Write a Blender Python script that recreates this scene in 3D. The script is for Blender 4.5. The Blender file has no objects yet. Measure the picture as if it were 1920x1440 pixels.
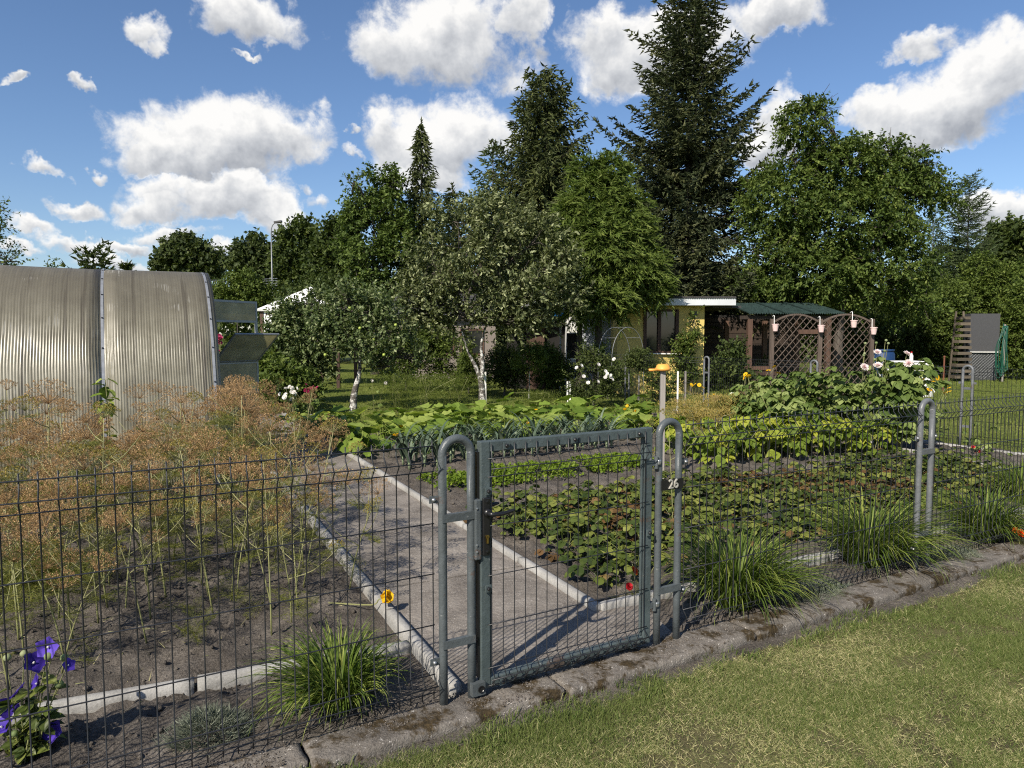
import bpy, math, random
import numpy as np
from mathutils import Vector, Matrix, Euler

# ------------------------------------------------------------------ camera, world, sun, exposure
SC = bpy.context.scene
COL = SC.collection
F_PX, PITCH, EYE = 1331.0, math.radians(3.9), 1.6
cam_d = bpy.data.cameras.new('camera')
cam_d.sensor_width = 36.0
cam_d.sensor_fit = 'HORIZONTAL'
cam_d.lens = 36.0 * F_PX / 1920.0
cam_d.clip_start = 0.05
cam_d.clip_end = 3000
cam = bpy.data.objects.new('camera', cam_d)
COL.objects.link(cam)
cam.location = (0, 0, EYE)
cam.rotation_euler = (math.radians(90) - PITCH, 0, 0)
SC.camera = cam
SC.view_settings.view_transform = 'Standard'
SC.view_settings.look = 'None'
SC.view_settings.gamma = 1.0
SC.view_settings.use_curve_mapping = False
SC.view_settings.exposure = 0.46
SC.cycles.max_bounces = 6
SC.cycles.diffuse_bounces = 3
SC.cycles.glossy_bounces = 2
SC.cycles.transmission_bounces = 4
SC.cycles.transparent_max_bounces = 6
SC.cycles.caustics_reflective = False
SC.cycles.caustics_refractive = False
SC.cycles.use_denoising = False
SC.cycles.pixel_filter_type = 'BLACKMAN_HARRIS'
SC.cycles.filter_width = 1.15
SC.cycles.sample_clamp_indirect = 3.0

CP, SP = math.cos(PITCH), math.sin(PITCH)

def ray(px, py):
    a, b = (px - 960.0) / F_PX, (720.0 - py) / F_PX
    return Vector((a, CP + b * SP, -SP + b * CP))

def G(px, py, z=0.0):
    "the ground point seen at a photograph pixel"
    d = ray(px, py)
    t = (z - EYE) / d.z
    return Vector((d.x * t, d.y * t, z))

def D(px, py, Y):
    "the point at distance Y along the view axis seen at a photograph pixel"
    d = ray(px, py)
    t = Y / d.y
    return Vector((d.x * t, Y, EYE + d.z * t))

SUN_EL = math.radians(39)
SUN_AZ = math.atan2(-0.52, -0.85)        # direction towards the sun, measured as atan2(x, y)
sd = Vector((math.sin(SUN_AZ) * math.cos(SUN_EL), math.cos(SUN_AZ) * math.cos(SUN_EL), math.sin(SUN_EL)))
sun_d = bpy.data.lights.new('sun', 'SUN')
sun_d.energy = 4.9
sun_d.angle = math.radians(0.5)
sun_d.color = (1.0, 0.92, 0.79)
sun = bpy.data.objects.new('sun', sun_d)
COL.objects.link(sun)
sun.rotation_euler = (-sd).to_track_quat('-Z', 'Y').to_euler()
sun.location = (-6, -10, 12)

class NT:
    "small helper to write node graphs"
    def __init__(s, tree):
        s.t = tree
        s.n = tree.nodes
        s.l = tree.links
    def new(s, kind, **kw):
        n = s.n.new(kind)
        for k, v in kw.items():
            setattr(n, k, v)
        return n
    def put(s, sock, v):
        if isinstance(v, bpy.types.NodeSocket):
            s.l.new(v, sock)
        elif v is not None:
            if isinstance(v, (tuple, list)) and len(v) == 3 and sock.type == 'RGBA':
                v = (*v, 1)
            sock.default_value = v
    def m(s, op, a, b=None, c=None, clamp=False):
        n = s.new('ShaderNodeMath', operation=op, use_clamp=clamp)
        s.put(n.inputs[0], a)
        s.put(n.inputs[1], b)
        s.put(n.inputs[2], c)
        return n.outputs[0]
    def vm(s, op, a, b=None):
        n = s.new('ShaderNodeVectorMath', operation=op)
        s.put(n.inputs[0], a)
        s.put(n.inputs[1], b)
        return n.outputs[0]
    def noise(s, vec, scale, detail=4, rough=0.55, dist=0.0, out=0):
        n = s.new('ShaderNodeTexNoise')
        s.put(n.inputs['Vector'], vec)
        n.inputs['Scale'].default_value = scale
        n.inputs['Detail'].default_value = detail
        n.inputs['Roughness'].default_value = rough
        n.inputs['Distortion'].default_value = dist
        return n.outputs[out]
    def ramp(s, v, stops):
        n = s.new('ShaderNodeValToRGB')
        e = n.color_ramp.elements
        while len(e) < len(stops):
            e.new(0.5)
        for el, (p, c) in zip(e, stops):
            el.position = p
            el.color = (*c, 1) if isinstance(c, (tuple, list)) else (c, c, c, 1)
        s.put(n.inputs[0], v)
        return n.outputs[0]
    def mix(s, f, a, b, mode='MIX'):
        n = s.new('ShaderNodeMix', data_type='RGBA', blend_type=mode)
        s.put(n.inputs[0], f)
        s.put(n.inputs[6], a)
        s.put(n.inputs[7], b)
        return n.outputs[2]
    def smooth(s, v, lo, hi):
        n = s.new('ShaderNodeMapRange', interpolation_type='SMOOTHSTEP')
        s.put(n.inputs[0], v)
        n.inputs[1].default_value = lo
        n.inputs[2].default_value = hi
        return n.outputs[0]
    def bump(s, h, strength=0.5, dist=0.01):
        n = s.new('ShaderNodeBump')
        n.inputs['Strength'].default_value = strength
        n.inputs['Distance'].default_value = dist
        s.put(n.inputs['Height'], h)
        return n.outputs[0]

def build_world():
    w = bpy.data.worlds.new('World')
    SC.world = w
    w.use_nodes = True
    T = NT(w.node_tree)
    T.n.clear()
    out = T.new('ShaderNodeOutputWorld')
    sky = T.new('ShaderNodeTexSky', sky_type='NISHITA', sun_disc=False)
    sky.sun_elevation = SUN_EL
    sky.sun_rotation = SUN_AZ
    sky.air_density = 1.0
    sky.dust_density = 0.35
    sky.ozone_density = 3.0
    bg = T.new('ShaderNodeBackground')
    hs = T.new('ShaderNodeHueSaturation')
    hs.inputs['Saturation'].default_value = 1.06
    T.put(hs.inputs['Color'], sky.outputs[0])
    T.put(bg.inputs['Color'], T.mix(1.0, hs.outputs[0], (0.97, 0.98, 1.05), 'MULTIPLY'))
    bg.inputs['Strength'].default_value = 0.090
    # clouds, each an uneven ellipse at an azimuth and elevation of its own
    tc = T.new('ShaderNodeTexCoord')
    dirv = tc.outputs['Generated']
    sep = T.new('ShaderNodeSeparateXYZ')
    warp = T.noise(dirv, 7.0, 3, 0.5, out=1)
    wv = T.vm('SCALE', T.vm('SUBTRACT', warp, (0.5, 0.5, 0.5)))
    wv.node.inputs['Scale'].default_value = 0.10
    warp2 = T.noise(dirv, 26.0, 4, 0.6, out=1)
    wv2 = T.vm('SCALE', T.vm('SUBTRACT', warp2, (0.5, 0.5, 0.5)))
    wv2.node.inputs['Scale'].default_value = 0.055
    T.put(sep.inputs[0], T.vm('ADD', T.vm('ADD', dirv, wv), wv2))
    u = T.m('ARCTAN2', sep.outputs[0], sep.outputs[1])
    v = T.m('ARCSINE', sep.outputs[2])
    clouds = [(420, 252, 185, 82), (330, 272, 110, 48), (530, 268, 100, 52), (400, 362, 150, 48), (300, 385, 95, 34), (150, 391, 75, 24), (830, 70, 170, 120),
              (740, 70, 90, 90), (830, 265, 140, 84), (730, 262, 70, 40), (480, 25, 105, 58), (520, 78, 30, 22),
              (470, 104, 38, 10), (275, 30, 52, 42), (292, 66, 26, 30), (10, 157, 28, 14), (180, 157, 22, 13), (60, 318, 46, 22), (172, 293, 28, 16), (330, 436, 95, 20),
              (75, 438, 58, 22), (150, 462, 110, 20), (520, 400, 75, 42), (600, 366, 40, 22), (540, 428, 90, 20), (220, 485, 120, 14), (120, 385, 60, 18), (560, 345, 34, 14), (40, 475, 70, 14), (250, 455, 70, 16), (380, 470, 90, 16), (660, 300, 30, 12),
              (1230, 85, 160, 95), (1160, 70, 90, 70), (1430, 40, 95, 45), (1735, 90, 72, 32), (1760, 215, 185, 78), (1850, 165, 120, 90),
              (1650, 195, 75, 42), (1880, 395, 95, 42), (1470, 215, 40, 70), (1450, 270, 60, 40), (1000, 60, 40, 60), (650, 262, 14, 10), (790, 330, 90, 30)]
    num = den = None
    field = None
    def angles(px, py):
        d = ray(px, py).normalized()
        return math.atan2(d.x, d.y), math.asin(d.z)
    ell = []
    for (px, py, rx, ry) in clouds:
        (u0, v0), (u1, _), (u2, _), (_, v1), (_, v2) = angles(px, py), angles(px - rx, py), angles(px + rx, py), angles(px, py - ry), angles(px, py + ry)
        ell.append((u0, v0, (u2 - u1) / 2, (v1 - v2) / 2))
    rnd = random.Random(5)
    for k in range(12):
        a = math.radians(60 + 240 * (k + rnd.uniform(0.1, 0.9)) / 12)
        a = a - 2 * math.pi if a > math.pi else a
        ell.append((a, math.radians(rnd.uniform(8, 40)), rnd.uniform(0.08, 0.2), rnd.uniform(0.03, 0.07)))
    for (u0, v0, ru, rv) in ell:
        du = T.m('MULTIPLY', T.m('SUBTRACT', u, u0), 1 / ru)
        dv = T.m('MULTIPLY', T.m('SUBTRACT', v, v0), 1 / rv)
        e = T.m('SUBTRACT', 1.0, T.m('MULTIPLY_ADD', du, du, T.m('MULTIPLY', dv, dv)))
        if rv < 0.022:
            e = T.m('SUBTRACT', e, 0.42 if rv < 0.015 else 0.2)
        wgt = T.m('MAXIMUM', e, 0.0)
        num = T.m('MULTIPLY', wgt, dv) if num is None else T.m('MULTIPLY_ADD', wgt, dv, num)
        den = wgt if den is None else T.m('ADD', den, wgt)
        field = e if field is None else T.m('MAXIMUM', field, e)
    field = T.m('MAXIMUM', field, -1.5)
    n1 = T.noise(dirv, 9.0, 8, 0.60, 0.1)
    off = T.vm('ADD', dirv, (-0.012, 0.0, 0.016))
    n2 = T.noise(off, 9.0, 5, 0.60, 0.1)
    wisp = T.noise(dirv, 30.0, 6, 0.65, 0.4)
    f2 = T.m('MULTIPLY_ADD', T.m('SUBTRACT', n1, 0.5), 2.9, T.m('MULTIPLY', field, 1.15))
    f2 = T.m('MULTIPLY_ADD', T.m('SUBTRACT', wisp, 0.5), 1.8, f2)
    alpha = T.smooth(f2, -0.36, 0.66)
    rel = T.m('DIVIDE', num, T.m('ADD', den, 0.12))
    lit = T.m('MULTIPLY_ADD', T.m('SUBTRACT', n1, n2), 1.5, 0.74)
    lit = T.m('MULTIPLY_ADD', rel, 0.50, lit)
    lit = T.m('MULTIPLY_ADD', T.smooth(f2, 0.1, 1.1), -0.10, lit)
    colr = T.ramp(lit, [(0.22, (0.27, 0.285, 0.315)), (0.55, (0.49, 0.50, 0.515)), (0.85, (0.74, 0.73, 0.71))])
    cb = T.new('ShaderNodeBackground')
    T.put(cb.inputs['Color'], colr)
    cb.inputs['Strength'].default_value = 1.0
    mx = T.new('ShaderNodeMixShader')
    T.put(mx.inputs[0], T.m('MULTIPLY', alpha, 0.97))
    T.l.new(bg.outputs[0], mx.inputs[1])
    T.l.new(cb.outputs[0], mx.inputs[2])
    T.l.new(mx.outputs[0], out.inputs[0])
    w.cycles.sampling_method = 'MANUAL'
    w.cycles.sample_map_resolution = 512
build_world()

# ------------------------------------------------------------------ helpers
RNG = np.random.default_rng(26)
random.seed(26)
UP = np.array([0., 0., 1.])

def tag(o, label=None, cat=None, group=None, kind=None):
    if label: o['label'] = label
    if cat: o['category'] = cat
    if group: o['group'] = group
    if kind: o['kind'] = kind
    return o

def thing(name, label, cat, loc=(0, 0, 0), rotz=0.0, group=None):
    o = bpy.data.objects.new(name, None)
    o.empty_display_size = 0.05
    COL.objects.link(o)
    o.location = loc
    o.rotation_euler = (0, 0, rotz)
    return tag(o, label, cat, group)

def mesh(name, V, F, mats, var=None, smooth=False, midx=None):
    "V (n,3); F = one (m,k) array or a list of them"
    me = bpy.data.meshes.new(name)
    V = np.asarray(V, dtype=np.float32).reshape(-1, 3)
    if isinstance(F, np.ndarray):
        F = [F]
    F = [np.asarray(f, dtype=np.int32) for f in F if len(f)]
    me.vertices.add(len(V))
    me.vertices.foreach_set('co', V.ravel())
    li = np.concatenate([f.ravel() for f in F])
    cnt = np.concatenate([np.full(len(f), f.shape[1], dtype=np.int32) for f in F])
    st = np.concatenate([[0], np.cumsum(cnt)[:-1]]).astype(np.int32)
    me.loops.add(len(li))
    me.loops.foreach_set('vertex_index', li)
    me.polygons.add(len(cnt))
    me.polygons.foreach_set('loop_start', st)
    if not isinstance(mats, (list, tuple)):
        mats = [mats]
    for mt in mats:
        me.materials.append(mt)
    if midx is not None:
        me.polygons.foreach_set('material_index', np.asarray(midx, dtype=np.int32))
    me.update(calc_edges=True)
    me.polygons.foreach_set('use_smooth', np.full(len(cnt), smooth))
    if var is not None:
        a = me.attributes.new('var', 'FLOAT', 'POINT')
        a.data.foreach_set('value', np.asarray(var, dtype=np.float32))
    return me

def inst(name, me, parent=None, loc=(0, 0, 0), rot=(0, 0, 0), scale=(1, 1, 1), kind=None):
    o = bpy.data.objects.new(name, me)
    COL.objects.link(o)
    if parent is not None:
        o.parent = parent
    o.location = loc
    o.rotation_euler = rot
    o.scale = (scale,) * 3 if isinstance(scale, (int, float)) else scale
    if kind: o['kind'] = kind
    return o

class MB:
    "collects pieces into one mesh"
    def __init__(s):
        s.V, s.F, s.var, s.M, s.n = [], {}, [], {}, 0
    def add(s, V, F, var=0.5, mi=0):
        V = np.asarray(V, dtype=float).reshape(-1, 3)
        for f in (F if isinstance(F, list) and len(F) and isinstance(F[0], np.ndarray) else [np.asarray(F)]):
            s.F.setdefault(f.shape[1], []).append(f + s.n)
            s.M.setdefault(f.shape[1], []).append(np.full(len(f), mi))
        s.V.append(V)
        s.var.append(np.broadcast_to(np.asarray(var, dtype=float), (len(V),)))
        s.n += len(V)
        return s
    def box(s, c, size, R=None, var=0.5, mi=0, taper=1.0):
        x, y, z = [k / 2 for k in size]
        V = np.array([[-x, -y, -z], [x, -y, -z], [x, y, -z], [-x, y, -z], [-x * taper, -y * taper, z], [x * taper, -y * taper, z], [x * taper, y * taper, z], [-x * taper, y * taper, z]])
        if R is not None:
            V = V @ np.asarray(R).T
        return s.add(V + np.asarray(c), np.array([[3, 2, 1, 0], [4, 5, 6, 7], [0, 1, 5, 4], [1, 2, 6, 5], [2, 3, 7, 6], [3, 0, 4, 7]]), var, mi)
    def tube(s, pts, r, sides=8, var=0.5, mi=0, closed=False):
        return s.add(*tube(pts, r, sides), var, mi)
    def beam(s, a, b, w, h, up=(0, 0, 1), var=0.5, mi=0):
        a, b = np.asarray(a, float), np.asarray(b, float)
        y = b - a
        L = np.linalg.norm(y)
        y /= L
        x = np.cross(y, up)
        x /= np.linalg.norm(x)
        z = np.cross(x, y)
        return s.box((a + b) / 2, (w, L, h), np.stack([x, y, z], 1), var, mi)
    def lathe(s, prof, c=(0, 0, 0), sides=16, var=0.5, mi=0, R=None):
        a = np.linspace(0, 2 * np.pi, sides, endpoint=False)
        V = np.array([[r * math.cos(t), r * math.sin(t), z] for (r, z) in prof for t in a])
        if R is not None:
            V = V @ np.asarray(R).T
        k = len(prof)
        F = [[i * sides + j, i * sides + (j + 1) % sides, (i + 1) * sides + (j + 1) % sides, (i + 1) * sides + j] for i in range(k - 1) for j in range(sides)]
        return s.add(V + np.asarray(c), np.array(F), var, mi)
    def mesh(s, name, mats, smooth=False):
        ks = sorted(s.F)
        Fs = [np.concatenate(s.F[k]) for k in ks]
        mi = np.concatenate([np.concatenate(s.M[k]) for k in ks])
        return mesh(name, np.concatenate(s.V), Fs, mats, np.concatenate(s.var), smooth, mi)
    def obj(s, name, mats, parent=None, loc=(0, 0, 0), rot=(0, 0, 0), smooth=False, kind=None):
        return inst(name, s.mesh(name, mats, smooth), parent, loc, rot, kind=kind)

def tube(pts, r, sides=8):
    P = np.asarray([tuple(p) for p in pts], dtype=float)
    n = len(P)
    r = np.broadcast_to(np.asarray(r, dtype=float), (n,))
    T = np.gradient(P, axis=0)
    T /= np.linalg.norm(T, axis=1, keepdims=True) + 1e-12
    ref = np.array([1., 0, 0]) if abs(T[0][0]) < 0.8 else np.array([0, 1., 0])
    N = np.zeros_like(P)
    x = ref - T[0] * (ref @ T[0])
    x /= np.linalg.norm(x)
    for i in range(n):
        x = x - T[i] * (x @ T[i])
        x /= np.linalg.norm(x) + 1e-12
        N[i] = x
    B = np.cross(T, N)
    a = np.linspace(0, 2 * np.pi, sides, endpoint=False)
    V = (P[:, None, :] + r[:, None, None] * (np.cos(a)[None, :, None] * N[:, None, :] + np.sin(a)[None, :, None] * B[:, None, :])).reshape(-1, 3)
    i = np.arange(n - 1)[:, None] * sides
    j = np.arange(sides)[None, :]
    j2 = (j + 1) % sides
    F = np.stack([i + j, i + j2, i + sides + j2, i + sides + j], -1).reshape(-1, 4)
    fs = [F]
    cap = np.array([list(range(sides))[::-1], [(n - 1) * sides + k for k in range(sides)]])
    return V, (fs + [cap] if sides != 4 else [np.concatenate([F, cap])])

def curve(pts, n=12):
    "Catmull-Rom through the points"
    P = [np.asarray(tuple(p), float) for p in pts]
    P = [2 * P[0] - P[1]] + P + [2 * P[-1] - P[-2]]
    out = []
    seg = len(P) - 3
    for k in range(seg):
        p0, p1, p2, p3 = P[k:k + 4]
        m_ = max(2, n // seg)
        for t in np.linspace(0, 1, m_, endpoint=(k == seg - 1)):
            out.append(0.5 * ((2 * p1) + (-p0 + p2) * t + (2 * p0 - 5 * p1 + 4 * p2 - p3) * t * t + (-p0 + 3 * p1 - 3 * p2 + p3) * t ** 3))
    return np.array(out)

def unit(a):
    return a / (np.linalg.norm(a, axis=-1, keepdims=True) + 1e-12)

def frames(y, n):
    "rotation matrices with local Y along y and local Z near n"
    y = unit(y)
    x = unit(np.cross(y, n))
    z = np.cross(x, y)
    return np.stack([x, y, z], -1)

def scatter(Vt, Ft, pos, R, scale, var):
    Vt = np.asarray(Vt, float)
    N = len(pos)
    sc = np.asarray(scale, float)
    if sc.ndim < 2:
        loc = np.broadcast_to(sc, (N,))[:, None, None] * Vt[None]
    else:
        loc = sc[:, None, :] * Vt[None]
    V = pos[:, None, :] + np.einsum('nij,nvj->nvi', R, loc)
    k = len(Vt)
    F = (np.asarray(Ft)[None] + (np.arange(N) * k)[:, None, None]).reshape(-1, np.asarray(Ft).shape[1])
    return V.reshape(-1, 3), F, np.repeat(np.broadcast_to(var, (N,)), k)

def rdir(n, rng=None):
    v = (rng or RNG).normal(size=(n, 3))
    return unit(v)

def vnoise(p, seed=0):
    "smooth value noise in 0..1 at points p (n,3)"
    p = np.asarray(p, float)
    i = np.floor(p).astype(np.int64)
    f = p - i
    f = f * f * (3 - 2 * f)
    def h(a):
        q = (a[:, 0] * 374761393 + a[:, 1] * 668265263 + a[:, 2] * 1274126177 + seed * 974711) & 0x7fffffff
        q = ((q ^ (q >> 13)) * 1274126177) & 0x7fffffff
        return ((q ^ (q >> 16)) & 0xffff) / 65535.0
    r = 0
    for dx in (0, 1):
        for dy in (0, 1):
            for dz in (0, 1):
                w = (f[:, 0] if dx else 1 - f[:, 0]) * (f[:, 1] if dy else 1 - f[:, 1]) * (f[:, 2] if dz else 1 - f[:, 2])
                r = r + w * h(i + np.array([dx, dy, dz]))
    return r

def fbm(p, seed=0, octv=4):
    r, a, t = 0, 1.0, 0
    for k in range(octv):
        r = r + a * vnoise(p * 2 ** k, seed + k)
        t += a
        a *= 0.5
    return r / t

# leaf templates: base at the origin, along +Y, unit length
LEAF4_V = np.array([[0, 0, 0], [.28, .42, .07], [0, 1, -.05], [-.28, .42, .07]])
LEAF4_F = np.array([[0, 1, 2], [0, 2, 3]])
LEAF6_V = np.array([[0, 0, 0], [.25, .25, .06], [.27, .62, .04], [0, 1, -.10], [-.27, .62, .04], [-.25, .25, .06], [0, .45, -.02]])
LEAF6_F = np.array([[0, 1, 6], [1, 2, 6], [2, 3, 6], [3, 4, 6], [4, 5, 6], [5, 0, 6]])
SPIKE_V = np.array([[-.5, 0, 0], [.5, 0, 0], [0, 1, 0], [0, 0, .5], [0, 0, -.5]])
SPIKE_F = np.array([[0, 1, 2], [3, 4, 2]])

# ------------------------------------------------------------------ materials
def new_mat(name):
    m = bpy.data.materials.new(name)
    m.use_nodes = True
    T = NT(m.node_tree)
    b = m.node_tree.nodes['Principled BSDF']
    return m, T, b

def leafmat(name, c0, c1, c2, src='attr', trans=0.28, rough=0.55, spec=0.2):
    m, T, b = new_mat(name)
    if src == 'attr':
        a = T.new('ShaderNodeAttribute')
        a.attribute_name = 'var'
        v = a.outputs['Fac']
    else:
        oi = T.new('ShaderNodeObjectInfo')
        geo = T.new('ShaderNodeTexCoord')
        v = T.m('MULTIPLY_ADD', T.m('SUBTRACT', T.noise(geo.outputs['Object'], 22, 3), 0.5), 0.5, oi.outputs['Random'])
    col = T.ramp(v, [(0.0, c0), (0.55, c1), (1.0, c2)])
    T.put(b.inputs['Base Color'], col)
    b.inputs['Roughness'].default_value = rough
    b.inputs['Specular IOR Level'].default_value = spec
    tr = T.new('ShaderNodeBsdfTranslucent')
    T.put(tr.inputs['Color'], T.mix(1.0, col, (1.25, 1.3, 0.7), 'MULTIPLY'))
    mx = T.new('ShaderNodeMixShader')
    mx.inputs[0].default_value = trans
    T.l.new(b.outputs[0], mx.inputs[1])
    T.l.new(tr.outputs[0], mx.inputs[2])
    T.l.new(mx.outputs[0], m.node_tree.nodes['Material Output'].inputs[0])
    return m

def solid(name, col, rough=0.6, metal=0.0, spec=0.4, var=0.12, nscale=18, bump=0.0, bscale=60, coord='Object'):
    m, T, b = new_mat(name)
    tc = T.new('ShaderNodeTexCoord')
    n = T.noise(tc.outputs[coord], nscale, 5, 0.6)
    lo = tuple(c * (1 - var) for c in col)
    hi = tuple(min(1, c * (1 + var)) for c in col)
    T.put(b.inputs['Base Color'], T.ramp(n, [(0.3, lo), (0.7, hi)]))
    b.inputs['Roughness'].default_value = rough
    b.inputs['Metallic'].default_value = metal
    b.inputs['Specular IOR Level'].default_value = spec
    if bump:
        T.put(b.inputs['Normal'], T.bump(T.noise(tc.outputs[coord], bscale, 4), bump, 0.004))
    return m

def paint_mat(name, col, rough=0.42):
    "thick brushed steel paint: drips, pits and scuffs"
    m, T, b = new_mat(name)
    tc = T.new('ShaderNodeTexCoord')
    P = tc.outputs['Object']
    n = T.noise(P, 9, 5, 0.65)
    fine = T.noise(P, 160, 3, 0.6)
    c = T.ramp(n, [(0.28, tuple(x * .72 for x in col)), (0.55, col), (0.8, tuple(x * 1.35 for x in col))])
    chips = T.smooth(T.noise(P, 38, 5, 0.72), 0.64, 0.70)
    c = T.mix(T.m('MULTIPLY', chips, 0.7), c, (0.27, 0.27, 0.26))
    rust = T.smooth(T.m('MULTIPLY_ADD', T.noise(P, 24, 5, .7), 0.6, T.noise(P, 4, 3)), 0.92, 1.0)
    c = T.mix(T.m('MULTIPLY', rust, 0.5), c, (0.10, 0.045, 0.022))
    T.put(b.inputs['Base Color'], c)
    T.put(b.inputs['Roughness'], T.ramp(n, [(0.3, rough - .1), (0.7, rough + .15)]))
    h = T.m('MULTIPLY_ADD', fine, 0.5, T.noise(P, 45, 2))
    T.put(b.inputs['Normal'], T.bump(h, 0.5, 0.004))
    return m

def wood_mat(name, c0, c1, axis=2, scale=4.0, rough=0.8):
    m, T, b = new_mat(name)
    tc = T.new('ShaderNodeTexCoord')
    mp = T.new('ShaderNodeMapping')
    s = [scale * 8] * 3
    s[axis] = scale * 0.6
    mp.inputs['Scale'].default_value = s
    T.put(mp.inputs['Vector'], tc.outputs['Object'])
    n = T.noise(mp.outputs[0], 1.0, 6, 0.65, 0.4)
    oi = T.new('ShaderNodeObjectInfo')
    v = T.m('MULTIPLY_ADD', T.m('SUBTRACT', oi.outputs['Random'], 0.5), 0.35, n)
    T.put(b.inputs['Base Color'], T.ramp(v, [(0.25, c0), (0.75, c1)]))
    b.inputs['Roughness'].default_value = rough
    T.put(b.inputs['Normal'], T.bump(n, 0.4, 0.004))
    return m

def concrete_mat(name, c_lo, c_hi, speck=0.0, moss=0.0, lichen=0.0, scale=1.0, rough=0.9, bump=0.6, grain=0.0):
    m, T, b = new_mat(name)
    geo = T.new('ShaderNodeNewGeometry')
    P = geo.outputs['Position']
    n = T.noise(P, 2.6 * scale, 7, 0.62)
    g = T.noise(P, 90 * scale, 4, 0.7)
    v = T.m('MULTIPLY_ADD', T.m('SUBTRACT', g, 0.5), 0.8, n)
    c = T.ramp(v, [(0.25, c_lo), (0.7, c_hi)])
    if speck:
        vo = T.new('ShaderNodeTexVoronoi')
        vo.inputs['Scale'].default_value = 120
        T.put(vo.inputs['Vector'], P)
        wv = T.m('MULTIPLY', T.smooth(vo.outputs['Distance'], 0.36, 0.12), T.smooth(T.noise(P, 33, 2), 0.5, 0.68))
        c = T.mix(T.m('MULTIPLY', wv, speck), c, (0.62, 0.58, 0.53))
    if moss:
        mm = T.smooth(T.m('MULTIPLY_ADD', T.noise(P, 26, 5, .7), 0.5, T.noise(P, 5.5, 4, .65)), 0.75 - moss * .12, 0.86)
        c = T.mix(mm, c, T.ramp(T.noise(P, 60, 3), [(0.3, (0.022, 0.017, 0.010)), (0.75, (0.075, 0.052, 0.024))]))
    if lichen:
        ll = T.smooth(T.noise(P, 21, 5, .72), 0.66, 0.70)
        c = T.mix(T.m('MULTIPLY', ll, lichen), c, (0.58, 0.56, 0.52))
    T.put(b.inputs['Base Color'], c)
    b.inputs['Roughness'].default_value = rough
    b.inputs['Specular IOR Level'].default_value = 0.2
    h = T.m('MULTIPLY_ADD', g, 0.5, T.noise(P, 30 * scale, 5))
    if grain:
        vg = T.new('ShaderNodeTexVoronoi')
        vg.inputs['Scale'].default_value = 140
        T.put(vg.inputs['Vector'], P)
        h = T.m('MULTIPLY_ADD', vg.outputs['Distance'], -0.35 * grain, h)
    T.put(b.inputs['Normal'], T.bump(h, bump * (.6 if grain else 1), 0.01))
    return m

def soil_mat():
    m, T, b = new_mat('soil')
    geo = T.new('ShaderNodeNewGeometry')
    P = geo.outputs['Position']
    n = T.noise(P, 3.2, 6, 0.65)
    g = T.noise(P, 75, 5, 0.72)
    v = T.m('MULTIPLY_ADD', T.m('SUBTRACT', g, 0.5), 1.1, n)
    c = T.ramp(v, [(0.2, (0.042, 0.036, 0.030)), (0.55, (0.120, 0.105, 0.090)), (0.85, (0.225, 0.200, 0.172))])
    pale = T.smooth(T.noise(P, 240, 2, 0.5), 0.63, 0.72)
    c = T.mix(T.m('MULTIPLY', pale, 0.6), c, (0.36, 0.31, 0.26))
    T.put(b.inputs['Base Color'], c)
    b.inputs['Roughness'].default_value = 0.95
    b.inputs['Specular IOR Level'].default_value = 0.15
    h = T.m('MULTIPLY_ADD', g, 0.6, T.noise(P, 22, 5, .7))
    T.put(b.inputs['Normal'], T.bump(h, 1.0, 0.02))
    return m

def lawn_mat(name, stops, dry=0.0):
    m, T, b = new_mat(name)
    geo = T.new('ShaderNodeNewGeometry')
    P = geo.outputs['Position']
    v = T.m('MULTIPLY_ADD', T.m('SUBTRACT', T.noise(P, 60, 4, .7), 0.5), 0.9, T.noise(P, 1.3, 5, .6))
    T.put(b.inputs['Base Color'], T.ramp(v, stops))
    b.inputs['Roughness'].default_value = 0.9
    b.inputs['Specular IOR Level'].default_value = 0.15
    T.put(b.inputs['Normal'], T.bump(T.noise(P, 45, 5, .7), 0.9, 0.02))
    return m

M = {}
M['post'] = paint_mat('grey_post_paint', (0.080, 0.092, 0.097))
M['post2'] = paint_mat('light_grey_post_paint', (0.130, 0.137, 0.144))
M['gate'] = paint_mat('green_grey_gate_paint', (0.070, 0.090, 0.092))
M['black'] = solid('black_powder_coat', (0.012, 0.012, 0.013), 0.32, spec=0.5)
M['wire'] = solid('anthracite_wire', (0.022, 0.023, 0.026), 0.42, spec=0.5)
M['brass'] = solid('brass', (0.55, 0.38, 0.12), 0.3, 1.0)
M['zinc'] = solid('zinc', (0.42, 0.43, 0.44), 0.38, 0.8)
M['galv'] = solid('galvanised_steel', (0.30, 0.31, 0.325), 0.45, 0.4, var=.15)
M['path'] = concrete_mat('path_concrete', (0.090, 0.078, 0.067), (0.285, 0.255, 0.222), speck=1.0, bump=0.9)
M['kerb'] = concrete_mat('kerb_concrete', (0.20, 0.195, 0.182), (0.38, 0.37, 0.35), scale=1.3, bump=0.35)
M['footing'] = concrete_mat('old_footing_concrete', (0.075, 0.067, 0.058), (0.205, 0.184, 0.160), speck=1.0, moss=0.45, lichen=0.6, bump=1.0, grain=1.0)
M['soil'] = soil_mat()
M['lawn'] = lawn_mat('lawn_base', [(0.25, (0.060, 0.050, 0.030)), (0.5, (0.120, 0.108, 0.050)), (0.8, (0.15, 0.145, 0.06))])
M['lawn_back'] = lawn_mat('back_lawn_base', [(0.25, (0.060, 0.082, 0.016)), (0.55, (0.125, 0.150, 0.032)), (0.85, (0.20, 0.20, 0.055))])
M['bark'] = wood_mat('bark', (0.028, 0.022, 0.018), (0.10, 0.085, 0.07))
M['yellow'] = solid('yellow_render', (0.60, 0.465, 0.15), 0.85, bump=.3, bscale=40, nscale=3)
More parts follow.
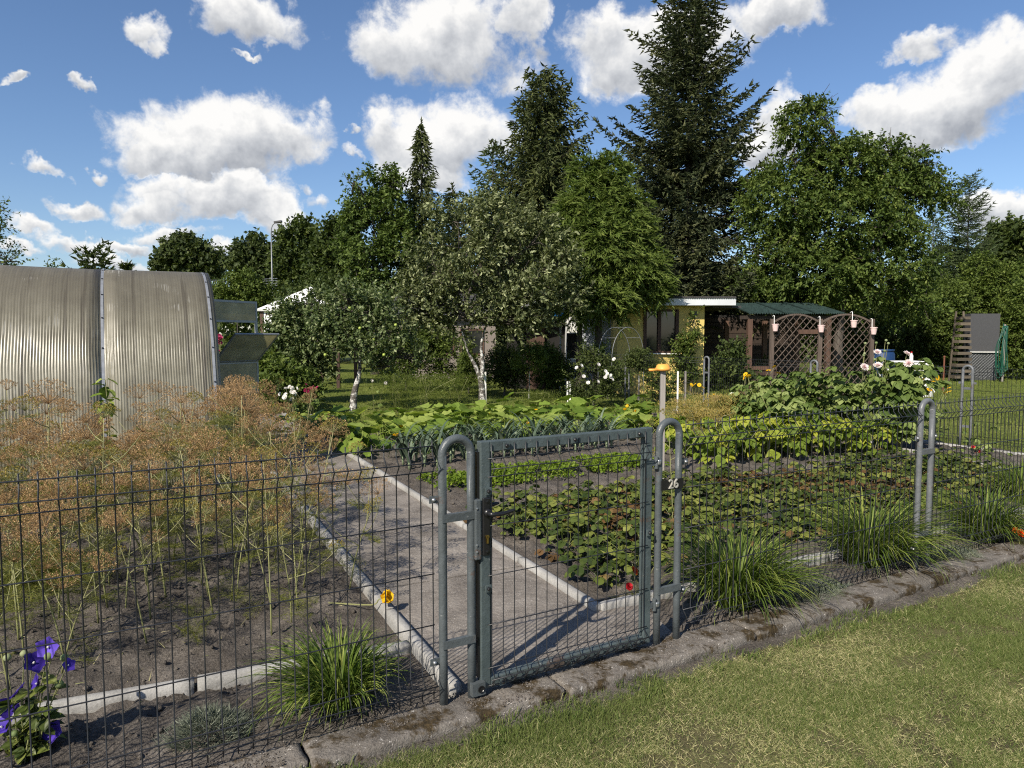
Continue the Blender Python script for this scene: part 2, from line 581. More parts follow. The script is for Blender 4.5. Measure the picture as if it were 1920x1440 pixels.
M['white_wall'] = solid('white_render', (0.62, 0.62, 0.60), 0.85, bump=.3, bscale=30, nscale=4)
M['shaded_white_wall'] = solid('shade_toned_white_render', (0.40, 0.43, 0.48), 0.85, bump=.3, bscale=30, nscale=4)  # white render with its shade put into the colour as blue grey
M['fascia'] = solid('grey_white_fascia', (0.58, 0.60, 0.62), 0.5, nscale=2)
M['white'] = solid('white_paint', (0.78, 0.77, 0.74), 0.6)
M['cloth'] = solid('white_sheet', (0.80, 0.79, 0.77), 0.8)
M['frame_wood'] = wood_mat('brown_wood', (0.042, 0.022, 0.014), (0.110, 0.060, 0.040))
M['lattice'] = wood_mat('weathered_brown_wood', (0.048, 0.034, 0.026), (0.135, 0.100, 0.080))
M['board'] = wood_mat('grey_board', (0.060, 0.048, 0.034), (0.155, 0.125, 0.09), axis=0)
M['stake'] = wood_mat('grey_stake', (0.20, 0.18, 0.16), (0.36, 0.33, 0.30))
M['shaded_wood'] = wood_mat('shade_dark_board', (0.016, 0.010, 0.007), (0.045, 0.028, 0.018))  # wood colour darkened to stand in for the shade inside the lean-to
M['thinwire'] = solid('dull_steel', (0.22, 0.23, 0.24), 0.5, 0.3)
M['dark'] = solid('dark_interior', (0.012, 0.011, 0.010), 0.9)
M['glass'] = solid('window_glass', (0.02, 0.022, 0.022), 0.06, spec=0.8)
M['roofdark'] = solid('roofing_felt', (0.05, 0.048, 0.048), 0.9)
M['greenroof'] = solid('green_corrugated_sheet', (0.020, 0.038, 0.034), 0.6, var=.5, nscale=9)
M['pink'] = solid('pale_pink_enamel', (0.72, 0.52, 0.50), 0.45)
M['orange_cap'] = solid('orange_plastic', (0.80, 0.36, 0.07), 0.5)
M['blue'] = solid('blue_plastic', (0.008, 0.032, 0.10), 0.5)
M['panelgrey'] = solid('dark_grey_panel', (0.062, 0.062, 0.066), 0.6, var=.10)
M['hose'] = solid('green_hose', (0.012, 0.075, 0.05), 0.4)
M['rust'] = solid('rusty_iron', (0.16, 0.06, 0.035), 0.85)

def polycarb_mat():
    m, T, b = new_mat('twin_wall_polycarbonate')
    tc = T.new('ShaderNodeTexCoord')
    P = tc.outputs['Object']
    sep = T.new('ShaderNodeSeparateXYZ')
    T.put(sep.inputs[0], P)
    x, z = sep.outputs[0], sep.outputs[2]
    mp = T.new('ShaderNodeMapping')
    mp.inputs['Scale'].default_value = (26, 0.7, 0.7)
    T.put(mp.inputs['Vector'], P)
    streak = T.noise(mp.outputs[0], 1.0, 6, 0.7)
    mp2 = T.new('ShaderNodeMapping')
    mp2.inputs['Scale'].default_value = (90, 1.5, 1.5)
    T.put(mp2.inputs['Vector'], P)
    streak2 = T.noise(mp2.outputs[0], 1.0, 5, 0.7)
    blot = T.noise(P, 3.0, 5, 0.6)
    # weathered: dusty brown where rain does not wash, paler streaks where it runs
    c = T.ramp(T.m('MULTIPLY_ADD', T.m('SUBTRACT', streak, 0.5), 0.9, blot), [(0.25, (0.175, 0.155, 0.105)), (0.5, (0.305, 0.280, 0.200)), (0.78, (0.46, 0.43, 0.33))])
    top = T.smooth(z, 1.35, 2.15)
    c = T.mix(T.m('MULTIPLY', top, 0.80), c, (0.155, 0.138, 0.104))
    c = T.mix(T.m('MULTIPLY', T.smooth(T.m('MULTIPLY', streak2, T.smooth(T.noise(P, 2.2, 3), .35, .65)), 0.50, 0.62), 0.65), c, (0.60, 0.58, 0.52))
    c = T.mix(T.m('MULTIPLY', T.smooth(T.noise(mp.outputs[0], 0.40, 6, .75), 0.53, 0.63), 0.75), c, (0.10, 0.085, 0.06))
    T.put(b.inputs['Base Color'], c)
    T.put(b.inputs['Roughness'], T.ramp(T.m('MULTIPLY_ADD', top, 0.35, streak), [(0.3, 0.27), (0.9, 0.50)]))
    b.inputs['Specular IOR Level'].default_value = 0.9
    # the flutes of the sheet, and the slow waves it takes between the hoops
    xw = T.m('MULTIPLY_ADD', T.noise(P, 1.1, 2, 0.5), 0.030, x)
    flute = T.m('SINE', T.m('MULTIPLY', xw, 2 * math.pi / 0.026))
    flute = T.m('MULTIPLY', flute, T.m('MULTIPLY_ADD', T.noise(P, 2.4, 3, .6), 1.6, 0.2))
    wav = T.noise(mp.outputs[0], 0.35, 3, 0.5)
    h = T.m('MULTIPLY_ADD', wav, 2.0, flute)
    h = T.m('MULTIPLY_ADD', streak2, 1.2, h)
    bmp = T.new('ShaderNodeBump')
    bmp.inputs['Distance'].default_value = 0.0030
    T.put(bmp.inputs['Height'], h)
    T.put(bmp.inputs['Strength'], T.m('MULTIPLY_ADD', top, -0.42, 0.52))
    nb = bmp.outputs[0]
    T.put(b.inputs['Normal'], nb)
    tr = T.new('ShaderNodeBsdfTranslucent')
    T.put(tr.inputs['Color'], (0.52, 0.50, 0.36))
    mx = T.new('ShaderNodeMixShader')
    mx.inputs[0].default_value = 0.38
    T.l.new(b.outputs[0], mx.inputs[1])
    T.l.new(tr.outputs[0], mx.inputs[2])
    T.l.new(mx.outputs[0], m.node_tree.nodes['Material Output'].inputs[0])
    return m
M['poly'] = polycarb_mat()
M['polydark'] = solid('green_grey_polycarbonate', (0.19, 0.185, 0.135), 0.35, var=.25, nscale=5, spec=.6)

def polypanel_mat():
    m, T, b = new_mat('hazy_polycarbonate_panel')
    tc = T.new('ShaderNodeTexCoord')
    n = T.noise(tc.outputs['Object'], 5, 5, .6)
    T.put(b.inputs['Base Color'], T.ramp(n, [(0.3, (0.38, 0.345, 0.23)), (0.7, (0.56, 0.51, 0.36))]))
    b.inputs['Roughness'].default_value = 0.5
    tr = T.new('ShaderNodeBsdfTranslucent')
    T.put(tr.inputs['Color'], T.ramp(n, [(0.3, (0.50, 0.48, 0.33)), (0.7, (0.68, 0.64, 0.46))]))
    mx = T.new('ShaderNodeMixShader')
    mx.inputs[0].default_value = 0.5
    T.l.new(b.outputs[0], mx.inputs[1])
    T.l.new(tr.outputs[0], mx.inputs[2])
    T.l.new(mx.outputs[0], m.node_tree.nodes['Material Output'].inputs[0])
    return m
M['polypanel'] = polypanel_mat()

def birch_mat(name, white=(0.66, 0.65, 0.62), dark=(0.075, 0.068, 0.06), thr=0.52):
    "whitewashed trunk with the wash worn through"
    m, T, b = new_mat(name)
    tc = T.new('ShaderNodeTexCoord')
    n = T.noise(tc.outputs['Object'], 11, 6, 0.7)
    T.put(b.inputs['Base Color'], T.mix(T.smooth(n, thr - .05, thr + .05), white, dark))
    b.inputs['Roughness'].default_value = 0.9
    T.put(b.inputs['Normal'], T.bump(n, 0.8, 0.01))
    return m
M['limewash'] = birch_mat('limewashed_bark', (0.56, 0.55, 0.52), (0.085, 0.075, 0.065), .47)

# foliage
M['lf_apple'] = leafmat('apple_leaf', (0.0417, 0.0624, 0.0222), (0.1042, 0.1446, 0.0499), (0.2977, 0.3331, 0.1732))
M['lf_cherry'] = leafmat('cherry_leaf', (0.0467, 0.0567, 0.0226), (0.1079, 0.1304, 0.0482), (0.3501, 0.3757, 0.2033))
M['lf_walnut'] = leafmat('walnut_leaf', (0.0386, 0.0648, 0.0149), (0.0921, 0.135, 0.0275), (0.1856, 0.2228, 0.0551))
M['lf_maple'] = leafmat('maple_leaf', (0.0436, 0.0714, 0.0159), (0.0973, 0.1428, 0.0316), (0.1761, 0.2252, 0.0554))
M['lf_dark'] = leafmat('dark_tree_leaf', (0.027, 0.0439, 0.0115), (0.0666, 0.0937, 0.0232), (0.1301, 0.1588, 0.0437))
M['lf_far'] = leafmat('far_tree_leaf', (0.0312, 0.0459, 0.0161), (0.0709, 0.0945, 0.0298), (0.1247, 0.1485, 0.0528))
M['lf_spruce'] = leafmat('spruce_needle', (0.0243, 0.0333, 0.0166), (0.0633, 0.0783, 0.035), (0.1508, 0.1566, 0.0666), trans=.1)
M['lf_spruce2'] = leafmat('drooping_spruce_needle', (0.0311, 0.0431, 0.0167), (0.08, 0.098, 0.0349), (0.16, 0.1764, 0.0599), trans=.1)
M['lf_cypress'] = leafmat('cypress_spray', (0.0475, 0.0798, 0.016), (0.1257, 0.1795, 0.0372), (0.2374, 0.2859, 0.0731), trans=.25)
M['lf_larch'] = leafmat('larch_needle', (0.0385, 0.0605, 0.0257), (0.0853, 0.121, 0.0491), (0.1513, 0.1925, 0.0795), trans=.2)
M['lf_shrub'] = leafmat('shrub_leaf', (0.0406, 0.0644, 0.0122), (0.1021, 0.143, 0.0292), (0.1953, 0.236, 0.0559))
M['lf_bright'] = leafmat('bright_shrub_leaf', (0.0441, 0.072, 0.0122), (0.1071, 0.15, 0.0286), (0.189, 0.228, 0.053))
M['lf_rose'] = leafmat('rose_leaf', (0.0338, 0.0494, 0.0133), (0.078, 0.104, 0.0287), (0.143, 0.1625, 0.0497))
M['lf_dahlia'] = leafmat('dahlia_leaf', (0.045, 0.075, 0.018), (0.115, 0.160, 0.042), (0.22, 0.27, 0.095))
M['blade'] = leafmat('daylily_blade', (0.0396, 0.0719, 0.0122), (0.111, 0.1654, 0.0269), (0.2932, 0.3306, 0.0795), trans=.3, rough=.5)
M['grass'] = leafmat('lawn_blade', (0.062, 0.105, 0.020), (0.175, 0.205, 0.062), (0.56, 0.50, 0.27), trans=.25, rough=.6)
M['grass_back'] = leafmat('back_lawn_blade', (0.0715, 0.1105, 0.0182), (0.1495, 0.1885, 0.0364), (0.26, 0.273, 0.0715), trans=.3)
M['cushion'] = leafmat('silver_cushion_leaf', (0.075, 0.09, 0.0638), (0.17, 0.19, 0.1403), (0.3, 0.32, 0.2465), trans=.15)
M['parsley'] = leafmat('parsley_leaf', (0.060, 0.110, 0.010), (0.145, 0.215, 0.020), (0.26, 0.32, 0.045), trans=.35)
M['feather_yellow'] = leafmat('yellowing_feathery_foliage', (0.17, 0.135, 0.03), (0.32, 0.255, 0.065), (0.46, 0.36, 0.13), trans=.25)
M['feather'] = leafmat('feathery_foliage', (0.055, 0.085, 0.014), (0.13, 0.165, 0.030), (0.23, 0.25, 0.060), trans=.3)
M['dill_green'] = leafmat('dill_frond', (0.060, 0.080, 0.016), (0.150, 0.165, 0.035), (0.28, 0.25, 0.065), trans=.3)
M['dill_stem'] = leafmat('dill_stem', (0.12, 0.135, 0.045), (0.27, 0.27, 0.12), (0.42, 0.36, 0.21), trans=.1)
M['dill_seed'] = leafmat('dill_seed_head', (0.1509, 0.0878, 0.0378), (0.3461, 0.2165, 0.104), (0.5661, 0.3864, 0.189), trans=.15)
M['dill_seed_green'] = leafmat('dill_young_head', (0.15, 0.120, 0.025), (0.27, 0.215, 0.045), (0.38, 0.30, 0.08), trans=.2)
M['leek'] = leafmat('leek_leaf', (0.0425, 0.068, 0.0433), (0.0892, 0.1275, 0.0831), (0.1785, 0.221, 0.1481), src='obj', trans=.15, rough=.45)
M['squash'] = leafmat('squash_leaf', (0.0784, 0.1288, 0.0179), (0.1736, 0.252, 0.0381), (0.3248, 0.3808, 0.0952), src='obj', trans=.35)
M['bean'] = leafmat('bean_leaf', (0.0896, 0.14, 0.0179), (0.2016, 0.2688, 0.0381), (0.4032, 0.4144, 0.056), src='obj', trans=.4)
M['straw_g'] = leafmat('strawberry_leaf', (0.0338, 0.0538, 0.011), (0.0902, 0.1178, 0.024), (0.1973, 0.2115, 0.0489), src='obj', trans=.2, rough=.45, spec=.25)
M['straw_r'] = leafmat('reddened_strawberry_leaf', (0.075, 0.045, 0.018), (0.150, 0.085, 0.035), (0.20, 0.145, 0.055), src='obj', trans=.25)
M['purple'] = leafmat('purple_petal', (0.044, 0.022, 0.242), (0.0935, 0.0495, 0.44), (0.165, 0.099, 0.616), src='obj', trans=.3)
M['yellow_petal'] = leafmat('yellow_petal', (0.70, 0.40, 0.01), (0.80, 0.50, 0.015), (0.85, 0.58, 0.03), src='obj', trans=.3)
M['orange_petal'] = leafmat('orange_petal', (0.62, 0.06, 0.01), (0.75, 0.12, 0.012), (0.80, 0.20, 0.02), src='obj', trans=.2)
M['red_petal'] = leafmat('red_petal', (0.40, 0.012, 0.02), (0.50, 0.02, 0.03), (0.58, 0.04, 0.05), src='obj', trans=.2)
M['magenta_petal'] = leafmat('crimson_petal', (0.22, 0.012, 0.05), (0.32, 0.025, 0.09), (0.42, 0.06, 0.15), src='obj', trans=.2)
M['white_petal'] = leafmat('white_petal', (0.70, 0.66, 0.66), (0.78, 0.75, 0.74), (0.82, 0.80, 0.78), src='obj', trans=.2)
M['pink_petal'] = leafmat('pink_white_petal', (0.62, 0.30, 0.42), (0.74, 0.58, 0.62), (0.82, 0.76, 0.76), trans=.2)
M['bud'] = leafmat('flower_bud', (0.16, 0.22, 0.08), (0.24, 0.29, 0.13), (0.34, 0.36, 0.20), src='obj', trans=.2)

# ------------------------------------------------------------------ the garden's own frame: s along the front fence, t into the garden
A0 = G(832, 1320, 0.02)
C0 = G(1732, 1064, 0.02)
E1 = (C0 - A0); E1.z = 0; E1.normalize()
E2 = Vector((-E1.y, E1.x, 0))
FROT = math.atan2(E1.y, E1.x)

def S(s, t, z=0.0):
    return Vector((A0.x, A0.y, 0)) + E1 * s + E2 * t + Vector((0, 0, z))

def to_st(p):
    d = Vector((p[0] - A0.x, p[1] - A0.y, 0))
    return d.dot(E1), d.dot(E2)

def fence_s(px):
    "s of the point of the fence line seen in a pixel column"
    k = (px - 960) / F_PX          # approx X / Y
    # A0 + s E1 : x - k y = 0
    return -(A0.x - k * A0.y) / (E1.x - k * E1.y)

PDIR = Vector((-0.446, 0.895, 0)).normalized()         # the path runs this way into the garden
PNOR = Vector((PDIR.y, -PDIR.x, 0))                    # to the right of the path

# side fence of the plot, towards the neighbour
SF0 = G(1818, 838, 0.0); SF0.z = 0
QDIR = Vector((-0.50, 0.866, 0)).normalized()
QNOR = Vector((QDIR.y, -QDIR.x, 0))

# ------------------------------------------------------------------ ground
def sheet(name, pts, z, m):
    V = [(p[0], p[1], z) for p in pts]
    o = inst(name, mesh(name, V, np.array([list(range(len(V)))]), m))
    return tag(o, kind='structure')

sheet('ground', [(-900, -900), (900, -900), (900, 900), (-900, 900)], -0.16, M['lawn_back'])
o = sheet('back_lawn', [S(-60, 0.02), S(60, 0.02), S(60, 90), S(-60, 90)], -0.045, M['lawn_back'])
# uneven mown lawn outside the fence
def grid_sheet(name, s0, s1, t0, t1, step, zf, m, keep=None, smooth=True):
    ns, nt = int((s1 - s0) / step) + 1, int((t1 - t0) / step) + 1
    ss, tt = np.meshgrid(np.linspace(s0, s1, ns), np.linspace(t0, t1, nt), indexing='ij')
    X = A0.x + E1.x * ss + E2.x * tt
    Y = A0.y + E1.y * ss + E2.y * tt
    P = np.stack([X.ravel(), Y.ravel(), np.zeros(X.size)], 1)
    P[:, 2] = zf(P, ss.ravel(), tt.ravel())
    i = np.arange(ns - 1)[:, None] * nt
    j = np.arange(nt - 1)[None, :]
    F = np.stack([i + j, i + nt + j, i + nt + j + 1, i + j + 1], -1).reshape(-1, 4)
    if keep is not None:
        F = F[keep(P)[F].all(1)]
    o = inst(name, mesh(name, P, F, m, smooth=smooth))
    return tag(o, kind='structure'), P

def lawn_z(P):
    return -0.040 + 0.022 * (fbm(P * 1.7, 3, 3) - 0.5)
def strip_z(P, s, t):
    f = np.clip((t + 0.36) / 0.22, 0, 1)
    return -0.047 + 0.024 * f + 0.014 * (fbm(P * 11, 21, 3) - 0.5) + 0.012 * (fbm(P * 31, 22, 2) - 0.5) - 0.02 * (1 - f) ** 3
grid_sheet('dirt_strip', -2.5, 7.5, -0.36, -0.08, 0.022, strip_z, M['soil'])
lawn_o, _ = grid_sheet('front_lawn', -6, 9, -5.5, -0.08, 0.05, lambda P, s, t: lawn_z(P), M['lawn'])

def right_of_side(P):
    return (P[:, 0] - SF0.x) * QNOR.x + (P[:, 1] - SF0.y) * QNOR.y
def path_off(P):
    "signed distance right of the left path kerb line"
    return (P[:, 0] - PL0.x) * PNOR.x + (P[:, 1] - PL0.y) * PNOR.y
PL0 = G(862, 1296); PL0.z = 0
PR0 = G(1114, 1150); PR0.z = 0
PW = (PR0 - PL0).dot(PNOR)                # clear width of the path

def soil_z(P, s, t):
    z = 0.050 * (fbm(P * 3.1, 11, 4) - 0.5) + 0.070 * (fbm(P * 12.0, 12, 3) - 0.5) + 0.045 * (fbm(P * 37.0, 13, 2) - 0.5)
    off = path_off(P)
    near_path = (off > -0.12) & (off < PW + 0.12)
    z = np.where(near_path, -0.012, z)
    gate_pad = (s > -0.05) & (s < 1.5) & (t < 0.75)
    z = np.where(gate_pad, -0.014 + 0.01 * fbm(P * 20, 4, 2), z)
    z = z * np.clip(t / 0.15 + 0.2, 0, 1)
    return z
def soil_h(x, y):
    P = np.array([[x, y, 0.0]])
    s, t = to_st((x, y))
    return float(soil_z(P, np.array([s]), np.array([t]))[0])
soil_o, _ = grid_sheet('soil', -5.2, 10.5, 0.03, 8.6, 0.035, soil_z, M['soil'], keep=lambda P: right_of_side(P) < 0.1)
# loose clods and crumbs
n = 14000
ss, tt = RNG.uniform(-3.6, 9.5, n), RNG.uniform(0.1, 1.0, n) ** 1.5 * 5.5 + 0.1
cp = np.stack([A0.x + E1.x * ss + E2.x * tt, A0.y + E1.y * ss + E2.y * tt, np.zeros(n)], 1)
k = (path_off(cp) < -0.1) | ((path_off(cp) > PW + 0.1) & ~((ss < 1.5) & (tt < .8)))
k &= right_of_side(cp) < 0
cp, ss, tt = cp[k], ss[k], tt[k]
cp[:, 2] = soil_z(cp, ss, tt)
OCT = np.array([[1, 0, 0], [-.9, .1, 0], [0, 1, .1], [.1, -1, 0], [0, .1, .8], [0, 0, -.8]])
OCF = np.array([[0, 2, 4], [2, 1, 4], [1, 3, 4], [3, 0, 4], [2, 0, 5], [1, 2, 5], [3, 1, 5], [0, 3, 5]])
V, F, va = scatter(OCT, OCF, cp, frames(rdir(len(cp)), rdir(len(cp))), RNG.uniform(0.003, 0.018, len(cp)) * RNG.random(len(cp)) ** .5 * RNG.uniform(.6, 1.5, len(cp)), 0.5)
tag(inst('soil_clods', mesh('soil_clods', V, F, M['soil'], smooth=True)), 'loose crumbs of dry soil scattered over the beds', 'soil', kind='stuff')

# ------------------------------------------------------------------ path slab and kerbs
pl_far, pr_far = PL0 + PDIR * 12.5, PR0 + PDIR * 11.6
gate_r = S(1.36, 0.02)
pad = [PL0 + E2 * -0.02, S(0.05, 0.03), gate_r, S(1.50, 0.46), PR0 + PNOR * 0.05, pr_far, pl_far]
def slab(name, pts, z0, z1, m):
    k = len(pts)
    V = [(p[0], p[1], z0) for p in pts] + [(p[0], p[1], z1) for p in pts]
    F = [np.array([[i, (i + 1) % k, k + (i + 1) % k, k + i] for i in range(k)]), np.array([list(range(k, 2 * k))])]
    return tag(inst(name, mesh(name, V, F, m)), kind='structure')
jt = G(975, 1066)
jl, jr = PL0 + PDIR * (jt - PL0).dot(PDIR), PR0 + PDIR * (jt - PR0).dot(PDIR) + PNOR * .03
slab('path', [pad[0], pad[1], pad[2], pad[3], pad[4], jr, jl], -0.03, 0.012, M['path'])
g_ = PDIR * 0.011
slab('path', [jl + g_, jr + g_, pr_far, pl_far], -0.03, 0.014, M['path'])

def rough_block(L, W, H, nx, ny, nz, amp, seed, rnd=0.012, scale=14):
    "a box of L x W x H (x from 0, y centred, z from 0) with worn, uneven faces"
    import itertools
    idx, V = {}, []
    def vid(i, j, k):
        if (i, j, k) not in idx:
            idx[(i, j, k)] = len(V)
            V.append((L * i / nx, W * (j / ny - .5), H * k / nz))
        return idx[(i, j, k)]
    F = []
    for i in range(nx):
        for j in range(ny):
            F.append([vid(i, j, nz), vid(i + 1, j, nz), vid(i + 1, j + 1, nz), vid(i, j + 1, nz)])
            F.append([vid(i, j, 0), vid(i, j + 1, 0), vid(i + 1, j + 1, 0), vid(i + 1, j, 0)])
        for k in range(nz):
            F.append([vid(i, 0, k), vid(i + 1, 0, k), vid(i + 1, 0, k + 1), vid(i, 0, k + 1)])
            F.append([vid(i, ny, k), vid(i, ny, k + 1), vid(i + 1, ny, k + 1), vid(i + 1, ny, k)])
    for j in range(ny):
        for k in range(nz):
            F.append([vid(0, j, k), vid(0, j, k + 1), vid(0, j + 1, k + 1), vid(0, j + 1, k)])
            F.append([vid(nx, j, k), vid(nx, j + 1, k), vid(nx, j + 1, k + 1), vid(nx, j, k + 1)])
    V = np.array(V)
    # round the upper edges, then disturb
    ey = np.clip((np.abs(V[:, 1]) - (W / 2 - rnd)) / rnd, 0, 1)
    ex = np.clip((rnd - np.minimum(V[:, 0], L - V[:, 0])) / rnd, 0, 1)
    ez = np.clip((V[:, 2] - (H - rnd)) / rnd, 0, 1)
    V[:, 2] -= rnd * 0.5 * np.maximum(ey, ex) * ez
    V[:, 1] -= np.sign(V[:, 1]) * rnd * 0.4 * ey * ez
    for a in range(3):
        V[:, a] += amp * (fbm(V * scale + seed * 7.3 + a * 19, seed + a, 3) - 0.5) * 2
    return V, np.array(F)

kerb_meshes = [mesh('kerb_stone', *rough_block(0.985, 0.062, 0.16, 26, 3, 4, 0.0013, 40 + i, 0.012), M['kerb'], smooth=True) for i in range(3)]
def kerb(name, a, b, top=0.055):
    root = tag(thing(name, None, None), kind='structure')
    a, b = Vector((a.x, a.y, 0)), Vector((b.x, b.y, 0))
    d = (b - a)
    L = d.length
    d.normalize()
    x = 0.0
    i = 0
    while x < L - 0.02:
        l = min(1.0, L - x)
        p = a + d * x
        k = inst('kerb_stone', kerb_meshes[i % 3], root, (p.x, p.y, top - 0.16 + RNG.uniform(-.006, .006)),
                 (RNG.uniform(-.02, .02), 0, math.atan2(d.y, d.x) + RNG.uniform(-.006, .006)), (l, 1, 1))
        x += 1.0
        i += 1
kerb('path_kerb', PL0 - PDIR * 0.03 - PNOR * 0.03, pl_far - PNOR * 0.03)
kerb('path_kerb', PR0 + PNOR * 0.03, pr_far + PNOR * 0.03)
k1 = G(1116, 1148); k2 = G(1500, 1060)
kd = (k2 - k1).normalized()
kerb('bed_kerb', k1 + PNOR * .03, k2 + kd * 4.5)
l1 = G(766, 1218); l2 = G(470, 1268)
ld = (l2 - l1).normalized()
kerb('bed_kerb', l1, l2 + ld * 1.9, 0.042)
kr1, kr2 = G(1690, 846), G(1905, 890)
krd = (kr2 - kr1).normalized()
kerb('bed_kerb', kr1 - krd * 3.0, kr2 + krd * 2.0)
kerb('bed_kerb', SF0 + QDIR * -2.6 - QNOR * 0.12, SF0 + QDIR * 6 - QNOR * 0.12, 0.03)

# ------------------------------------------------------------------ old concrete footing under the fence, cracked into blocks
def foot_w(s):
    return 0.155 if s < 0.2 else (0.20 if s < 1.4 else 0.225)
foot = tag(thing('footing', None, None), kind='structure')
cracks = [-3.6, -2.2, fence_s(300) - .4, fence_s(552), fence_s(1030), fence_s(1385), fence_s(1745), fence_s(1870), 5.4, 6.9, 8.4]
for i in range(len(cracks) - 1):
    s0, s1 = cracks[i] + 0.006, cracks[i + 1] - 0.006
    L = s1 - s0
    W = foot_w(s1)
    V, F = rough_block(L, W, 0.20, max(8, int(L / 0.016)), 15, 9, 0.0060, 60 + i, 0.014, 34)
    # broken front edge
    fr = (V[:, 1] < -W / 2 + 0.05)
    V[fr, 1] += 0.012 * np.clip(fbm(np.stack([V[fr, 0] * 5, V[fr, 0] * 0, V[fr, 2] * 9], 1), 80 + i, 3) - 0.42, 0, 1) * 2
    V[:, 2] += 0.011 * (fbm(V * np.array([9., 16., 1.]), 90 + i, 4) - 0.5) * (V[:, 2] > 0.1)
    V[fr, 2] -= 0.012 * np.clip(fbm(np.stack([V[fr, 0] * 7, V[fr, 1] * 9, V[fr, 2] * 0], 1), 85 + i, 3) - 0.4, 0, 1) * (V[fr, 2] > 0.1)
    p = S(s0, 0.045 - W / 2)
    inst('footing_block', mesh('footing_block', V, F, M['footing'], smooth=True), foot, (p.x, p.y, -0.178 + RNG.uniform(-.004, .004)), (0, 0, FROT + RNG.uniform(-.006, .006)))

# chips of stone standing out of the worn concrete
rg_ = np.random.default_rng(15)
n = 26000
ss, tt = rg_.uniform(-1.6, 6.0, n), rg_.uniform(-.26, .06, n)
k = (tt > np.where(ss < .2, -.10, np.where(ss < 1.4, -.145, -.17))) & (fbm(np.stack([ss * 4, tt * 8, ss * 0], 1), 88, 3) > .44)
ss, tt = ss[k], tt[k]
n = len(ss)
cp = np.stack([A0.x + E1.x * ss + E2.x * tt, A0.y + E1.y * ss + E2.y * tt, 0.019 + rg_.normal(size=n) * .002], 1)
V, F, va = scatter(OCT, OCF, cp, frames(rdir(n, rg_), rdir(n, rg_)), rg_.uniform(.0015, .0052, n), rg_.random(n) * .8)
M['chips'] = leafmat('stone_chips', (0.07, 0.058, 0.048), (0.13, 0.112, 0.095), (0.27, 0.24, 0.205), trans=0.0, rough=.9)
tag(inst('stone_chips', mesh('stone_chips', V, F, M['chips'], va)), 'loose grit and stone chips on the worn concrete footing', 'grit', kind='stuff')

# ------------------------------------------------------------------ front fence: hoop posts, wire panels, gate
R_TUBE = 0.0185
POST_GAP = 0.135
def hoop_pts(h, gap):
    r = gap / 2
    pts = [(0, 0, z) for z in np.linspace(0, h - r - 0.001, 6)]
    pts += [(r - r * math.cos(a), 0, h - r + r * math.sin(a)) for a in np.linspace(0, math.pi, 15)]
    pts += [(gap, 0, z) for z in np.linspace(h - r - 0.001, 0, 6)]
    return pts
def hoop_post(label, base, rotz, bars, clamps, matk='post', h=1.165, group='double hoop fence posts', name='fence_post'):
    root = thing(name, label, 'fence post', base, rotz, group)
    MB().tube(hoop_pts(h, POST_GAP), R_TUBE, 16).obj('hoop_tube', M[matk], root, smooth=True)
    for z in bars:
        MB().box((POST_GAP / 2, -0.012, z), (POST_GAP + 0.018, 0.02, 0.034)).obj('cross_bar', M[matk], root)
    for (x, z) in clamps:
        c = MB().box((x, 0, z), (0.05, 0.006, 0.03)).obj('clamp', M[matk], root)
        sx = x + (0.008 if x > 0 else -0.008)
        MB().lathe([(0.0001, -.014), (.006, -.013), (.0085, -.008), (.0085, -.003)], (0, 0, 0), 10, R=np.array([[1, 0, 0], [0, 0, 1], [0, -1, 0]])).obj('bolt', M['zinc'], c, (sx, -0.001, z), smooth=True)
    return root
V3 = Vector
hp0 = hoop_post('dark grey double hoop post on the latch side of the garden gate', S(0, 0, 0.0), FROT, (0.832, 0.285), ((-0.035, 0.915), (-0.035, 0.215)))
s_r = fence_s(1238)
hp1 = hoop_post('dark grey double hoop post carrying the number plate 26', S(s_r, 0, 0.0), FROT, (0.30,), ((POST_GAP + .035, 0.95), (POST_GAP + .03, 0.275)))
s_e = fence_s(1731)
hp2 = hoop_post('light grey double hoop post between two fence panels beside the grass clumps', S(s_e, 0, 0.0), FROT, (0.825, 0.262), ((-0.03, 0.92), (-0.03, 0.17), (POST_GAP + .03, 0.92), (POST_GAP + .03, 0.2)), 'post2')
# number plate on the hinge side post
pb = MB().box((POST_GAP / 2 + 0.004, -0.026, 0.846), (POST_GAP + 0.012, 0.004, 0.052)).obj('number_plate', M['black'], hp1)
fc = bpy.data.curves.new('digits', 'FONT')
fc.body = '26'
fc.size = 0.066
fc.extrude = 0.003
fc.bevel_depth = 0.0008
fc.align_x, fc.align_y = 'CENTER', 'CENTER'
fo = bpy.data.objects.new('digits_tmp', fc)
COL.objects.link(fo)
bpy.context.view_layer.update()
dme = bpy.data.meshes.new_from_object(fo.evaluated_get(bpy.context.evaluated_depsgraph_get()))
bpy.data.objects.remove(fo)
dme.materials.clear()
dme.materials.append(solid('cream_digits', (0.36, 0.345, 0.30), 0.5))
inst('digits', dme, pb, (POST_GAP / 2 + 0.004, -0.032, 0.848), (math.radians(90), 0, 0.0))

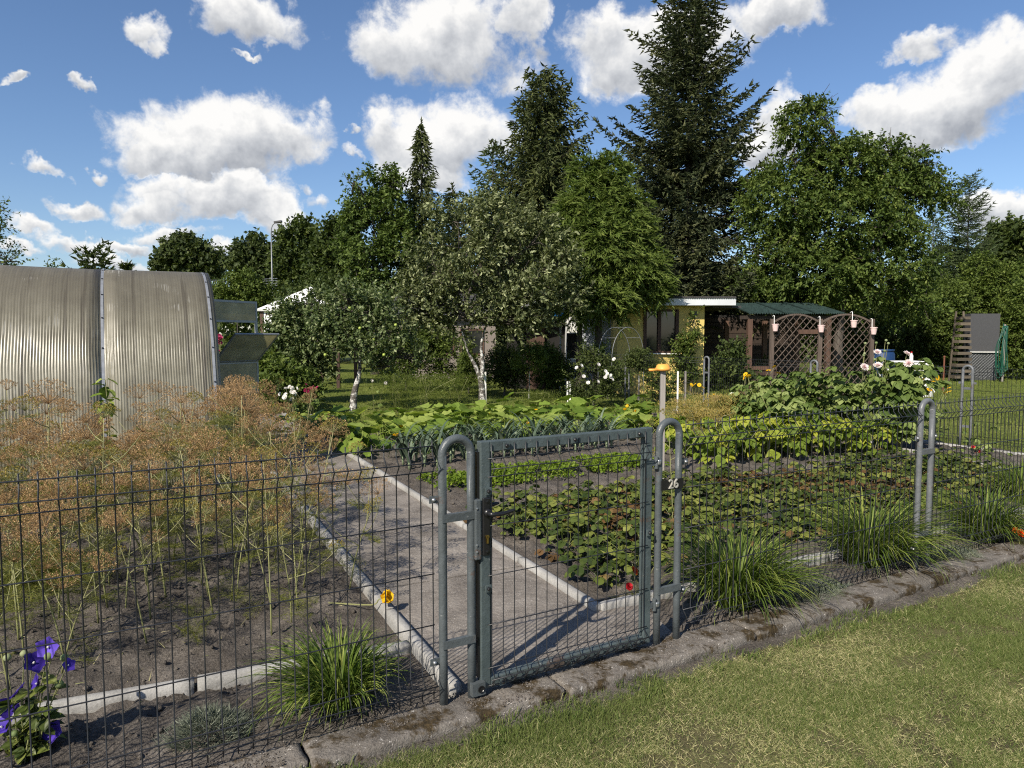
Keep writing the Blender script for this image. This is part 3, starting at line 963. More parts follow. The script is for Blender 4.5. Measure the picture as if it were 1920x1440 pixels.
WR = 0.0027
HZ = [0.085, 0.125, 0.165, 0.38, 0.60, 0.815, 1.035, 1.078, 1.142]       # horizontal wires
def wire_profile(h_tip, z0, fold=0.034, top=True, bot=True):
    pts = [(0, 0, z0)]
    if bot:
        pts += [(0, 0, 0.087), (0, -fold, 0.127), (0, 0, 0.167)]
    if top:
        pts += [(0, 0, 1.030), (0, -fold, 1.073), (0, 0, 1.112)]
    pts += [(0, 0, h_tip)]
    return pts
vw_me = None
def wire_mesh(name, pts, r=WR, sides=5):
    return MB().tube(pts, r, sides).mesh(name, M['wire'], True)
vw_me = wire_mesh('vertical_wire', wire_profile(1.165, 0.055))
def panel(label, s0, s1, group='wire mesh panels of the front fence'):
    L = s1 - s0
    root = thing('wire_fence', label, 'fence', S(s0, 0, 0.0), FROT, group)
    k = int(L / 0.0525)
    for i in range(k + 1):
        inst('vertical_wire', vw_me, root, (i * L / k, RNG.uniform(-.0008, .0008), RNG.uniform(-.002, .002)), (0, RNG.uniform(-.0015, .0015), 0))
    hm = wire_mesh('horizontal_wire', [(x, 0, 0) for x in np.linspace(-.004, L + .004, 6)])
    for z in HZ:
        y = -0.034 if z in (0.125, 1.078) else -0.002
        inst('horizontal_wire', hm, root, (0, y - 0.0035, z))
    return root
p_left = panel('wire fence panel left of the gate in front of the dill bed', -2.62, -0.045)
p_mid = panel('wire fence panel right of the gate in front of the strawberry bed', s_r + POST_GAP + 0.045, s_e - 0.045)
p_right = panel('wire fence panel beyond the light grey post, running out of the picture on the right', s_e + POST_GAP + 0.045, s_e + POST_GAP + 2.55)

# the gate
g0, g1 = fence_s(897), fence_s(1221)
gate = thing('garden_gate', 'grey green wire mesh garden gate with black lever handle, closed', 'gate', S(g0, 0, 0.0), FROT)
GW = g1 - g0
GB, GT = 0.045, 1.145
def rail(name, x0, x1, z0, z1, d=0.04):
    return MB().box(((x0 + x1) / 2, 0.0, (z0 + z1) / 2), (x1 - x0, d, z1 - z0)).obj(name, M['gate'], gate)
for nm, x0, x1 in (('stile', 0, 0.046), ('stile', GW - 0.046, GW)):
    o = rail(nm, x0, x1, GB, GT)
    bv = o.modifiers.new('edge', 'BEVEL'); bv.width = 0.004; bv.segments = 2
for z0, z1, nm in ((GB + .001, GB + 0.045, 'bottom_rail'), (GT - 0.047, GT - .001, 'top_rail')):
    o = rail(nm, 0.0465, GW - 0.0465, z0, z1, 0.039)
    bv = o.modifiers.new('edge', 'BEVEL'); bv.width = 0.004; bv.segments = 2
# closing strip along the latch stile and inner groove of the hinge stile
MB().box((-0.006, 0.006, 0.6), (0.011, 0.026, 1.0)).obj('closing_strip', M['black'], gate)
MB().box((GW - 0.058, -0.008, 0.595), (0.006, 0.01, 1.0)).obj('inner_bead', M['gate'], gate)
MB().box((0.052, -0.008, 0.595), (0.006, 0.01, 1.0)).obj('inner_bead', M['gate'], gate)
gy = -0.0245
gw_me = wire_mesh('gate_wire', [(0, 0, 0.048), (0, 0, 0.062), (0, -0.03, 0.098), (0, 0, 0.138), (0, 0, 0.990), (0, -0.03, 1.030), (0, 0, 1.068), (0, 0, 1.132)], 0.0024)
ng = 16
for i in range(ng):
    x = 0.05 + (GW - 0.10) * i / (ng - 1)
    inst('vertical_wire', gw_me, gate, (x, gy, 0))
ghm = wire_mesh('gate_horizontal_wire', [(x, 0, 0) for x in np.linspace(0.03, GW - 0.03, 6)], 0.0024)
for z in (0.060, 0.098, 0.140, 0.335, 0.555, 0.775, 0.990, 1.030, 1.070):
    inst('horizontal_wire', ghm, gate, (0, gy - (0.034 if z in (0.098, 1.030) else 0.004), z))
# scalloped lower edge: each wire of the bottom fold is tied to the next
sc = MB()
for i in range(ng - 1):
    x0 = 0.05 + (GW - 0.10) * i / (ng - 1)
    dx = (GW - 0.10) / (ng - 1)
    sc.tube([(x0 + dx * (0.5 - 0.5 * math.cos(a)), gy - 0.012, 0.058 + 0.034 * math.sin(a)) for a in np.linspace(0, math.pi, 9)], 0.0021, 5)
sc.obj('scalloped_wire', M['wire'], gate, smooth=True)
for (x, z) in ((0.12, GT - .023), (GW * .5, GT - .023), (GW - .10, GT - .023), (0.03, 0.93), (0.03, 0.50), (GW - .025, 0.62), (0.10, GB + .02), (GW * .5, GB + .02), (GW - .12, GB + .02)):
    c = MB().box((x, gy - 0.006, z), (0.03, 0.008, 0.03)).obj('mesh_clip', M['gate'], gate)
    MB().lathe([(0.009, -.003), (.009, .004), (.006, .008), (.0001, .008)], (0, 0, 0), 8, R=np.array([[1, 0, 0], [0, 0, -1], [0, 1, 0]])).obj('clip_bolt', M['black'], c, (x, gy - 0.012, z))
# lock
lp = MB().box((0.022, -0.026, 0.775), (0.036, 0.012, 0.255)).obj('lock_plate', M['black'], gate)
bv = lp.modifiers.new('edge', 'BEVEL'); bv.width = 0.0055; bv.segments = 3
for z in (0.885, 0.665):
    MB().lathe([(0.0065, 0), (.0065, .003), (.0001, .004)], (0, 0, 0), 10, R=np.array([[1, 0, 0], [0, 0, -1], [0, 1, 0]])).obj('screw', M['black'], lp, (0.022, -0.0325, z))
def lever(y, sgn):
    mb = MB()
    mb.tube(curve([(0.022, y, 0.838), (0.022, y + sgn * 0.035, 0.838), (0.034, y + sgn * 0.047, 0.838), (0.075, y + sgn * 0.048, 0.837), (0.135, y + sgn * 0.046, 0.846)], 20), np.array([.011] * 8 + [.0095] * 8 + [.008] * 3 + [.006]), 12)
    mb.lathe([(0.0001, -.014), (.017, -.013), (.017, .013), (.0001, .014)], (0.022, y + sgn * 0.006, 0.838), 14, R=np.array([[1, 0, 0], [0, 0, -1], [0, 1, 0]]))
    return mb.obj('lever_handle', M['black'], gate, smooth=True)
lever(-0.032, -1)
lever(0.022, 1)
kc = MB().lathe([(0.0085, 0), (.0085, .008), (.0001, .0085)], (0.022, -0.032, 0.732), 12, R=np.array([[1, 0, 0], [0, 0, -1], [0, 1, 0]]))
kc.box((0.022, -0.036, 0.715), (0.009, 0.008, 0.024))
key = kc.obj('lock_cylinder', M['brass'], lp)
MB().box((0.022, -0.0412, 0.732), (0.0022, 0.001, 0.009)).obj('keyhole', M['black'], key)
# drop bolt bracket in the lower corner
bk = MB().box((-0.022, -0.026, 0.062), (0.062, 0.028, 0.055)).obj('bolt_bracket', M['post'], gate)
MB().lathe([(0.0001, 0), (.011, .001), (.013, .004), (.016, .004), (.016, 0)], (0, 0, 0), 12, R=np.array([[1, 0, 0], [0, 0, -1], [0, 1, 0]])).obj('bracket_eye', M['black'], bk, (-0.012, -0.0405, 0.062))
# strike box on the latch post
sb = MB().box((POST_GAP + 0.021, -0.008, 0.765), (0.03, 0.044, 0.265)).obj('strike_box', M['post'], hp0)
bv = sb.modifiers.new('edge', 'BEVEL'); bv.width = 0.006; bv.segments = 2
for z in (0.86, 0.70, 0.67):
    MB().lathe([(0.005, 0), (.005, .003), (.0001, .004)], (0, 0, 0), 8, R=np.array([[1, 0, 0], [0, 0, -1], [0, 1, 0]])).obj('rivet', M['zinc'], sb, (POST_GAP + 0.012, -0.031, z))
# hinges
for z in (0.965, 0.235):
    hg = MB().box((GW + 0.012, -0.004, z), (0.03, 0.03, 0.028))
    hg.lathe([(0.0001, -.032), (.011, -.03), (.011, .03), (.0001, .032)], (GW + 0.030, -0.014, z), 12)
    hg.tube([(GW - 0.02, 0, z), (GW + 0.05, 0, z)], 0.007, 8)
    h_o = hg.obj('hinge', M['post'], gate)
    MB().lathe([(0.013, -.012), (.015, -.006), (.015, .006), (.013, .012), (.0001, .012)], (GW + 0.042, -0.016, z + 0.002), 6).obj('hinge_nut', M['zinc'], h_o)

# ------------------------------------------------------------------ side fence towards the neighbour
QROT = math.atan2(QDIR.y, QDIR.x)
def far_panel(label, a, L=2.42):
    root = thing('wire_fence', label, 'fence', a, QROT, 'wire mesh panels of the side fence')
    mb = MB()
    k = int(L / 0.0525)
    for i in range(k + 1):
        mb.tube([(i * L / k, q[1], q[2]) for q in wire_profile(1.165, 0.03)], WR, 3)
    mb.obj('vertical_wires', M['wire'], root, kind='stuff')
    hm = wire_mesh('far_horizontal_wire', [(0, 0, 0), (L, 0, 0)], 0.0026, 4)
    for z in HZ:
        inst('horizontal_wire', hm, root, (0, -0.03 if z in (0.125, 1.078) else -0.004, z))
    return root
names = ['side fence panel nearest the street, running out of the picture on the right', 'side fence panel between the nearest grey hoop and the big dahlia plant',
         'side fence panel behind the big dahlia plant', 'side fence panel behind the leafy dahlia bushes', 'side fence panel at the far end in front of the yellow shed']
plabels = ['grey hoop post of the side fence by the neighbour lawn, nearest of its row', 'grey hoop post of the side fence behind the tall dahlia bushes',
           'grey hoop post of the side fence below the vine on the yellow shed', 'grey hoop post of the side fence beside the round headed rose']
for i in range(5):
    far_panel(names[i], SF0 + QDIR * (2.55 * (i - 1) + (POST_GAP + .03 if True else 0)), 2.36)
for i in range(4):
    hoop_post(plabels[i], SF0 + QDIR * 2.55 * i, QROT, (0.84, 0.29), ((-0.03, 0.92), (POST_GAP + .03, 0.92)) if i == 0 else (), 'post2', group='hoop posts of the side fence')

# ------------------------------------------------------------------ greenhouse
GA = Vector((-0.883, -0.470, 0)).normalized()
GWD = Vector((-GA.y, GA.x, 0))            # local y
E0 = Vector((-3.09, 7.55, 0))
gh = thing('greenhouse', 'arched polycarbonate greenhouse with an open door leaf at its end', 'greenhouse', E0, math.atan2(GA.y, GA.x))
# local x runs to the left along the tunnel, local -y goes across it (GWD points back to the viewer)
HW, HH, HL = 1.48, 2.36, 4.2
sgn = 1 if GWD.dot(Vector((0, 1, 0))) > 0 else -1       # which way local y must go to reach the far side
def arch(a, off=0.0, x=0.0):
    "a from 0 (near base) to pi (far base)"
    e = 2.25
    c, s_ = math.cos(a), math.sin(a)
    y = HW - (HW + off) * math.copysign(abs(c) ** (2 / e), c)
    z = (HH + off) * abs(s_) ** (2 / e)
    return (x, sgn * y, z)
AA = np.linspace(0, math.pi, 61)
def arch_sheet(x0, x1, off, nx):
    xs = np.linspace(x0, x1, nx)
    V = [arch(a, off + 0.004 * math.sin(a * 9 + x * 3), x) for x in xs for a in AA]
    k = len(AA)
    F = np.array([[i * k + j, (i + 1) * k + j, (i + 1) * k + j + 1, i * k + j + 1] for i in range(nx - 1) for j in range(k - 1)])
    return V, F
joints = [0.06, 1.10, 2.14, 3.18, 4.2]
for i in range(4):
    x0, x1 = (0.0 if i == 0 else joints[i] + .002), joints[i + 1] - .002
    V, F = arch_sheet(x0, x1, 0.0, 8)
    o = inst('polycarbonate_sheet', mesh('polycarbonate_sheet', V, F, M['poly'], smooth=True), gh)
    sol = o.modifiers.new('thickness', 'SOLIDIFY'); sol.thickness = 0.006; sol.offset = -1
for x in joints[:4]:
    mb = MB()
    w_ = 0.027
    for k_ in range(len(AA) - 1):
        p, q = arch(AA[k_], 0.007), arch(AA[k_ + 1], 0.007)
        p2, q2 = arch(AA[k_], 0.010), arch(AA[k_ + 1], 0.010)
        V = [(x - w_ / 2, p[1], p[2]), (x + w_ / 2, p[1], p[2]), (x + w_ / 2, q[1], q[2]), (x - w_ / 2, q[1], q[2]),
             (x - w_ / 2, p2[1], p2[2]), (x + w_ / 2, p2[1], p2[2]), (x + w_ / 2, q2[1], q2[2]), (x - w_ / 2, q2[1], q2[2])]
        mb.add(V, np.array([[4, 5, 6, 7], [0, 1, 5, 4], [2, 3, 7, 6], [1, 2, 6, 5], [3, 0, 4, 7]]))
    st = mb.obj('joint_strip', M['galv'], gh)
    for a in np.linspace(0.25, 1.75, 9):
        p = arch(a, 0.012, x)
        MB().lathe([(0.009, -0.006), (.009, .004), (.0001, .006)], (0, 0, 0), 7).obj('screw', M['black'], st, p, (sgn * (math.pi / 2 - a), 0, 0))
    mb = MB().tube([arch(a, -0.03, x) for a in AA[::3]], 0.012, 6)
    mb.obj('arch_tube', M['galv'], gh, smooth=True)
for a in (0.42, 0.93, 1.57, 2.2, 2.7):
    p = arch(a, -0.012)
    MB().tube([(0.02, p[1], p[2]), (HL, p[1], p[2])], 0.012, 6).obj('purlin', M['galv'], gh)
# end walls
def end_wall(x, door):
    mb = MB()
    pts = [arch(a, -0.03, x) for a in np.linspace(0.0, math.pi, 31)]
    V = [(q[0], q[1], q[2]) for q in pts] + [(q[0], q[1], 0.0) for q in pts]
    k = len(pts)
    F = []
    for i in range(k - 1):
        ymid = sgn * (pts[i][1] + pts[i + 1][1]) / 2
        if door and 1.15 < ymid < 2.0:
            continue
        F.append([i, i + 1, k + i + 1, k + i])
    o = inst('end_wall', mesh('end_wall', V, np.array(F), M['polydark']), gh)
    sol = o.modifiers.new('thickness', 'SOLIDIFY'); sol.thickness = 0.006
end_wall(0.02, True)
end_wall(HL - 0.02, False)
for y in (1.12, 2.06):
    MB().beam((0.0, sgn * y, 0), (0.0, sgn * y, 2.0), 0.03, 0.03, (1, 0, 0)).obj('door_jamb', M['galv'], gh)
# door leaf, swung out 90 degrees so it stands in line with the tunnel
yd = sgn * 2.2
leaf = thing('door_leaf', None, None); leaf.parent = gh; leaf.location = (-0.03, yd, 0); leaf.rotation_euler = (0, 0, math.radians(36.4))
LW = 0.90
def dbeam(a, b, w=0.03, h=0.03, nm='door_frame', m='galv'):
    return MB().beam(a, b, w, h, (0, 1, 0)).obj(nm, M[m], leaf)
for x in (0, -LW):
    dbeam((x, 0, 0.10), (x, 0, 2.09))
for z in (0.10, 1.22, 1.80, 2.075):
    dbeam((-0.0155, 0, z), (-LW + 0.0155, 0, z))
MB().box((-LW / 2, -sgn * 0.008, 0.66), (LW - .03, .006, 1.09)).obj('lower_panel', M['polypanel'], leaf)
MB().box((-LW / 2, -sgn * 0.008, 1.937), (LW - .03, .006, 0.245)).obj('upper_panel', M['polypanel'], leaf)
# tilted vent flap, hinged along its lower edge, leaning out to the viewer
a = math.radians(47)
R = np.array([[1, 0, 0], [0, math.cos(a), -sgn * -math.sin(a) * -1], [0, 0, 1]])
fy, fz = -sgn * math.sin(a), math.cos(a)
flv = MB()
o_, e_ = np.array([-LW / 2, -sgn * 0.02, 1.235]), np.array([0, fy, fz])
nrm = np.array([0, fz, -fy])
def flap_box(u0, u1, v0, v1, th, nm, m):
    c = o_ + np.array([(u0 + u1) / 2, 0, 0]) + e_ * (v0 + v1) / 2
    Rm = np.stack([[1, 0, 0], e_, np.cross([1, 0, 0], e_)], 1)
    return MB().box(c, (u1 - u0, v1 - v0, th), Rm).obj(nm, M[m], leaf)
hw = LW / 2
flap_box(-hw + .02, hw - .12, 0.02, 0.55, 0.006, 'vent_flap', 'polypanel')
for (u0, u1, v0, v1) in ((-hw, hw - .10, 0, 0.022), (-hw, hw - .10, 0.55, 0.572), (-hw, -hw + .022, 0.0225, 0.5495), (hw - .122, hw - .10, 0.0225, 0.5495)):
    flap_box(u0, u1, v0, v1, 0.022, 'flap_frame', 'galv')

# ------------------------------------------------------------------ sheds and garden furniture
def wall_with_opening(root, name, x0, x1, z1, depth, op, m, y0=0.0):
    "front wall split round one opening (ox0, ox1, oz0, oz1)"
    a, b, c, d = op
    mb = MB()
    th = 0.14
    for (u0, u1, w0, w1) in ((x0, a, 0, z1), (b, x1, 0, z1), (a, b, 0, c), (a, b, d, z1)):
        if u1 - u0 > 0.01 and w1 - w0 > 0.01:
            mb.box(((u0 + u1) / 2, y0 + th / 2, (w0 + w1) / 2), (u1 - u0, th, w1 - w0))
    mb.box((x0 + th / 2, y0 + th + (depth - th) / 2, z1 / 2), (th, depth - th, z1))
    mb.box((x1 - th / 2, y0 + th + (depth - th) / 2, z1 / 2), (th, depth - th, z1))
    mb.box(((x0 + x1) / 2, y0 + depth - th / 2, z1 / 2), (x1 - x0 - 2 * th - .002, th - .002, z1))
    return mb.obj(name, m, root)

YS = 20.0
shed = thing('garden_shed', 'yellow rendered garden shed with flat grey edged roof', 'shed', (0, YS, -0.04))
def X(px, Y=YS): return D(px, 640, Y).x
def Z(py, Y=YS): return D(960, py, Y).z + 0.04
wall_with_opening(shed, 'wall', X(1157), X(1320), Z(572), 2.6, (X(1206), X(1272), Z(662), Z(580)), M['yellow'])
wf = MB()
for (u0, u1, w0, w1) in ((X(1206), X(1212), Z(662), Z(580)), (X(1266), X(1272), Z(662), Z(580)), (X(1210), X(1268), Z(584), Z(580)), (X(1210), X(1268), Z(662), Z(658)), (X(1233), X(1239), Z(658), Z(584))):
    wf.box(((u0 + u1) / 2, 0.02, (w0 + w1) / 2), (u1 - u0, 0.10, w1 - w0))
win = wf.obj('window', M['frame_wood'], shed)
MB().box(((X(1210) + X(1268)) / 2, 0.06, (Z(658) + Z(584)) / 2), (X(1268) - X(1210), 0.008, Z(584) - Z(658))).obj('pane', M['glass'], win)
MB().box(((X(1206) + X(1272)) / 2, -0.04, Z(663)), (X(1272) - X(1206) + .1, 0.12, 0.03)).obj('sill', M['white'], win)
cu = MB()
for k_ in range(10):
    cu.box((X(1262) + k_ * 0.012, 0.085 + 0.008 * (k_ % 2), (Z(640) + Z(586)) / 2), (0.016, 0.01, Z(586) - Z(640)))
cu.obj('curtain', M['cloth'], win)
rf = MB().box(((X(1205) + X(1370)) / 2, 1.15, Z(567)), (X(1370) - X(1205), 3.1, Z(560) - Z(573))).obj('roof', M['fascia'], shed)
rr = MB()
nr = 40
for k_ in range(nr):
    x0 = X(1205) + (X(1370) - X(1205)) * (k_ + .5) / nr
    rr.tube([(x0, -0.43, Z(559)), (x0, 2.7, Z(559) + .02)], 0.032, 6)
rr.obj('corrugated_sheet', M['roofdark'], rf)
ch = MB().box(((X(1222) + X(1245)) / 2, 1.2, Z(545)), (X(1245) - X(1222), 0.4, Z(532) - Z(560))).obj('chimney', M['panelgrey'], shed)
MB().box(((X(1222) + X(1245)) / 2, 1.2, Z(531)), (X(1245) - X(1222) + .1, 0.5, 0.05)).obj('chimney_cap', M['roofdark'], ch)
lam = MB().box((X(1302), -0.05, Z(588)), (0.09, 0.1, 0.13)).obj('wall_lamp', M['black'], shed)

# white shed left of it, one wall coloured blue grey for its shade
YW = 21.2
sh2 = thing('garden_shed', 'white shed with one wall in blue grey shade colour, half hidden behind the cherry tree', 'shed', (0, YW, -0.04))
MB().box(((X(1088, YW) + X(1156, YW)) / 2, 1.2, Z(575, YW) / 2), (X(1156, YW) - X(1088, YW), 2.4, Z(575, YW))).obj('wall', M['shaded_white_wall'], sh2)
MB().box(((X(1062, YW) + X(1087, YW)) / 2, 1.0, Z(572, YW) / 2), (X(1087, YW) - X(1062, YW), 2.2, Z(572, YW))).obj('porch_wall', M['white_wall'], sh2)
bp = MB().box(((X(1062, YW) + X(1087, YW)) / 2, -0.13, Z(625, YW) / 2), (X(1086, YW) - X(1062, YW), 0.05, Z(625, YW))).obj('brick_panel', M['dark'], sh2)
bme = MB().box((0, 0, 0), (0.215, 0.03, 0.062)).mesh('brick', M['white'])
for r_ in range(13):
    for c_ in range(2):
        inst('brick', bme, bp, (X(1062, YW) + 0.11 + c_ * 0.225 - (0.05 if r_ % 2 else 0), -0.16, 0.05 + r_ * 0.074))
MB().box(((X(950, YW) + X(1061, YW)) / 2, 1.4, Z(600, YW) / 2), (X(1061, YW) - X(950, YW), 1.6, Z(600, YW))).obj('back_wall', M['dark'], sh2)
dr = MB().box((X(1005, YW), 0.5, 1.0), (X(1020, YW) - X(985, YW), 0.06, 2.0)).obj('door', M['frame_wood'], sh2)
r2 = MB()
r2.beam((X(935, YW), 0.4, Z(587, YW)), (X(1052, YW), 0.4, Z(556, YW)), 1.6, 0.10, (0, 0, 1))
r2.box(((X(1050, YW) + X(1150, YW)) / 2, 1.0, Z(568, YW)), (X(1150, YW) - X(1056, YW), 2.6, 0.08))
r2.obj('roof', M['fascia'], sh2)

# far pale house glimpsed between the trees
YH = 27.0
fh = thing('house', 'grey and brick house glimpsed behind the cherry tree', 'house', (0, YH, -0.04))
MB().box(((X(740, YH) + X(930, YH)) / 2, 2, Z(590, YH) / 2), (X(930, YH) - X(740, YH), 4, Z(590, YH))).obj('wall', solid('grey_brown_render', (0.20, 0.17, 0.15), .9), fh)
rv = [(X(730, YH), -.4, Z(592, YH)), (X(940, YH), -.4, Z(592, YH)), (X(940, YH), 2, Z(545, YH)), (X(730, YH), 2, Z(545, YH)), (X(730, YH), 4.4, Z(592, YH)), (X(940, YH), 4.4, Z(592, YH))]
rfo = inst('roof', mesh('roof', rv, [np.array([[0, 1, 2, 3], [3, 2, 5, 4]]), np.array([[0, 3, 4], [1, 5, 2]])], M['panelgrey']), fh)
for px_ in (770, 830, 885):
    w_ = MB().box((X(px_, YH), -0.02, 1.4), (0.9, 0.06, 1.0)).obj('window', M['frame_wood'], fh)
    MB().box((X(px_, YH), -0.055, 1.4), (0.76, 0.01, 0.86)).obj('pane', M['glass'], w_)

# gazebo on the left
YG = 22.0
gz = thing('gazebo', 'brown timber gazebo with white sloping roof behind the apple tree', 'gazebo', (0, YG, -0.04))
gx0, gx1 = X(484, YG), X(640, YG)
zr = Z(580, YG)
gc = ((gx0 + gx1) / 2, 1.3, Z(532, YG))
rv = [(gx0, -.1, zr), (gx1, -.1, zr), (gx1, 2.7, zr), (gx0, 2.7, zr), gc]
o = inst('roof', mesh('roof', rv, [np.array([[0, 1, 4], [1, 2, 4], [2, 3, 4], [3, 0, 4]])], M['white']), gz)
sol = o.modifiers.new('thickness', 'SOLIDIFY'); sol.thickness = 0.06
for x in (gx0 + .12, (gx0 + gx1) / 2, gx1 - .12):
    for y in (0.05, 2.5):
        MB().box((x, y, zr / 2), (0.1, 0.1, zr)).obj('post', M['frame_wood'], gz)
MB().box(((gx0 + gx1) / 2, 0.05, zr - .12), (gx1 - gx0 - .36, 0.07, 0.12)).obj('beam', M['frame_wood'], gz)
cur = MB()
for k_ in range(5):
    cur.box((gx0 + 0.22 + k_ * 0.05, 0.02 + 0.02 * (k_ % 2), (zr + Z(622, YG)) / 2), (0.055, 0.02, zr - Z(622, YG)), taper=1.0)
cur.obj('curtain', M['cloth'], gz)
for k_ in range(6):
    z = 0.15 + k_ * 0.17
    MB().beam((gx0 + .36, 0.03, z), (gx0 + 1.2, 0.03, z + .14), 0.02, 0.05, (0, 1, 0)).obj('slat', M['frame_wood'], gz)
    MB().beam((gx0 + .36, 0.055, z + .14), (gx0 + 1.2, 0.055, z), 0.02, 0.05, (0, 1, 0)).obj('slat', M['frame_wood'], gz)

# folded parasol under the white roof
pa = thing('parasol', 'folded blue and green parasol beside the white shed wall', 'parasol', (X(1045, 20.4), 20.4, -0.04))
zz = Z(595, 20.4)
MB().beam((-0.5, 0, zz - .12), (0.28, 0, zz + .02), 0.1, 0.1).obj('green_cover', M['greenroof'], pa)
MB().box((0.12, 0.02, zz + 0.08), (0.42, 0.14, 0.11)).obj('blue_cover', solid('bright_blue_cloth', (0.02, 0.22, 0.62), .7), pa)
MB().tube([(0.1, 0.12, 0), (0.1, 0.12, zz)], 0.025, 8).obj('pole', M['galv'], pa)

# lean-to with green corrugated roof
YL = 20.6
lt = thing('lean_to', 'open timber lean-to with a green corrugated roof beside the yellow shed', 'lean-to', (0, YL, -0.04))
lx0, lx1 = X(1372, YL), X(1548, YL)
for i, (pa_, pb_) in enumerate(((1372, 1436), (1437, 1490), (1491, 1548))):
    a0, a1 = X(pa_, YL), X(pb_, YL)
    nx = 28
    xs = np.linspace(a0, a1, nx * 2)
    V = []
    for (y, z) in ((-0.75, Z(589, YL)), (0.9, Z(566, YL))):
        V += [(x + (0.22 if y < 0 else 0), y, z + 0.022 * math.cos(k_ * math.pi / 2)) for k_, x in enumerate(xs)]
    k_ = len(xs)
    F = np.array([[j, j + 1, k_ + j + 1, k_ + j] for j in range(k_ - 1)])
    o = inst('roof_sheet', mesh('roof_sheet', V, F, M['greenroof']), lt)
    sol = o.modifiers.new('thickness', 'SOLIDIFY'); sol.thickness = 0.008
    mbx = MB().beam((a0 + .22, -0.75, Z(589, YL) + .03), (a0, 0.9, Z(566, YL) + .03), 0.05, 0.03).obj('ridge_strip', M['greenroof'], lt)
for px_, y in ((1393, -.55), (1393, 1.6), (1470, 1.6), (1536, -.55), (1536, 1.6)):
    if True:
        MB().box((X(px_, YL), y, 1.05), (0.13, 0.13, 2.1)).obj('post', M['frame_wood'], lt)
MB().box(((lx0 + lx1) / 2, -0.55, 2.15), (lx1 - lx0, 0.08, 0.10)).obj('beam', M['shaded_wood'], lt)
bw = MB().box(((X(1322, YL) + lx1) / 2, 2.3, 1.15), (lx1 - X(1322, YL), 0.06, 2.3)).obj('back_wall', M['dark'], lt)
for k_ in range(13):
    MB().box(((X(1322, YL) + lx1) / 2, 2.255, 0.1 + k_ * 0.17), (lx1 - X(1322, YL), 0.02, 0.155)).obj('board', M['shaded_wood'], bw)
MB().box(((X(1322, YL) + X(1374, YL)) / 2, 0.8, 2.44), (X(1374, YL) - X(1322, YL), 3.0, 0.06)).obj('roof_deck', M['roofdark'], lt)
bn = thing('bench', 'brown wooden bench standing in front of the lean-to', 'bench', (X(1425, 19.0), 19.0, -0.04))
for k_ in range(3):
    MB().box((0, -0.15 + k_ * .13, 0.45), (1.1, 0.11, 0.035)).obj('seat_slat', M['frame_wood'], bn)
for z in (0.62, 0.76):
    MB().box((0, 0.22, z), (1.1, 0.03, 0.1)).obj('back_slat', M['frame_wood'], bn)
for x in (-.45, .45):
    MB().box((x, 0.0, 0.215), (0.06, 0.36, 0.43)).obj('leg', M['frame_wood'], bn)
    MB().box((x, 0.25, 0.5), (0.05, 0.03, 0.7)).obj('back_post', M['frame_wood'], bn)

# lattice screens with hanging pots
YT = 16.4
lats = []
tl = [('left arched brown lattice screen with a dark plank fixed across it', 1447, 1537), ('right arched brown lattice screen with a pot on its arch', 1537, 1634)]
sc_root = []
zt0 = Z(592, YT)
posts_px = (1447, 1537, 1634)
for i, (lab, a, b) in enumerate(tl):
    yo = YT + (0.0 if i == 0 else -0.0)
    root = thing('lattice_screen', lab, 'lattice screen', (X(a, YT), YT, -0.04), 0, 'arched lattice screens')
    W_ = X(b, YT) - X(a, YT)
    zc, rise = Z(606, YT), 0.20
    if i == 0:
        pxs = (0.0, W_)
    else:
        pxs = (W_,)
    for x in pxs:
        MB().box((x, 0.0, (Z(598, YT)) / 2), (0.085, 0.085, Z(598, YT))).obj('post', M['lattice'], root)
    x0_, x1_ = 0.05, W_ - 0.05
    top = lambda x: zc + rise * (1 - ((x - W_ / 2) / (W_ / 2)) ** 2)
    ab = MB()
    xs = np.linspace(x0_, x1_, 15)
    for p, q in zip(xs[:-1], xs[1:]):
        ab.beam((p, 0.0, top(p)), (q, 0.0, top(q)), 0.05, 0.04, (0, 0, 1))
    ab.obj('arched_top', M['lattice'], root)
    MB().box((W_ / 2, 0, 0.30), (W_ - 0.1, 0.05, 0.05)).obj('lower_rail', M['lattice'], root)
    step = 0.118
    for dirn in (1, -1):
        c0 = -2.6
        while c0 < 3.4:
            # line z = dirn * 1.18 * (x - W/2) + c0, clipped to the panel
            seg = [(x, dirn * 1.18 * (x - W_ / 2) + c0) for x in np.linspace(x0_, x1_, 60)]
            seg = [(x, z) for (x, z) in seg if 0.32 < z < top(x) - 0.01]
            if len(seg) > 4:
                yy = -0.012 if dirn == 1 else 0.012
                MB().beam((seg[0][0], yy, seg[0][1]), (seg[-1][0], yy, seg[-1][1]), 0.011, 0.028, (0, 1, 0)).obj('slat', M['lattice'], root)
            c0 += step * 1.55
    lats.append(root)
    if i == 0:
        MB().box((W_ * 0.74, -0.035, Z(622, YT)), (W_ * 0.4, 0.02, 0.10)).obj('plank', M['frame_wood'], root)
pots = [(1453, 614, 'pale pink hanging pot on the left post of the lattice screens'), (1539, 616, 'pale pink hanging pot on the middle post of the lattice screens'),
        (1600, 607, 'pale pink hanging pot high on the arch of the right lattice'), (1637, 620, 'pale pink hanging pot on the right post of the lattice screens')]
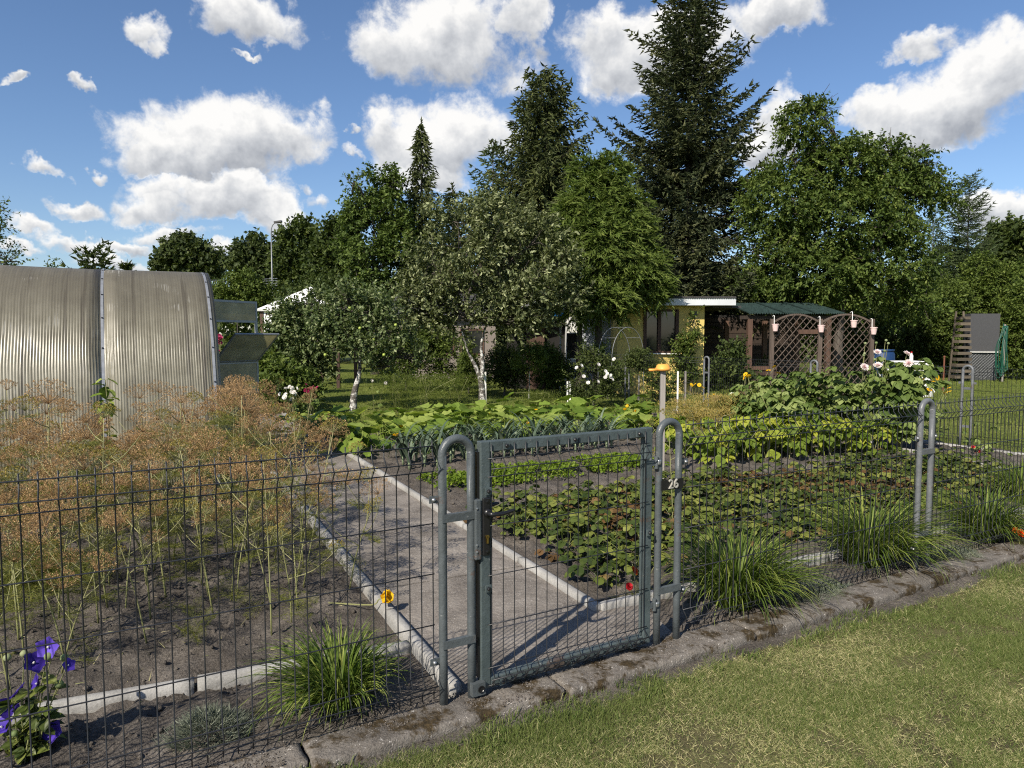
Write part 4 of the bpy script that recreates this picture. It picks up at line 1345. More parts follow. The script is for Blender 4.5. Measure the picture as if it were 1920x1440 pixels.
for (px_, py_, lab) in pots:
    c = D(px_, py_, YT - 0.10)
    root = thing('hanging_pot', lab, 'flower pot', (c.x, c.y - .03, c.z - 0.085), 0, 'pale pink hanging pots')
    root.scale = (1.25, 1.25, 1.25)
    MB().lathe([(0.0001, 0), (.040, 0), (.058, .115), (.066, .118), (.066, .132), (.056, .132), (.036, .012), (.0001, .012)], sides=20).obj('pot', M['pink'], root)
    MB().tube(curve([(0.0, .062, .10), (0.0, .068, .2), (0, .07, .27), (0, .10, .29), (0, .155, .27)], 12), 0.007, 5).obj('hook', M['white'], root)

# blue barrel, white table and the white draped stand beyond the lattice
YB = 20.0
c = X(1655, YB)
root = thing('barrel', 'blue plastic barrel in the shade beside the lattice screen', 'barrel', (c, YB, -0.04))
root.scale = (1.15, 1.15, 1.3)
MB().lathe([(0.0001, 0), (.25, .02), (.28, .1), (.29, .3), (.305, .32), (.29, .34), (.29, .6), (.305, .62), (.29, .64), (.28, .86), (.25, .92), (.0001, .92)], sides=20).obj('body', M['blue'], root, smooth=True)
MB().lathe([(.24, .92), (.27, .93), (.27, .965), (.0001, .97)], sides=20).obj('lid', M['blue'], root, smooth=True)
YB = 19.3
root = thing('garden_table', 'white garden table with things on it under the dark trees', 'table', (X(1690, YB), YB, -0.04))
MB().box((0, 0, 0.94), (1.0, 0.5, 0.03)).obj('table_top', M['white'], root)
for x in (-.45, .45):
    for y in (-.2, .2):
        MB().beam((x, y, 0), (x, y, 0.925), 0.04, 0.04, (0, 1, 0)).obj('leg', M['white'], root)
MB().beam((0.55, 0, 0.85), (0.95, 0, 0.1), 0.03, 0.03, (0, 1, 0)).obj('brace', M['white'], root)
bt = thing('bottle', 'small bottle with red cap standing on the white garden table', 'bottle', (X(1710, YB), YB, 0.916))
MB().lathe([(0.0001, 0), (.045, 0), (.045, .14), (.018, .19), (.018, .22), (.0001, .22)], sides=12).obj('glass_body', M['white'], bt, smooth=True)
MB().lathe([(.021, .215), (.021, .25), (.0001, .25)], sides=10).obj('cap', M['red_petal'], bt)
YB = 18.9
dr = thing('draped_stand', 'pale cloth draped over a stand beside the white table', 'draped stand', (X(1733, YB), YB, -0.04))
dr.scale = (1.05, 1.05, 1.0)
mb = MB()
prof = [(0.16, 0.0), (0.20, 0.03), (0.17, 0.2), (0.165, 0.5), (0.17, 0.88), (0.175, 0.91), (0.0001, 0.92)]
V = []
sd_ = 24
for (r, z) in prof:
    for k_ in range(sd_):
        a = 2 * math.pi * k_ / sd_
        rr_ = r * (1 + 0.10 * math.sin(a * 6 + z * 2) * (1.2 - z))
        V.append((rr_ * math.cos(a) * 1.25, rr_ * math.sin(a), z))
F = [[i * sd_ + j, i * sd_ + (j + 1) % sd_, (i + 1) * sd_ + (j + 1) % sd_, (i + 1) * sd_ + j] for i in range(len(prof) - 1) for j in range(sd_)]
inst('cloth', mesh('cloth', V, np.array(F), M['cloth'], smooth=True), dr)

# stack of boards like steps against the dark grey cabinet
YC = 26.0
ct = thing('cabinet', 'tall dark grey cabinet with a wire lower half under the trees', 'cabinet', (X(1846, YC), YC, -0.04), math.radians(-6))
cw = X(1872, YC) - X(1820, YC)
MB().box((0, 0.22, (Z(588, YC) + Z(660, YC)) / 2), (cw, 0.42, Z(588, YC) - Z(660, YC))).obj('upper_body', M['panelgrey'], ct)
MB().box((0, 0.24, Z(661, YC) / 2), (cw * .98, 0.38, Z(661, YC))).obj('lower_body', solid('grey_mesh_panel', (.05, .052, .055), .6), ct)
gm = MB()
for k_ in range(-12, 24):
    for sg in (1, -1):
        pts = [(x, 0.035, sg * (x) + k_ * 0.11) for x in np.linspace(-cw / 2, cw / 2, 12)]
        pts = [p for p in pts if 0.03 < p[2] < Z(662, YC)]
        if len(pts) > 2:
            gm.tube([pts[0], pts[-1]], 0.006, 4)
gm.obj('wire_mesh', M['thinwire'], ct, kind='stuff')
MB().box((0.02, -0.02, Z(660, YC)), (cw * 1.25, 0.04, 0.03)).obj('shelf_edge', M['white'], ct)
YK = 25.4
pk = thing('board_rack', 'stepped stack of weathered grey boards beside the dark grey cabinet', 'board stack', (X(1806, YK), YK, -0.04))
pk.scale = (1.0, 1.2, 1.36)
for k_ in range(11):
    z = 0.12 + k_ * 0.155
    w_ = (X(1822, YK) - X(1790, YK)) * (1 - k_ * 0.045)
    x1_ = X(1821, YK) - X(1806, YK)
    MB().box((x1_ - w_ / 2, 0.02 * k_, z), (w_, 0.26, 0.075)).obj('board', M['board'], pk)
MB().beam((-0.34, 0.16, 0), (0.02, 0.42, 1.85), 0.05, 0.04, (0, 1, 0)).obj('rail', M['board'], pk)
MB().beam((0.27, 0.16, 0), (0.28, 0.42, 1.85), 0.05, 0.04, (0, 1, 0)).obj('rail', M['board'], pk)
YO = 25.2
hs = thing('garden_hose', 'green garden hose hung in loose loops beside the dark cabinet', 'garden hose', (X(1882, YO), YO, -0.04))
hs.scale = (1.4, 1.4, 1.36)
mb = MB()
for k_ in range(8):
    w0, x0_ = RNG.uniform(.03, .12), RNG.uniform(-.12, .12)
    pts = [(x0_ * .4 + 0.05, RNG.uniform(-.05, .05), 1.45 + RNG.uniform(-.08, .08)), (x0_ - w0, RNG.uniform(-.08, .08), 0.9), (x0_ - w0 * .8, 0, RNG.uniform(.12, .45)), (x0_ + w0, 0, RNG.uniform(.1, .4)), (x0_ + w0 * .8, RNG.uniform(-.08, .08), .9), (x0_ * .4 + 0.06, 0, 1.46)]
    mb.tube(curve(pts, 30), 0.0095, 6)
mb.obj('loops', M['hose'], hs, smooth=True)
MB().box((0.05, 0.06, 0.75), (0.04, 0.04, 1.5)).obj('stand_post', M['stake'], hs)
sp = thing('stake', 'short rusty iron stake in the grass near the board stack', 'stake', (X(1772, 21.0), 21.0, -0.04))
MB().tube([(0, 0, 0), (0, 0, 1.0)], 0.022, 8).obj('rod', M['rust'], sp)
MB().lathe([(0.03, 0), (.035, .03), (.0001, .05)], (0, 0, 1.0), 8).obj('cap', M['rust'], sp)

# grey wooden post with an orange cap, in front of the beds by the gate
cpst = G(1240, 900)
pc = thing('stake', 'grey wooden stake with an orange plastic cap behind the gate post', 'stake', (cpst.x, cpst.y, -0.02))
hz = D(1240, 692, cpst.y).z
MB().box((0, 0, hz / 2), (0.052, 0.045, hz + .02)).obj('pole', M['stake'], pc)
MB().lathe([(0.0001, -.03), (.07, -.03), (.085, -.018), (.085, .0), (.075, .01), (.068, .034), (.045, .045), (.0001, .047)], (0, 0, hz + .03), 18).obj('cap', M['orange_cap'], pc, smooth=True)
MB().tube([(-0.05, -0.03, hz + .012), (-0.165, -0.06, hz + .012)], 0.015, 8).obj('spout', M['orange_cap'], pc, smooth=True)

# wire rose arch
ra = thing('garden_arch', 'thin metal garden arch with a few bare rose stems before the yellow shed', 'garden arch', (X(1178, 17.8), 17.8, -0.04), math.radians(35))
for y in (0, 0.5):
    mb = MB()
    pts = [(-0.55, y, 0), (-0.55, y, 1.1)] + [(-0.55 * math.cos(a), y, 1.1 + 0.75 * math.sin(a)) for a in np.linspace(0, math.pi, 16)] + [(0.55, y, 1.1), (0.55, y, 0)]
    mb.tube(pts, 0.008, 6).obj('hoop', M['thinwire'], ra, smooth=True)
for a in (0.1, 0.7, 1.57, 2.44, 3.04):
    MB().tube([(-0.55 * math.cos(a), 0, 1.1 + .75 * math.sin(a)), (-0.55 * math.cos(a), 0.5, 1.1 + .75 * math.sin(a))], 0.006, 5).obj('rung', M['thinwire'], ra)

# stakes, label and props in the beds
def stake(px, pyb, pyt, Y, label, w=0.045, m='white', pair=False, cat='stake'):
    c = D(px, 700, Y)
    zt = D(px, pyt, Y).z
    o = MB().box((0, 0, zt / 2), (w, w, zt + .06)).obj('stake', M[m], None, (c.x, Y, -0.02))
    return tag(o, label, cat)
stake(910, 750, 698, 17.5, 'white painted stake in front of the pale cherry trunk')
stake(1064, 745, 716, 16.5, 'white stake left of the pair in front of the white flowering rose bush', 0.035)
stake(1069, 745, 716, 16.5, 'white stake right of the pair in front of the white flowering rose bush', 0.035)
stake(1271, 765, 697, 15.0, 'thin pale stake left of the grey bracket stake', 0.03)
o = stake(1285, 755, 697, 15.2, 'grey stake with a short bracket arm behind the yellowing dill', 0.045, 'stake')
c = D(1372, 742, 11.6)
lb = thing('plant_label', 'white plastic plant label on a stick among the dahlias', 'plant label', (c.x, 11.6, -0.02))
MB().box((-0.02, 0, c.z / 2), (0.014, 0.014, c.z + .12)).obj('stick', M['white'], lb)
MB().box((0.02, -0.012, c.z + .01), (0.075, 0.006, 0.13)).obj('tag', M['white'], lb)

# street lamp and power lines far away
YP = 38.0
sl = thing('street_lamp', 'tall grey street lamp rising above the distant trees', 'street lamp', (X(513, YP), YP, -0.1))
zt = D(513, 436, YP).z
MB().tube([(0, 0, 0), (0, 0, zt * .6), (0, 0, zt)], np.array([.05, .042, .03]), 10).obj('pole', M['thinwire'], sl, smooth=True)
MB().tube(curve([(0, 0, zt), (0.02, 0, zt + .3), (0.10, 0, zt + .5), (0.24, 0, zt + .62)], 12), .028, 8).obj('arm', M['thinwire'], sl, smooth=True)
MB().box((0.38, 0, zt + .66), (0.40, 0.2, 0.09), np.array([[math.cos(.15), 0, -math.sin(.15)], [0, 1, 0], [math.sin(.15), 0, math.cos(.15)]])).obj('lamp_head', M['panelgrey'], sl)
wires_px = [(517, 522), (519, 526), (523, 531), (527, 535)]
for i, (a, b) in enumerate(wires_px):
    p0, p1 = D(240, a - 8, 50), D(520, b, 38)
    lab = ['uppermost', 'second', 'third', 'lowest'][i] + ' of the four thin power lines by the street lamp'
    pts = [p0.lerp(p1, t) + Vector((0, 0, -1.2 * t * (1 - t))) for t in np.linspace(0, 1, 12)]
    o = MB().tube(pts, 0.014, 4).obj('power_line', M['galv'])
    tag(o, lab, 'power line', 'power lines by the street lamp')

# ------------------------------------------------------------------ trees
def px_lobe(base, Y, px, py, rx, ry, dy=0.0, k=1.0):
    "an ellipsoid of crown seen at a pixel, in the tree's own coordinates"
    c = D(px, py, Y + dy)
    s = (Y + dy) / F_PX
    return (c.x - base[0], dy, c.z - base[2], rx * s, 0.5 * (rx + ry) * s * k, ry * s)

def sample_lobes(lobes, n, rng, shell=0.5):
    vol = np.array([l[3] * l[4] * l[5] for l in lobes]) ** (0.58)
    idx = rng.choice(len(lobes), n, p=vol / vol.sum())
    L = np.array(lobes)[idx]
    d = unit(rng.normal(size=(n, 3)))
    r = (shell + (1 - shell) * rng.random(n)) ** 0.7
    lump = 1 + 0.5 * (fbm(d * 2.3 + idx[:, None] * 5.1, 7, 2) - 0.5) * 2
    P = L[:, :3] + d * (r * lump)[:, None] * L[:, 3:6]
    return P, d, L

def broadleaf(name, label, base, lobes, n_twigs, leaf, mat, twig=(0.3, 0.6), per=12, trunk_r=0.12, trunk=None, seed=1, group=None, cat='tree',
              droop=0.0, gap=0.40, gapscale=1.4, template='4', bark='bark', wind=(0, 0, 0), trunk_split=None, up=0.3, width=1.0, limbs=True, bright_tips=0.0):
    rng = np.random.default_rng(seed)
    root = thing(name, label, cat, base, 0, group)
    sh = 0.5 * (twig[0] + twig[1]) * 0.6
    lobes = [tuple(l[:3]) + tuple(max(r_ - sh, r_ * .4) for r_ in l[3:6]) for l in lobes]
    P, d, L = sample_lobes(lobes, n_twigs, rng)
    g = fbm(P * gapscale + seed, seed, 3)
    keep = (g > gap) & (P[:, 2] > 0.05)
    P, d, L = P[keep], d[keep], L[keep]
    n = len(P)
    td = unit(d * np.array([1, 1, .8]) + rng.normal(size=(n, 3)) * 0.55 + np.array([0, 0, up]) + np.array(wind))
    tl = rng.uniform(*twig, n)
    # leaves along each twig
    t = (np.arange(per) + rng.random((n, per))) / per
    pos = P[:, None, :] + td[:, None, :] * (t * tl[:, None])[:, :, None] + np.array([0, 0, -1]) * (droop * (t ** 2) * tl[:, None])[:, :, None]
    side = unit(np.cross(td, rng.normal(size=(n, 3))))
    side2 = np.cross(td, side)
    ang = rng.random((n, per)) * 2 * np.pi
    ld = td[:, None, :] * 0.55 + side[:, None, :] * np.cos(ang)[:, :, None] + side2[:, None, :] * np.sin(ang)[:, :, None] + np.array(wind) * 0.8 + np.array([0, 0, -droop])
    ld = ld + rng.normal(size=ld.shape) * 0.25
    pos = pos.reshape(-1, 3)
    ld = ld.reshape(-1, 3)
    N = len(pos)
    nr = unit(np.array([0, 0, 1.0]) + rng.normal(size=(N, 3)) * 0.75)
    clump = rng.normal(size=n) * 0.16
    flip = (rng.random((n, per)) < bright_tips) * 0.45
    var = np.clip(0.42 + clump[:, None] + rng.normal(size=(n, per)) * 0.16 + flip, 0, 1).reshape(-1)
    Vt, Ft = (LEAF6_V, LEAF6_F) if template == '6' else (LEAF4_V, LEAF4_F)
    Vt = Vt * np.array([width, 1, 1])
    V, F, va = scatter(Vt, Ft, pos, frames(ld, nr), leaf * rng.uniform(.65, 1.2, N), var)
    inst('crown', mesh('crown', V, F, M[mat], va), root)
    # trunk and limbs
    mb = MB()
    cen = np.array([l[:3] for l in lobes])
    zmin, zmax = cen[:, 2].min(), cen[:, 2].max()
    if trunk is None:
        trunk = [(0, 0, -.1), (0.02, 0, zmin * .5), (cen[:, 0].mean() * .3, 0, zmin), (cen[:, 0].mean() * .6, 0, zmin + (zmax - zmin) * .7)]
    tp = curve(trunk, 16)
    tr = trunk_r * np.linspace(1.15, 0.06, len(tp))
    tr[0] *= 1.25
    tm = MB().tube(tp, tr, 10)
    for sp in (trunk_split or []):
        q = curve(sp, 12)
        tm.tube(q, trunk_r * np.linspace(.75, .2, len(q)), 9)
    tm.obj('trunk', M[bark], root, smooth=True)
    if limbs:
        lm = MB()
        for l in lobes:
            j = int(np.clip(np.searchsorted(tp[:, 2], l[2] - l[5] * .9), 3, len(tp) - 1))
            a = tp[j]
            c = np.array(l[:3])
            q = curve([a, a * .5 + c * .5 + np.array([0, 0, .12 * l[5]]), c, c + np.array([rng.normal() * .2, rng.normal() * .2, .5]) * np.array(l[3:6])], 12)
            lm.tube(q, trunk_r * min(1.0, max(.3, l[3] / (9 * trunk_r + .2))) * np.linspace(.36, .03, len(q)), 6)
            m_ = np.where(np.abs(P - c).max(1) < max(l[3:6]) * 1.1)[0]
            for k in m_[rng.permutation(len(m_))[:14]]:
                b0 = q[rng.integers(3, len(q) - 2)]
                lm.tube(curve([b0, (b0 + P[k]) / 2 + rng.normal(size=3) * .1, P[k], P[k] + td[k] * tl[k]], 9), trunk_r * np.linspace(.16, .03, 9)[:9], 4)
        lm.obj('limbs', M['bark'], root)
    return root

def conifer(name, label, base, H, R, mat, seed, z0=0.3, whorl=0.42, nb=8, trunk_r=0.22, spike=(0.05, 0.15), profile=0.85, lift=0.25, hang=0.35, dens=1.0, group=None, sec=0.30, ragged=0.25, step=0.11, cat='tree', sstep=0.065, top_r=0.0):
    rng = np.random.default_rng(seed)
    root = thing(name, label, cat, base, 0, group)
    MB().tube([(0, 0, -.1), (0, 0, H * .3), (0, 0, H * .7), (0, 0, H)], trunk_r * np.array([1.1, .75, .35, .05]), 10).obj('trunk', M['bark'], root, smooth=True)
    br = MB()
    PP, DD, NN, SS, VV = [], [], [], [], []
    z = z0
    while z < H * 0.985:
        f = 1 - (z - z0) / (H - z0)
        nbr = max(4, int(nb * (0.6 + 0.4 * f) + rng.integers(-1, 2)))
        ph = rng.random() * 6.28
        for i in range(nbr):
            az = ph + 2 * np.pi * i / nbr + rng.normal() * .2
            L = (R * f ** profile + top_r) * (1 + rng.normal() * ragged)
            if L < 0.12: L = 0.12
            L = min(L, R * 1.25)
            o = np.array([math.cos(az), math.sin(az), 0])
            tgt = lift * (1.5 - 2.2 * f) + rng.normal() * .08
            zz = z + rng.uniform(-.5, .5) * whorl
            m_ = max(4, int(L / step))
            s = np.linspace(0, 1, m_)
            zc = L * (tgt * s - 0.35 * f * np.sin(s * np.pi) * .5 + 0.22 * lift * 4 * s ** 3 * .5)
            pts = np.array([0, 0, zz]) + o[None] * (s * L)[:, None] + np.array([0, 0, 1.]) * zc[:, None]
            br.tube(pts[::2] if m_ > 6 else pts, np.linspace(max(.006, L * .010), .004, len(pts[::2] if m_ > 6 else pts)), 4)
            tang = np.gradient(pts, axis=0)
            tang = unit(tang)
            lat = np.array([-o[1], o[0], 0])
            bvar = 0.40 + rng.normal() * .12
            for k in range(1, m_):
                sl = sec * (0.25 + L * 0.30 * (1 - s[k]) ** .8) * rng.uniform(.7, 1.25) * (0.5 + 0.5 * min(1, s[k] * 5))
                for sd_ in (-1, 1):
                    if rng.random() > dens: continue
                    dd = unit(tang[k] * .75 + lat * sd_ * .8 + np.array([0, 0, -hang * rng.uniform(.5, 1.4)]) + rng.normal(size=3) * .12)
                    q = max(2, int(sl / sstep))
                    tt = (np.arange(q) + rng.random()) / q
                    p = pts[k] + dd * (tt * sl)[:, None] + np.array([0, 0, -1.]) * (hang * .5 * sl * tt ** 2)[:, None]
                    sp_d = unit(dd[None] + rng.normal(size=(q, 3)) * .5 + tang[k][None] * .3)
                    PP.append(p); DD.append(sp_d)
                    VV.append(np.clip(bvar + 0.22 * tt + rng.normal(size=q) * .13, 0, 1))
        z += whorl * (0.75 + 0.5 * rng.random()) * (0.55 + 0.45 * f)
    # leader
    q = 14
    PP.append(np.stack([np.zeros(q), np.zeros(q), np.linspace(H * .93, H, q)], 1)); DD.append(unit(rng.normal(size=(q, 3)) * .6 + np.array([0, 0, .7]))); VV.append(np.full(q, .5))
    P, Dv, va = np.concatenate(PP), np.concatenate(DD), np.concatenate(VV)
    N = len(P)
    sc = np.stack([np.full(N, spike[0]) * rng.uniform(.7, 1.3, N), np.full(N, spike[1]) * rng.uniform(.7, 1.3, N), np.full(N, spike[0])], 1)
    V, F, va = scatter(SPIKE_V, SPIKE_F, P, frames(Dv, unit(rng.normal(size=(N, 3)) + np.array([0, 0, 1.]))), sc, va)
    inst('crown', mesh('crown', V, F, M[mat], va), root)
    br.obj('limbs', M['bark'], root)
    return root

def base_at(px, Y, z=-0.05):
    return (D(px, 640, Y).x, Y, z)
def H_at(py, Y, z=-0.05):
    return D(960, py, Y).z - z

# the big spruce and the other conifers
Y = 25.0
conifer('spruce_tree', 'towering dark spruce behind the yellow shed, tallest tree in view', base_at(1285, Y), H_at(-75, Y), 3.15, 'lf_spruce', 101, z0=1.3, whorl=0.36, nb=10, trunk_r=.2,
        spike=(.075, .19), profile=0.62, lift=.36, hang=.5, sec=.62, ragged=.30, step=.12, sstep=.062)
Y = 29.0
conifer('spruce_tree', 'tall spruce standing left of the towering one', base_at(1018, Y), H_at(132, Y), 2.75, 'lf_spruce2', 102, z0=2.0, whorl=0.38, nb=10, trunk_r=.16,
        spike=(.09, .23), profile=.55, lift=.30, hang=1.0, sec=.85, ragged=.22, step=.14, sstep=.068)
Y = 31.0
conifer('spruce_tree', 'bluish ragged spruce half hidden left of the tall spruce', base_at(925, Y), H_at(275, Y), 1.9, 'lf_larch', 103, z0=2.2, whorl=0.5, nb=7, trunk_r=.16,
        spike=(.08, .22), profile=.6, lift=.3, hang=.5, sec=.85, ragged=.3, step=.15, sstep=.08)
Y = 31.0
conifer('spruce_tree', 'slim drooping spruce with a narrow bent tip', base_at(793, Y), H_at(226, Y), 1.5, 'lf_spruce2', 104, z0=2.2, whorl=0.42, nb=8, trunk_r=.15,
        spike=(.08, .22), profile=.95, lift=.10, hang=1.5, sec=1.0, ragged=.28, step=.12, sstep=.065)
Y = 34.0
conifer('spruce_tree', 'small dark spruce tip between the slim drooping spruce and the cherry tree', base_at(850, Y), H_at(345, Y), 1.5, 'lf_spruce2', 105, z0=2.0, whorl=0.5, nb=7, spike=(.09, .23), lift=.25, hang=.7, sec=.8, step=.15, sstep=.08)
Y = 30.0
conifer('larch_tree', 'thin feathery larch at the right behind the grey cabinet', base_at(1806, Y), H_at(335, Y), 1.8, 'lf_larch', 106, z0=1.2, whorl=0.34, nb=7, trunk_r=.09,
        spike=(.035, .17), profile=.62, lift=.55, hang=.25, sec=.70, ragged=.25, step=.09, sstep=.04)
Y = 31.5
conifer('larch_tree', 'small thin larch top left of the feathery larch', base_at(1742, Y), H_at(395, Y), 0.95, 'lf_larch', 107, z0=1.5, whorl=0.36, nb=6, trunk_r=.07,
        spike=(.035, .17), profile=.8, lift=.5, hang=.3, sec=.65, ragged=.3, step=.10, sstep=.045)
Y = 80.0
conifer('pine_tree', 'distant small pine above the greenhouse ridge', base_at(182, Y), H_at(472, Y), 3.4, 'lf_far', 108, z0=4.0, whorl=0.9, nb=8, spike=(.25, .7), profile=.42, lift=.5, hang=.1, sec=.5, step=.4, sstep=.3)
conifer('pine_tree', 'second distant pine tip right of the small pine above the greenhouse', base_at(243, Y), H_at(498, Y), 1.3, 'lf_far', 109, z0=3.5, whorl=0.9, nb=7, spike=(.25, .7), profile=.6, lift=.5, hang=.1, sec=.5, step=.4, sstep=.3)

# cypress with bright green hanging sprays
def cypress(label, base, lobes, n, seed, trunk_px=None):
    rng = np.random.default_rng(seed)
    root = thing('cypress_tree', label, 'tree', base)
    P, d, L = sample_lobes(lobes, n, rng, 0.62)
    g = fbm(P * 1.6, seed, 3)
    k = g > 0.41
    P, d = P[k], d[k]
    n = len(P)
    fan = 13
    fd = unit(d * np.array([1, 1, .4]) + np.array([0, 0, .3]) + rng.normal(size=(n, 3)) * .6)
    lat = unit(np.cross(fd, rng.normal(size=(n, 3)) * .5 + np.array([0, 0, 1.])))
    t = rng.random((n, fan))
    pos = P[:, None, :] + fd[:, None, :] * (t * .36 * rng.uniform(.5, 1.4, (n, 1)))[:, :, None] + np.array([0, 0, -1.]) * (.16 * t ** 2)[:, :, None]
    sd_ = np.where(rng.random((n, fan)) < .5, -1, 1)
    dd = unit(fd[:, None, :] * .9 + lat[:, None, :] * (sd_ * .6)[:, :, None] + np.array([0, 0, -.45]) + rng.normal(size=(n, fan, 3)) * .2)
    var = np.clip(.38 + .25 * t + (rng.normal(size=n) * .13)[:, None] + rng.normal(size=(n, fan)) * .12, 0, 1)
    N = n * fan
    sc = np.stack([rng.uniform(.022, .045, N), rng.uniform(.08, .22, N), rng.uniform(.02, .04, N)], 1)
    V, F, va = scatter(SPIKE_V, SPIKE_F, pos.reshape(-1, 3), frames(dd.reshape(-1, 3), unit(rng.normal(size=(N, 3)))), sc, var.reshape(-1))
    inst('crown', mesh('crown', V, F, M['lf_cypress'], va), root)
    zm = max(l[2] + l[5] for l in lobes)
    tb = MB()
    for (x, r) in ((0, .11), (-.55, .08)):
        tb.tube([(x, 0, -.1), (x * .9, 0, zm * .4), (x * .4, 0, zm * .9)], r * np.array([1.2, .8, .1]), 9)
    tb.obj('trunk', M['bark'], root, smooth=True)
    return root
Y = 19.3
b = base_at(1122, Y)
lb = [px_lobe(b, Y, q[0], q[1], q[2], q[3], q[4] * .6) for q in ((1130, 470, 70, 90, 0), (1120, 375, 44, 50, 0), (1185, 525, 44, 46, -.6), (1082, 470, 40, 52, -.5), (1085, 555, 42, 42, -.6), (1140, 325, 26, 28, 0), (1218, 500, 24, 28, -.2), (1168, 400, 34, 40, -.4), (1100, 330, 22, 24, -.2), (1195, 445, 26, 34, 0), (1140, 560, 40, 34, -.9), (1075, 400, 22, 34, 0), (1130, 450, 36, 40, -1.0), (1232, 540, 18, 20, 0))]
cypress('bright green cypress with hanging sprays left of the yellow shed', b, lb, 8200, 31)

# walnut
Y = 22.0
b = base_at(1570, Y)
lob = [(1500, 240, 48, 62), (1525, 205, 28, 30), (1580, 310, 82, 64), (1660, 292, 42, 44), (1470, 380, 85, 80), (1580, 420, 110, 85), (1680, 425, 56, 40), (1722, 302, 34, 28), (1752, 366, 48, 32), (1715, 345, 44, 40), (1735, 330, 34, 30), (1640, 360, 70, 50),
       (1450, 490, 70, 70), (1550, 510, 100, 70), (1650, 500, 100, 75), (1700, 560, 60, 45), (1490, 300, 50, 50)]
lb = [px_lobe(b, Y, *q) for q in lob]
broadleaf('walnut_tree', 'wide leafy walnut tree with long side branch behind the lattice screens', b, lb, 5600, .125, 'lf_walnut', twig=(.35, .70), per=19, trunk_r=.19, seed=41, gap=.37, gapscale=1.1, droop=.35, up=.25, width=.95, bright_tips=.05)
# upright maple behind the apple trees
Y = 30.0
b = base_at(705, Y)
lob = [(665, 390, 26, 75), (700, 370, 24, 60), (735, 395, 32, 85), (690, 470, 50, 90), (750, 470, 42, 90), (655, 450, 24, 70), (710, 540, 62, 70), (668, 345, 14, 34), (735, 345, 14, 36)]
lb = [px_lobe(b, Y, *q) for q in lob]
broadleaf('maple_tree', 'tall upright maple with several leaders left of the slim drooping spruce', b, lb, 3000, .17, 'lf_maple', twig=(.35, .7), per=12, trunk_r=.2, seed=42, gap=.42, up=.9, droop=.2)
# dark trees towards the left
specs = [(560, 45, [(560, 470, 42, 55), (545, 520, 40, 50), (585, 500, 35, 60), (570, 430, 20, 24)], 'leafy dark tree just right of the street lamp', 'lf_dark', .26),
         (630, 42, [(632, 470, 42, 55), (650, 520, 45, 60), (610, 510, 36, 56), (620, 430, 22, 20)], 'rounded dark tree between the street lamp and the maple', 'lf_dark', .25),
         (350, 70, [(350, 485, 50, 36), (320, 500, 30, 26), (395, 500, 28, 30), (345, 465, 30, 18)], 'round distant tree over the right end of the greenhouse', 'lf_far', .42),
         (478, 62, [(478, 490, 42, 44), (460, 505, 30, 34), (505, 510, 28, 50)], 'distant dark tree left of the street lamp', 'lf_far', .38),
         (1893, 32, [(1895, 450, 42, 38), (1870, 480, 34, 34), (1915, 490, 40, 46), (1880, 530, 50, 40)], 'dark rounded tree at the right behind the bright shrubs', 'lf_dark', .2)]
for i, (px_, Y, lob, lab, mt, lf) in enumerate(specs):
    b = base_at(px_, Y)
    broadleaf('dark_tree', lab, b, [px_lobe(b, Y, *q) for q in lob], 1500, lf, mt, twig=(lf * 2, lf * 4), per=12, trunk_r=.2, seed=50 + i, gap=.36, gapscale=4.0 / (lf * 12), width=1.3)
# old cherry
Y = 17.0
b = base_at(904, Y)
lob = [(860, 430, 78, 66), (930, 418, 72, 60), (1000, 450, 66, 58), (820, 500, 68, 68), (900, 510, 95, 76), (985, 530, 85, 70), (1045, 490, 50, 44), (805, 575, 62, 56), (870, 590, 80, 50), (950, 600, 70, 44), (1060, 565, 44, 34), (1000, 605, 48, 34), (770, 560, 40, 50)]
lb = [px_lobe(b, Y, *q) for q in lob]
def loc(px, py, Yq=Y, dy=0.0):
    c = D(px, py, Yq + dy)
    return (c.x - b[0], dy, c.z - b[2])
broadleaf('cherry_tree', 'old spreading cherry tree with forked limewashed trunk on the lawn', b, lb, 3100, .105, 'lf_cherry', twig=(.3, .65), per=13, trunk_r=.085, seed=61, gap=.455, gapscale=1.8,
          trunk=[(0, 0, -.1), loc(903, 720), loc(893, 690), loc(876, 655), loc(860, 600)], trunk_split=[[loc(903, 715), loc(905, 680), loc(903, 640), loc(925, 570)]],
          bark='limewash', wind=(.45, 0, .05), bright_tips=.30, template='6', width=.82)
# two apple trees
Y = 15.4
b = base_at(660, Y)
lob = [(690, 590, 66, 52), (745, 620, 58, 50), (640, 600, 56, 54), (700, 650, 86, 52), (765, 668, 40, 38), (735, 685, 46, 26), (625, 640, 44, 40), (655, 562, 30, 32), (600, 625, 40, 40)]
lb = [px_lobe(b, Y, *q) for q in lob]
def loc(px, py, Yq=Y):
    c = D(px, py, Yq)
    return (c.x - b[0], 0, c.z - b[2])
broadleaf('apple_tree', 'apple tree with leaning limewashed trunk beside the squash bed', b, lb, 1750, .082, 'lf_apple', twig=(.18, .52), per=13, trunk_r=.085, seed=62, gap=.42, gapscale=2.2,
          trunk=[(0, 0, -.1), loc(664, 740), loc(674, 700), loc(676, 665), loc(690, 620)], bark='limewash', up=.75, bright_tips=.20, template='6')
apm = MB().lathe([(0.0001, .004), (.016, .0), (.030, .014), (.034, .032), (.026, .056), (.012, .060), (.0001, .052)], sides=10).mesh('apple', solid('green_apple', (0.34, 0.42, 0.08), .4), True)
ap = bpy.data.objects[[o.name for o in bpy.data.objects if o.name.startswith('apple_tree')][-1]]
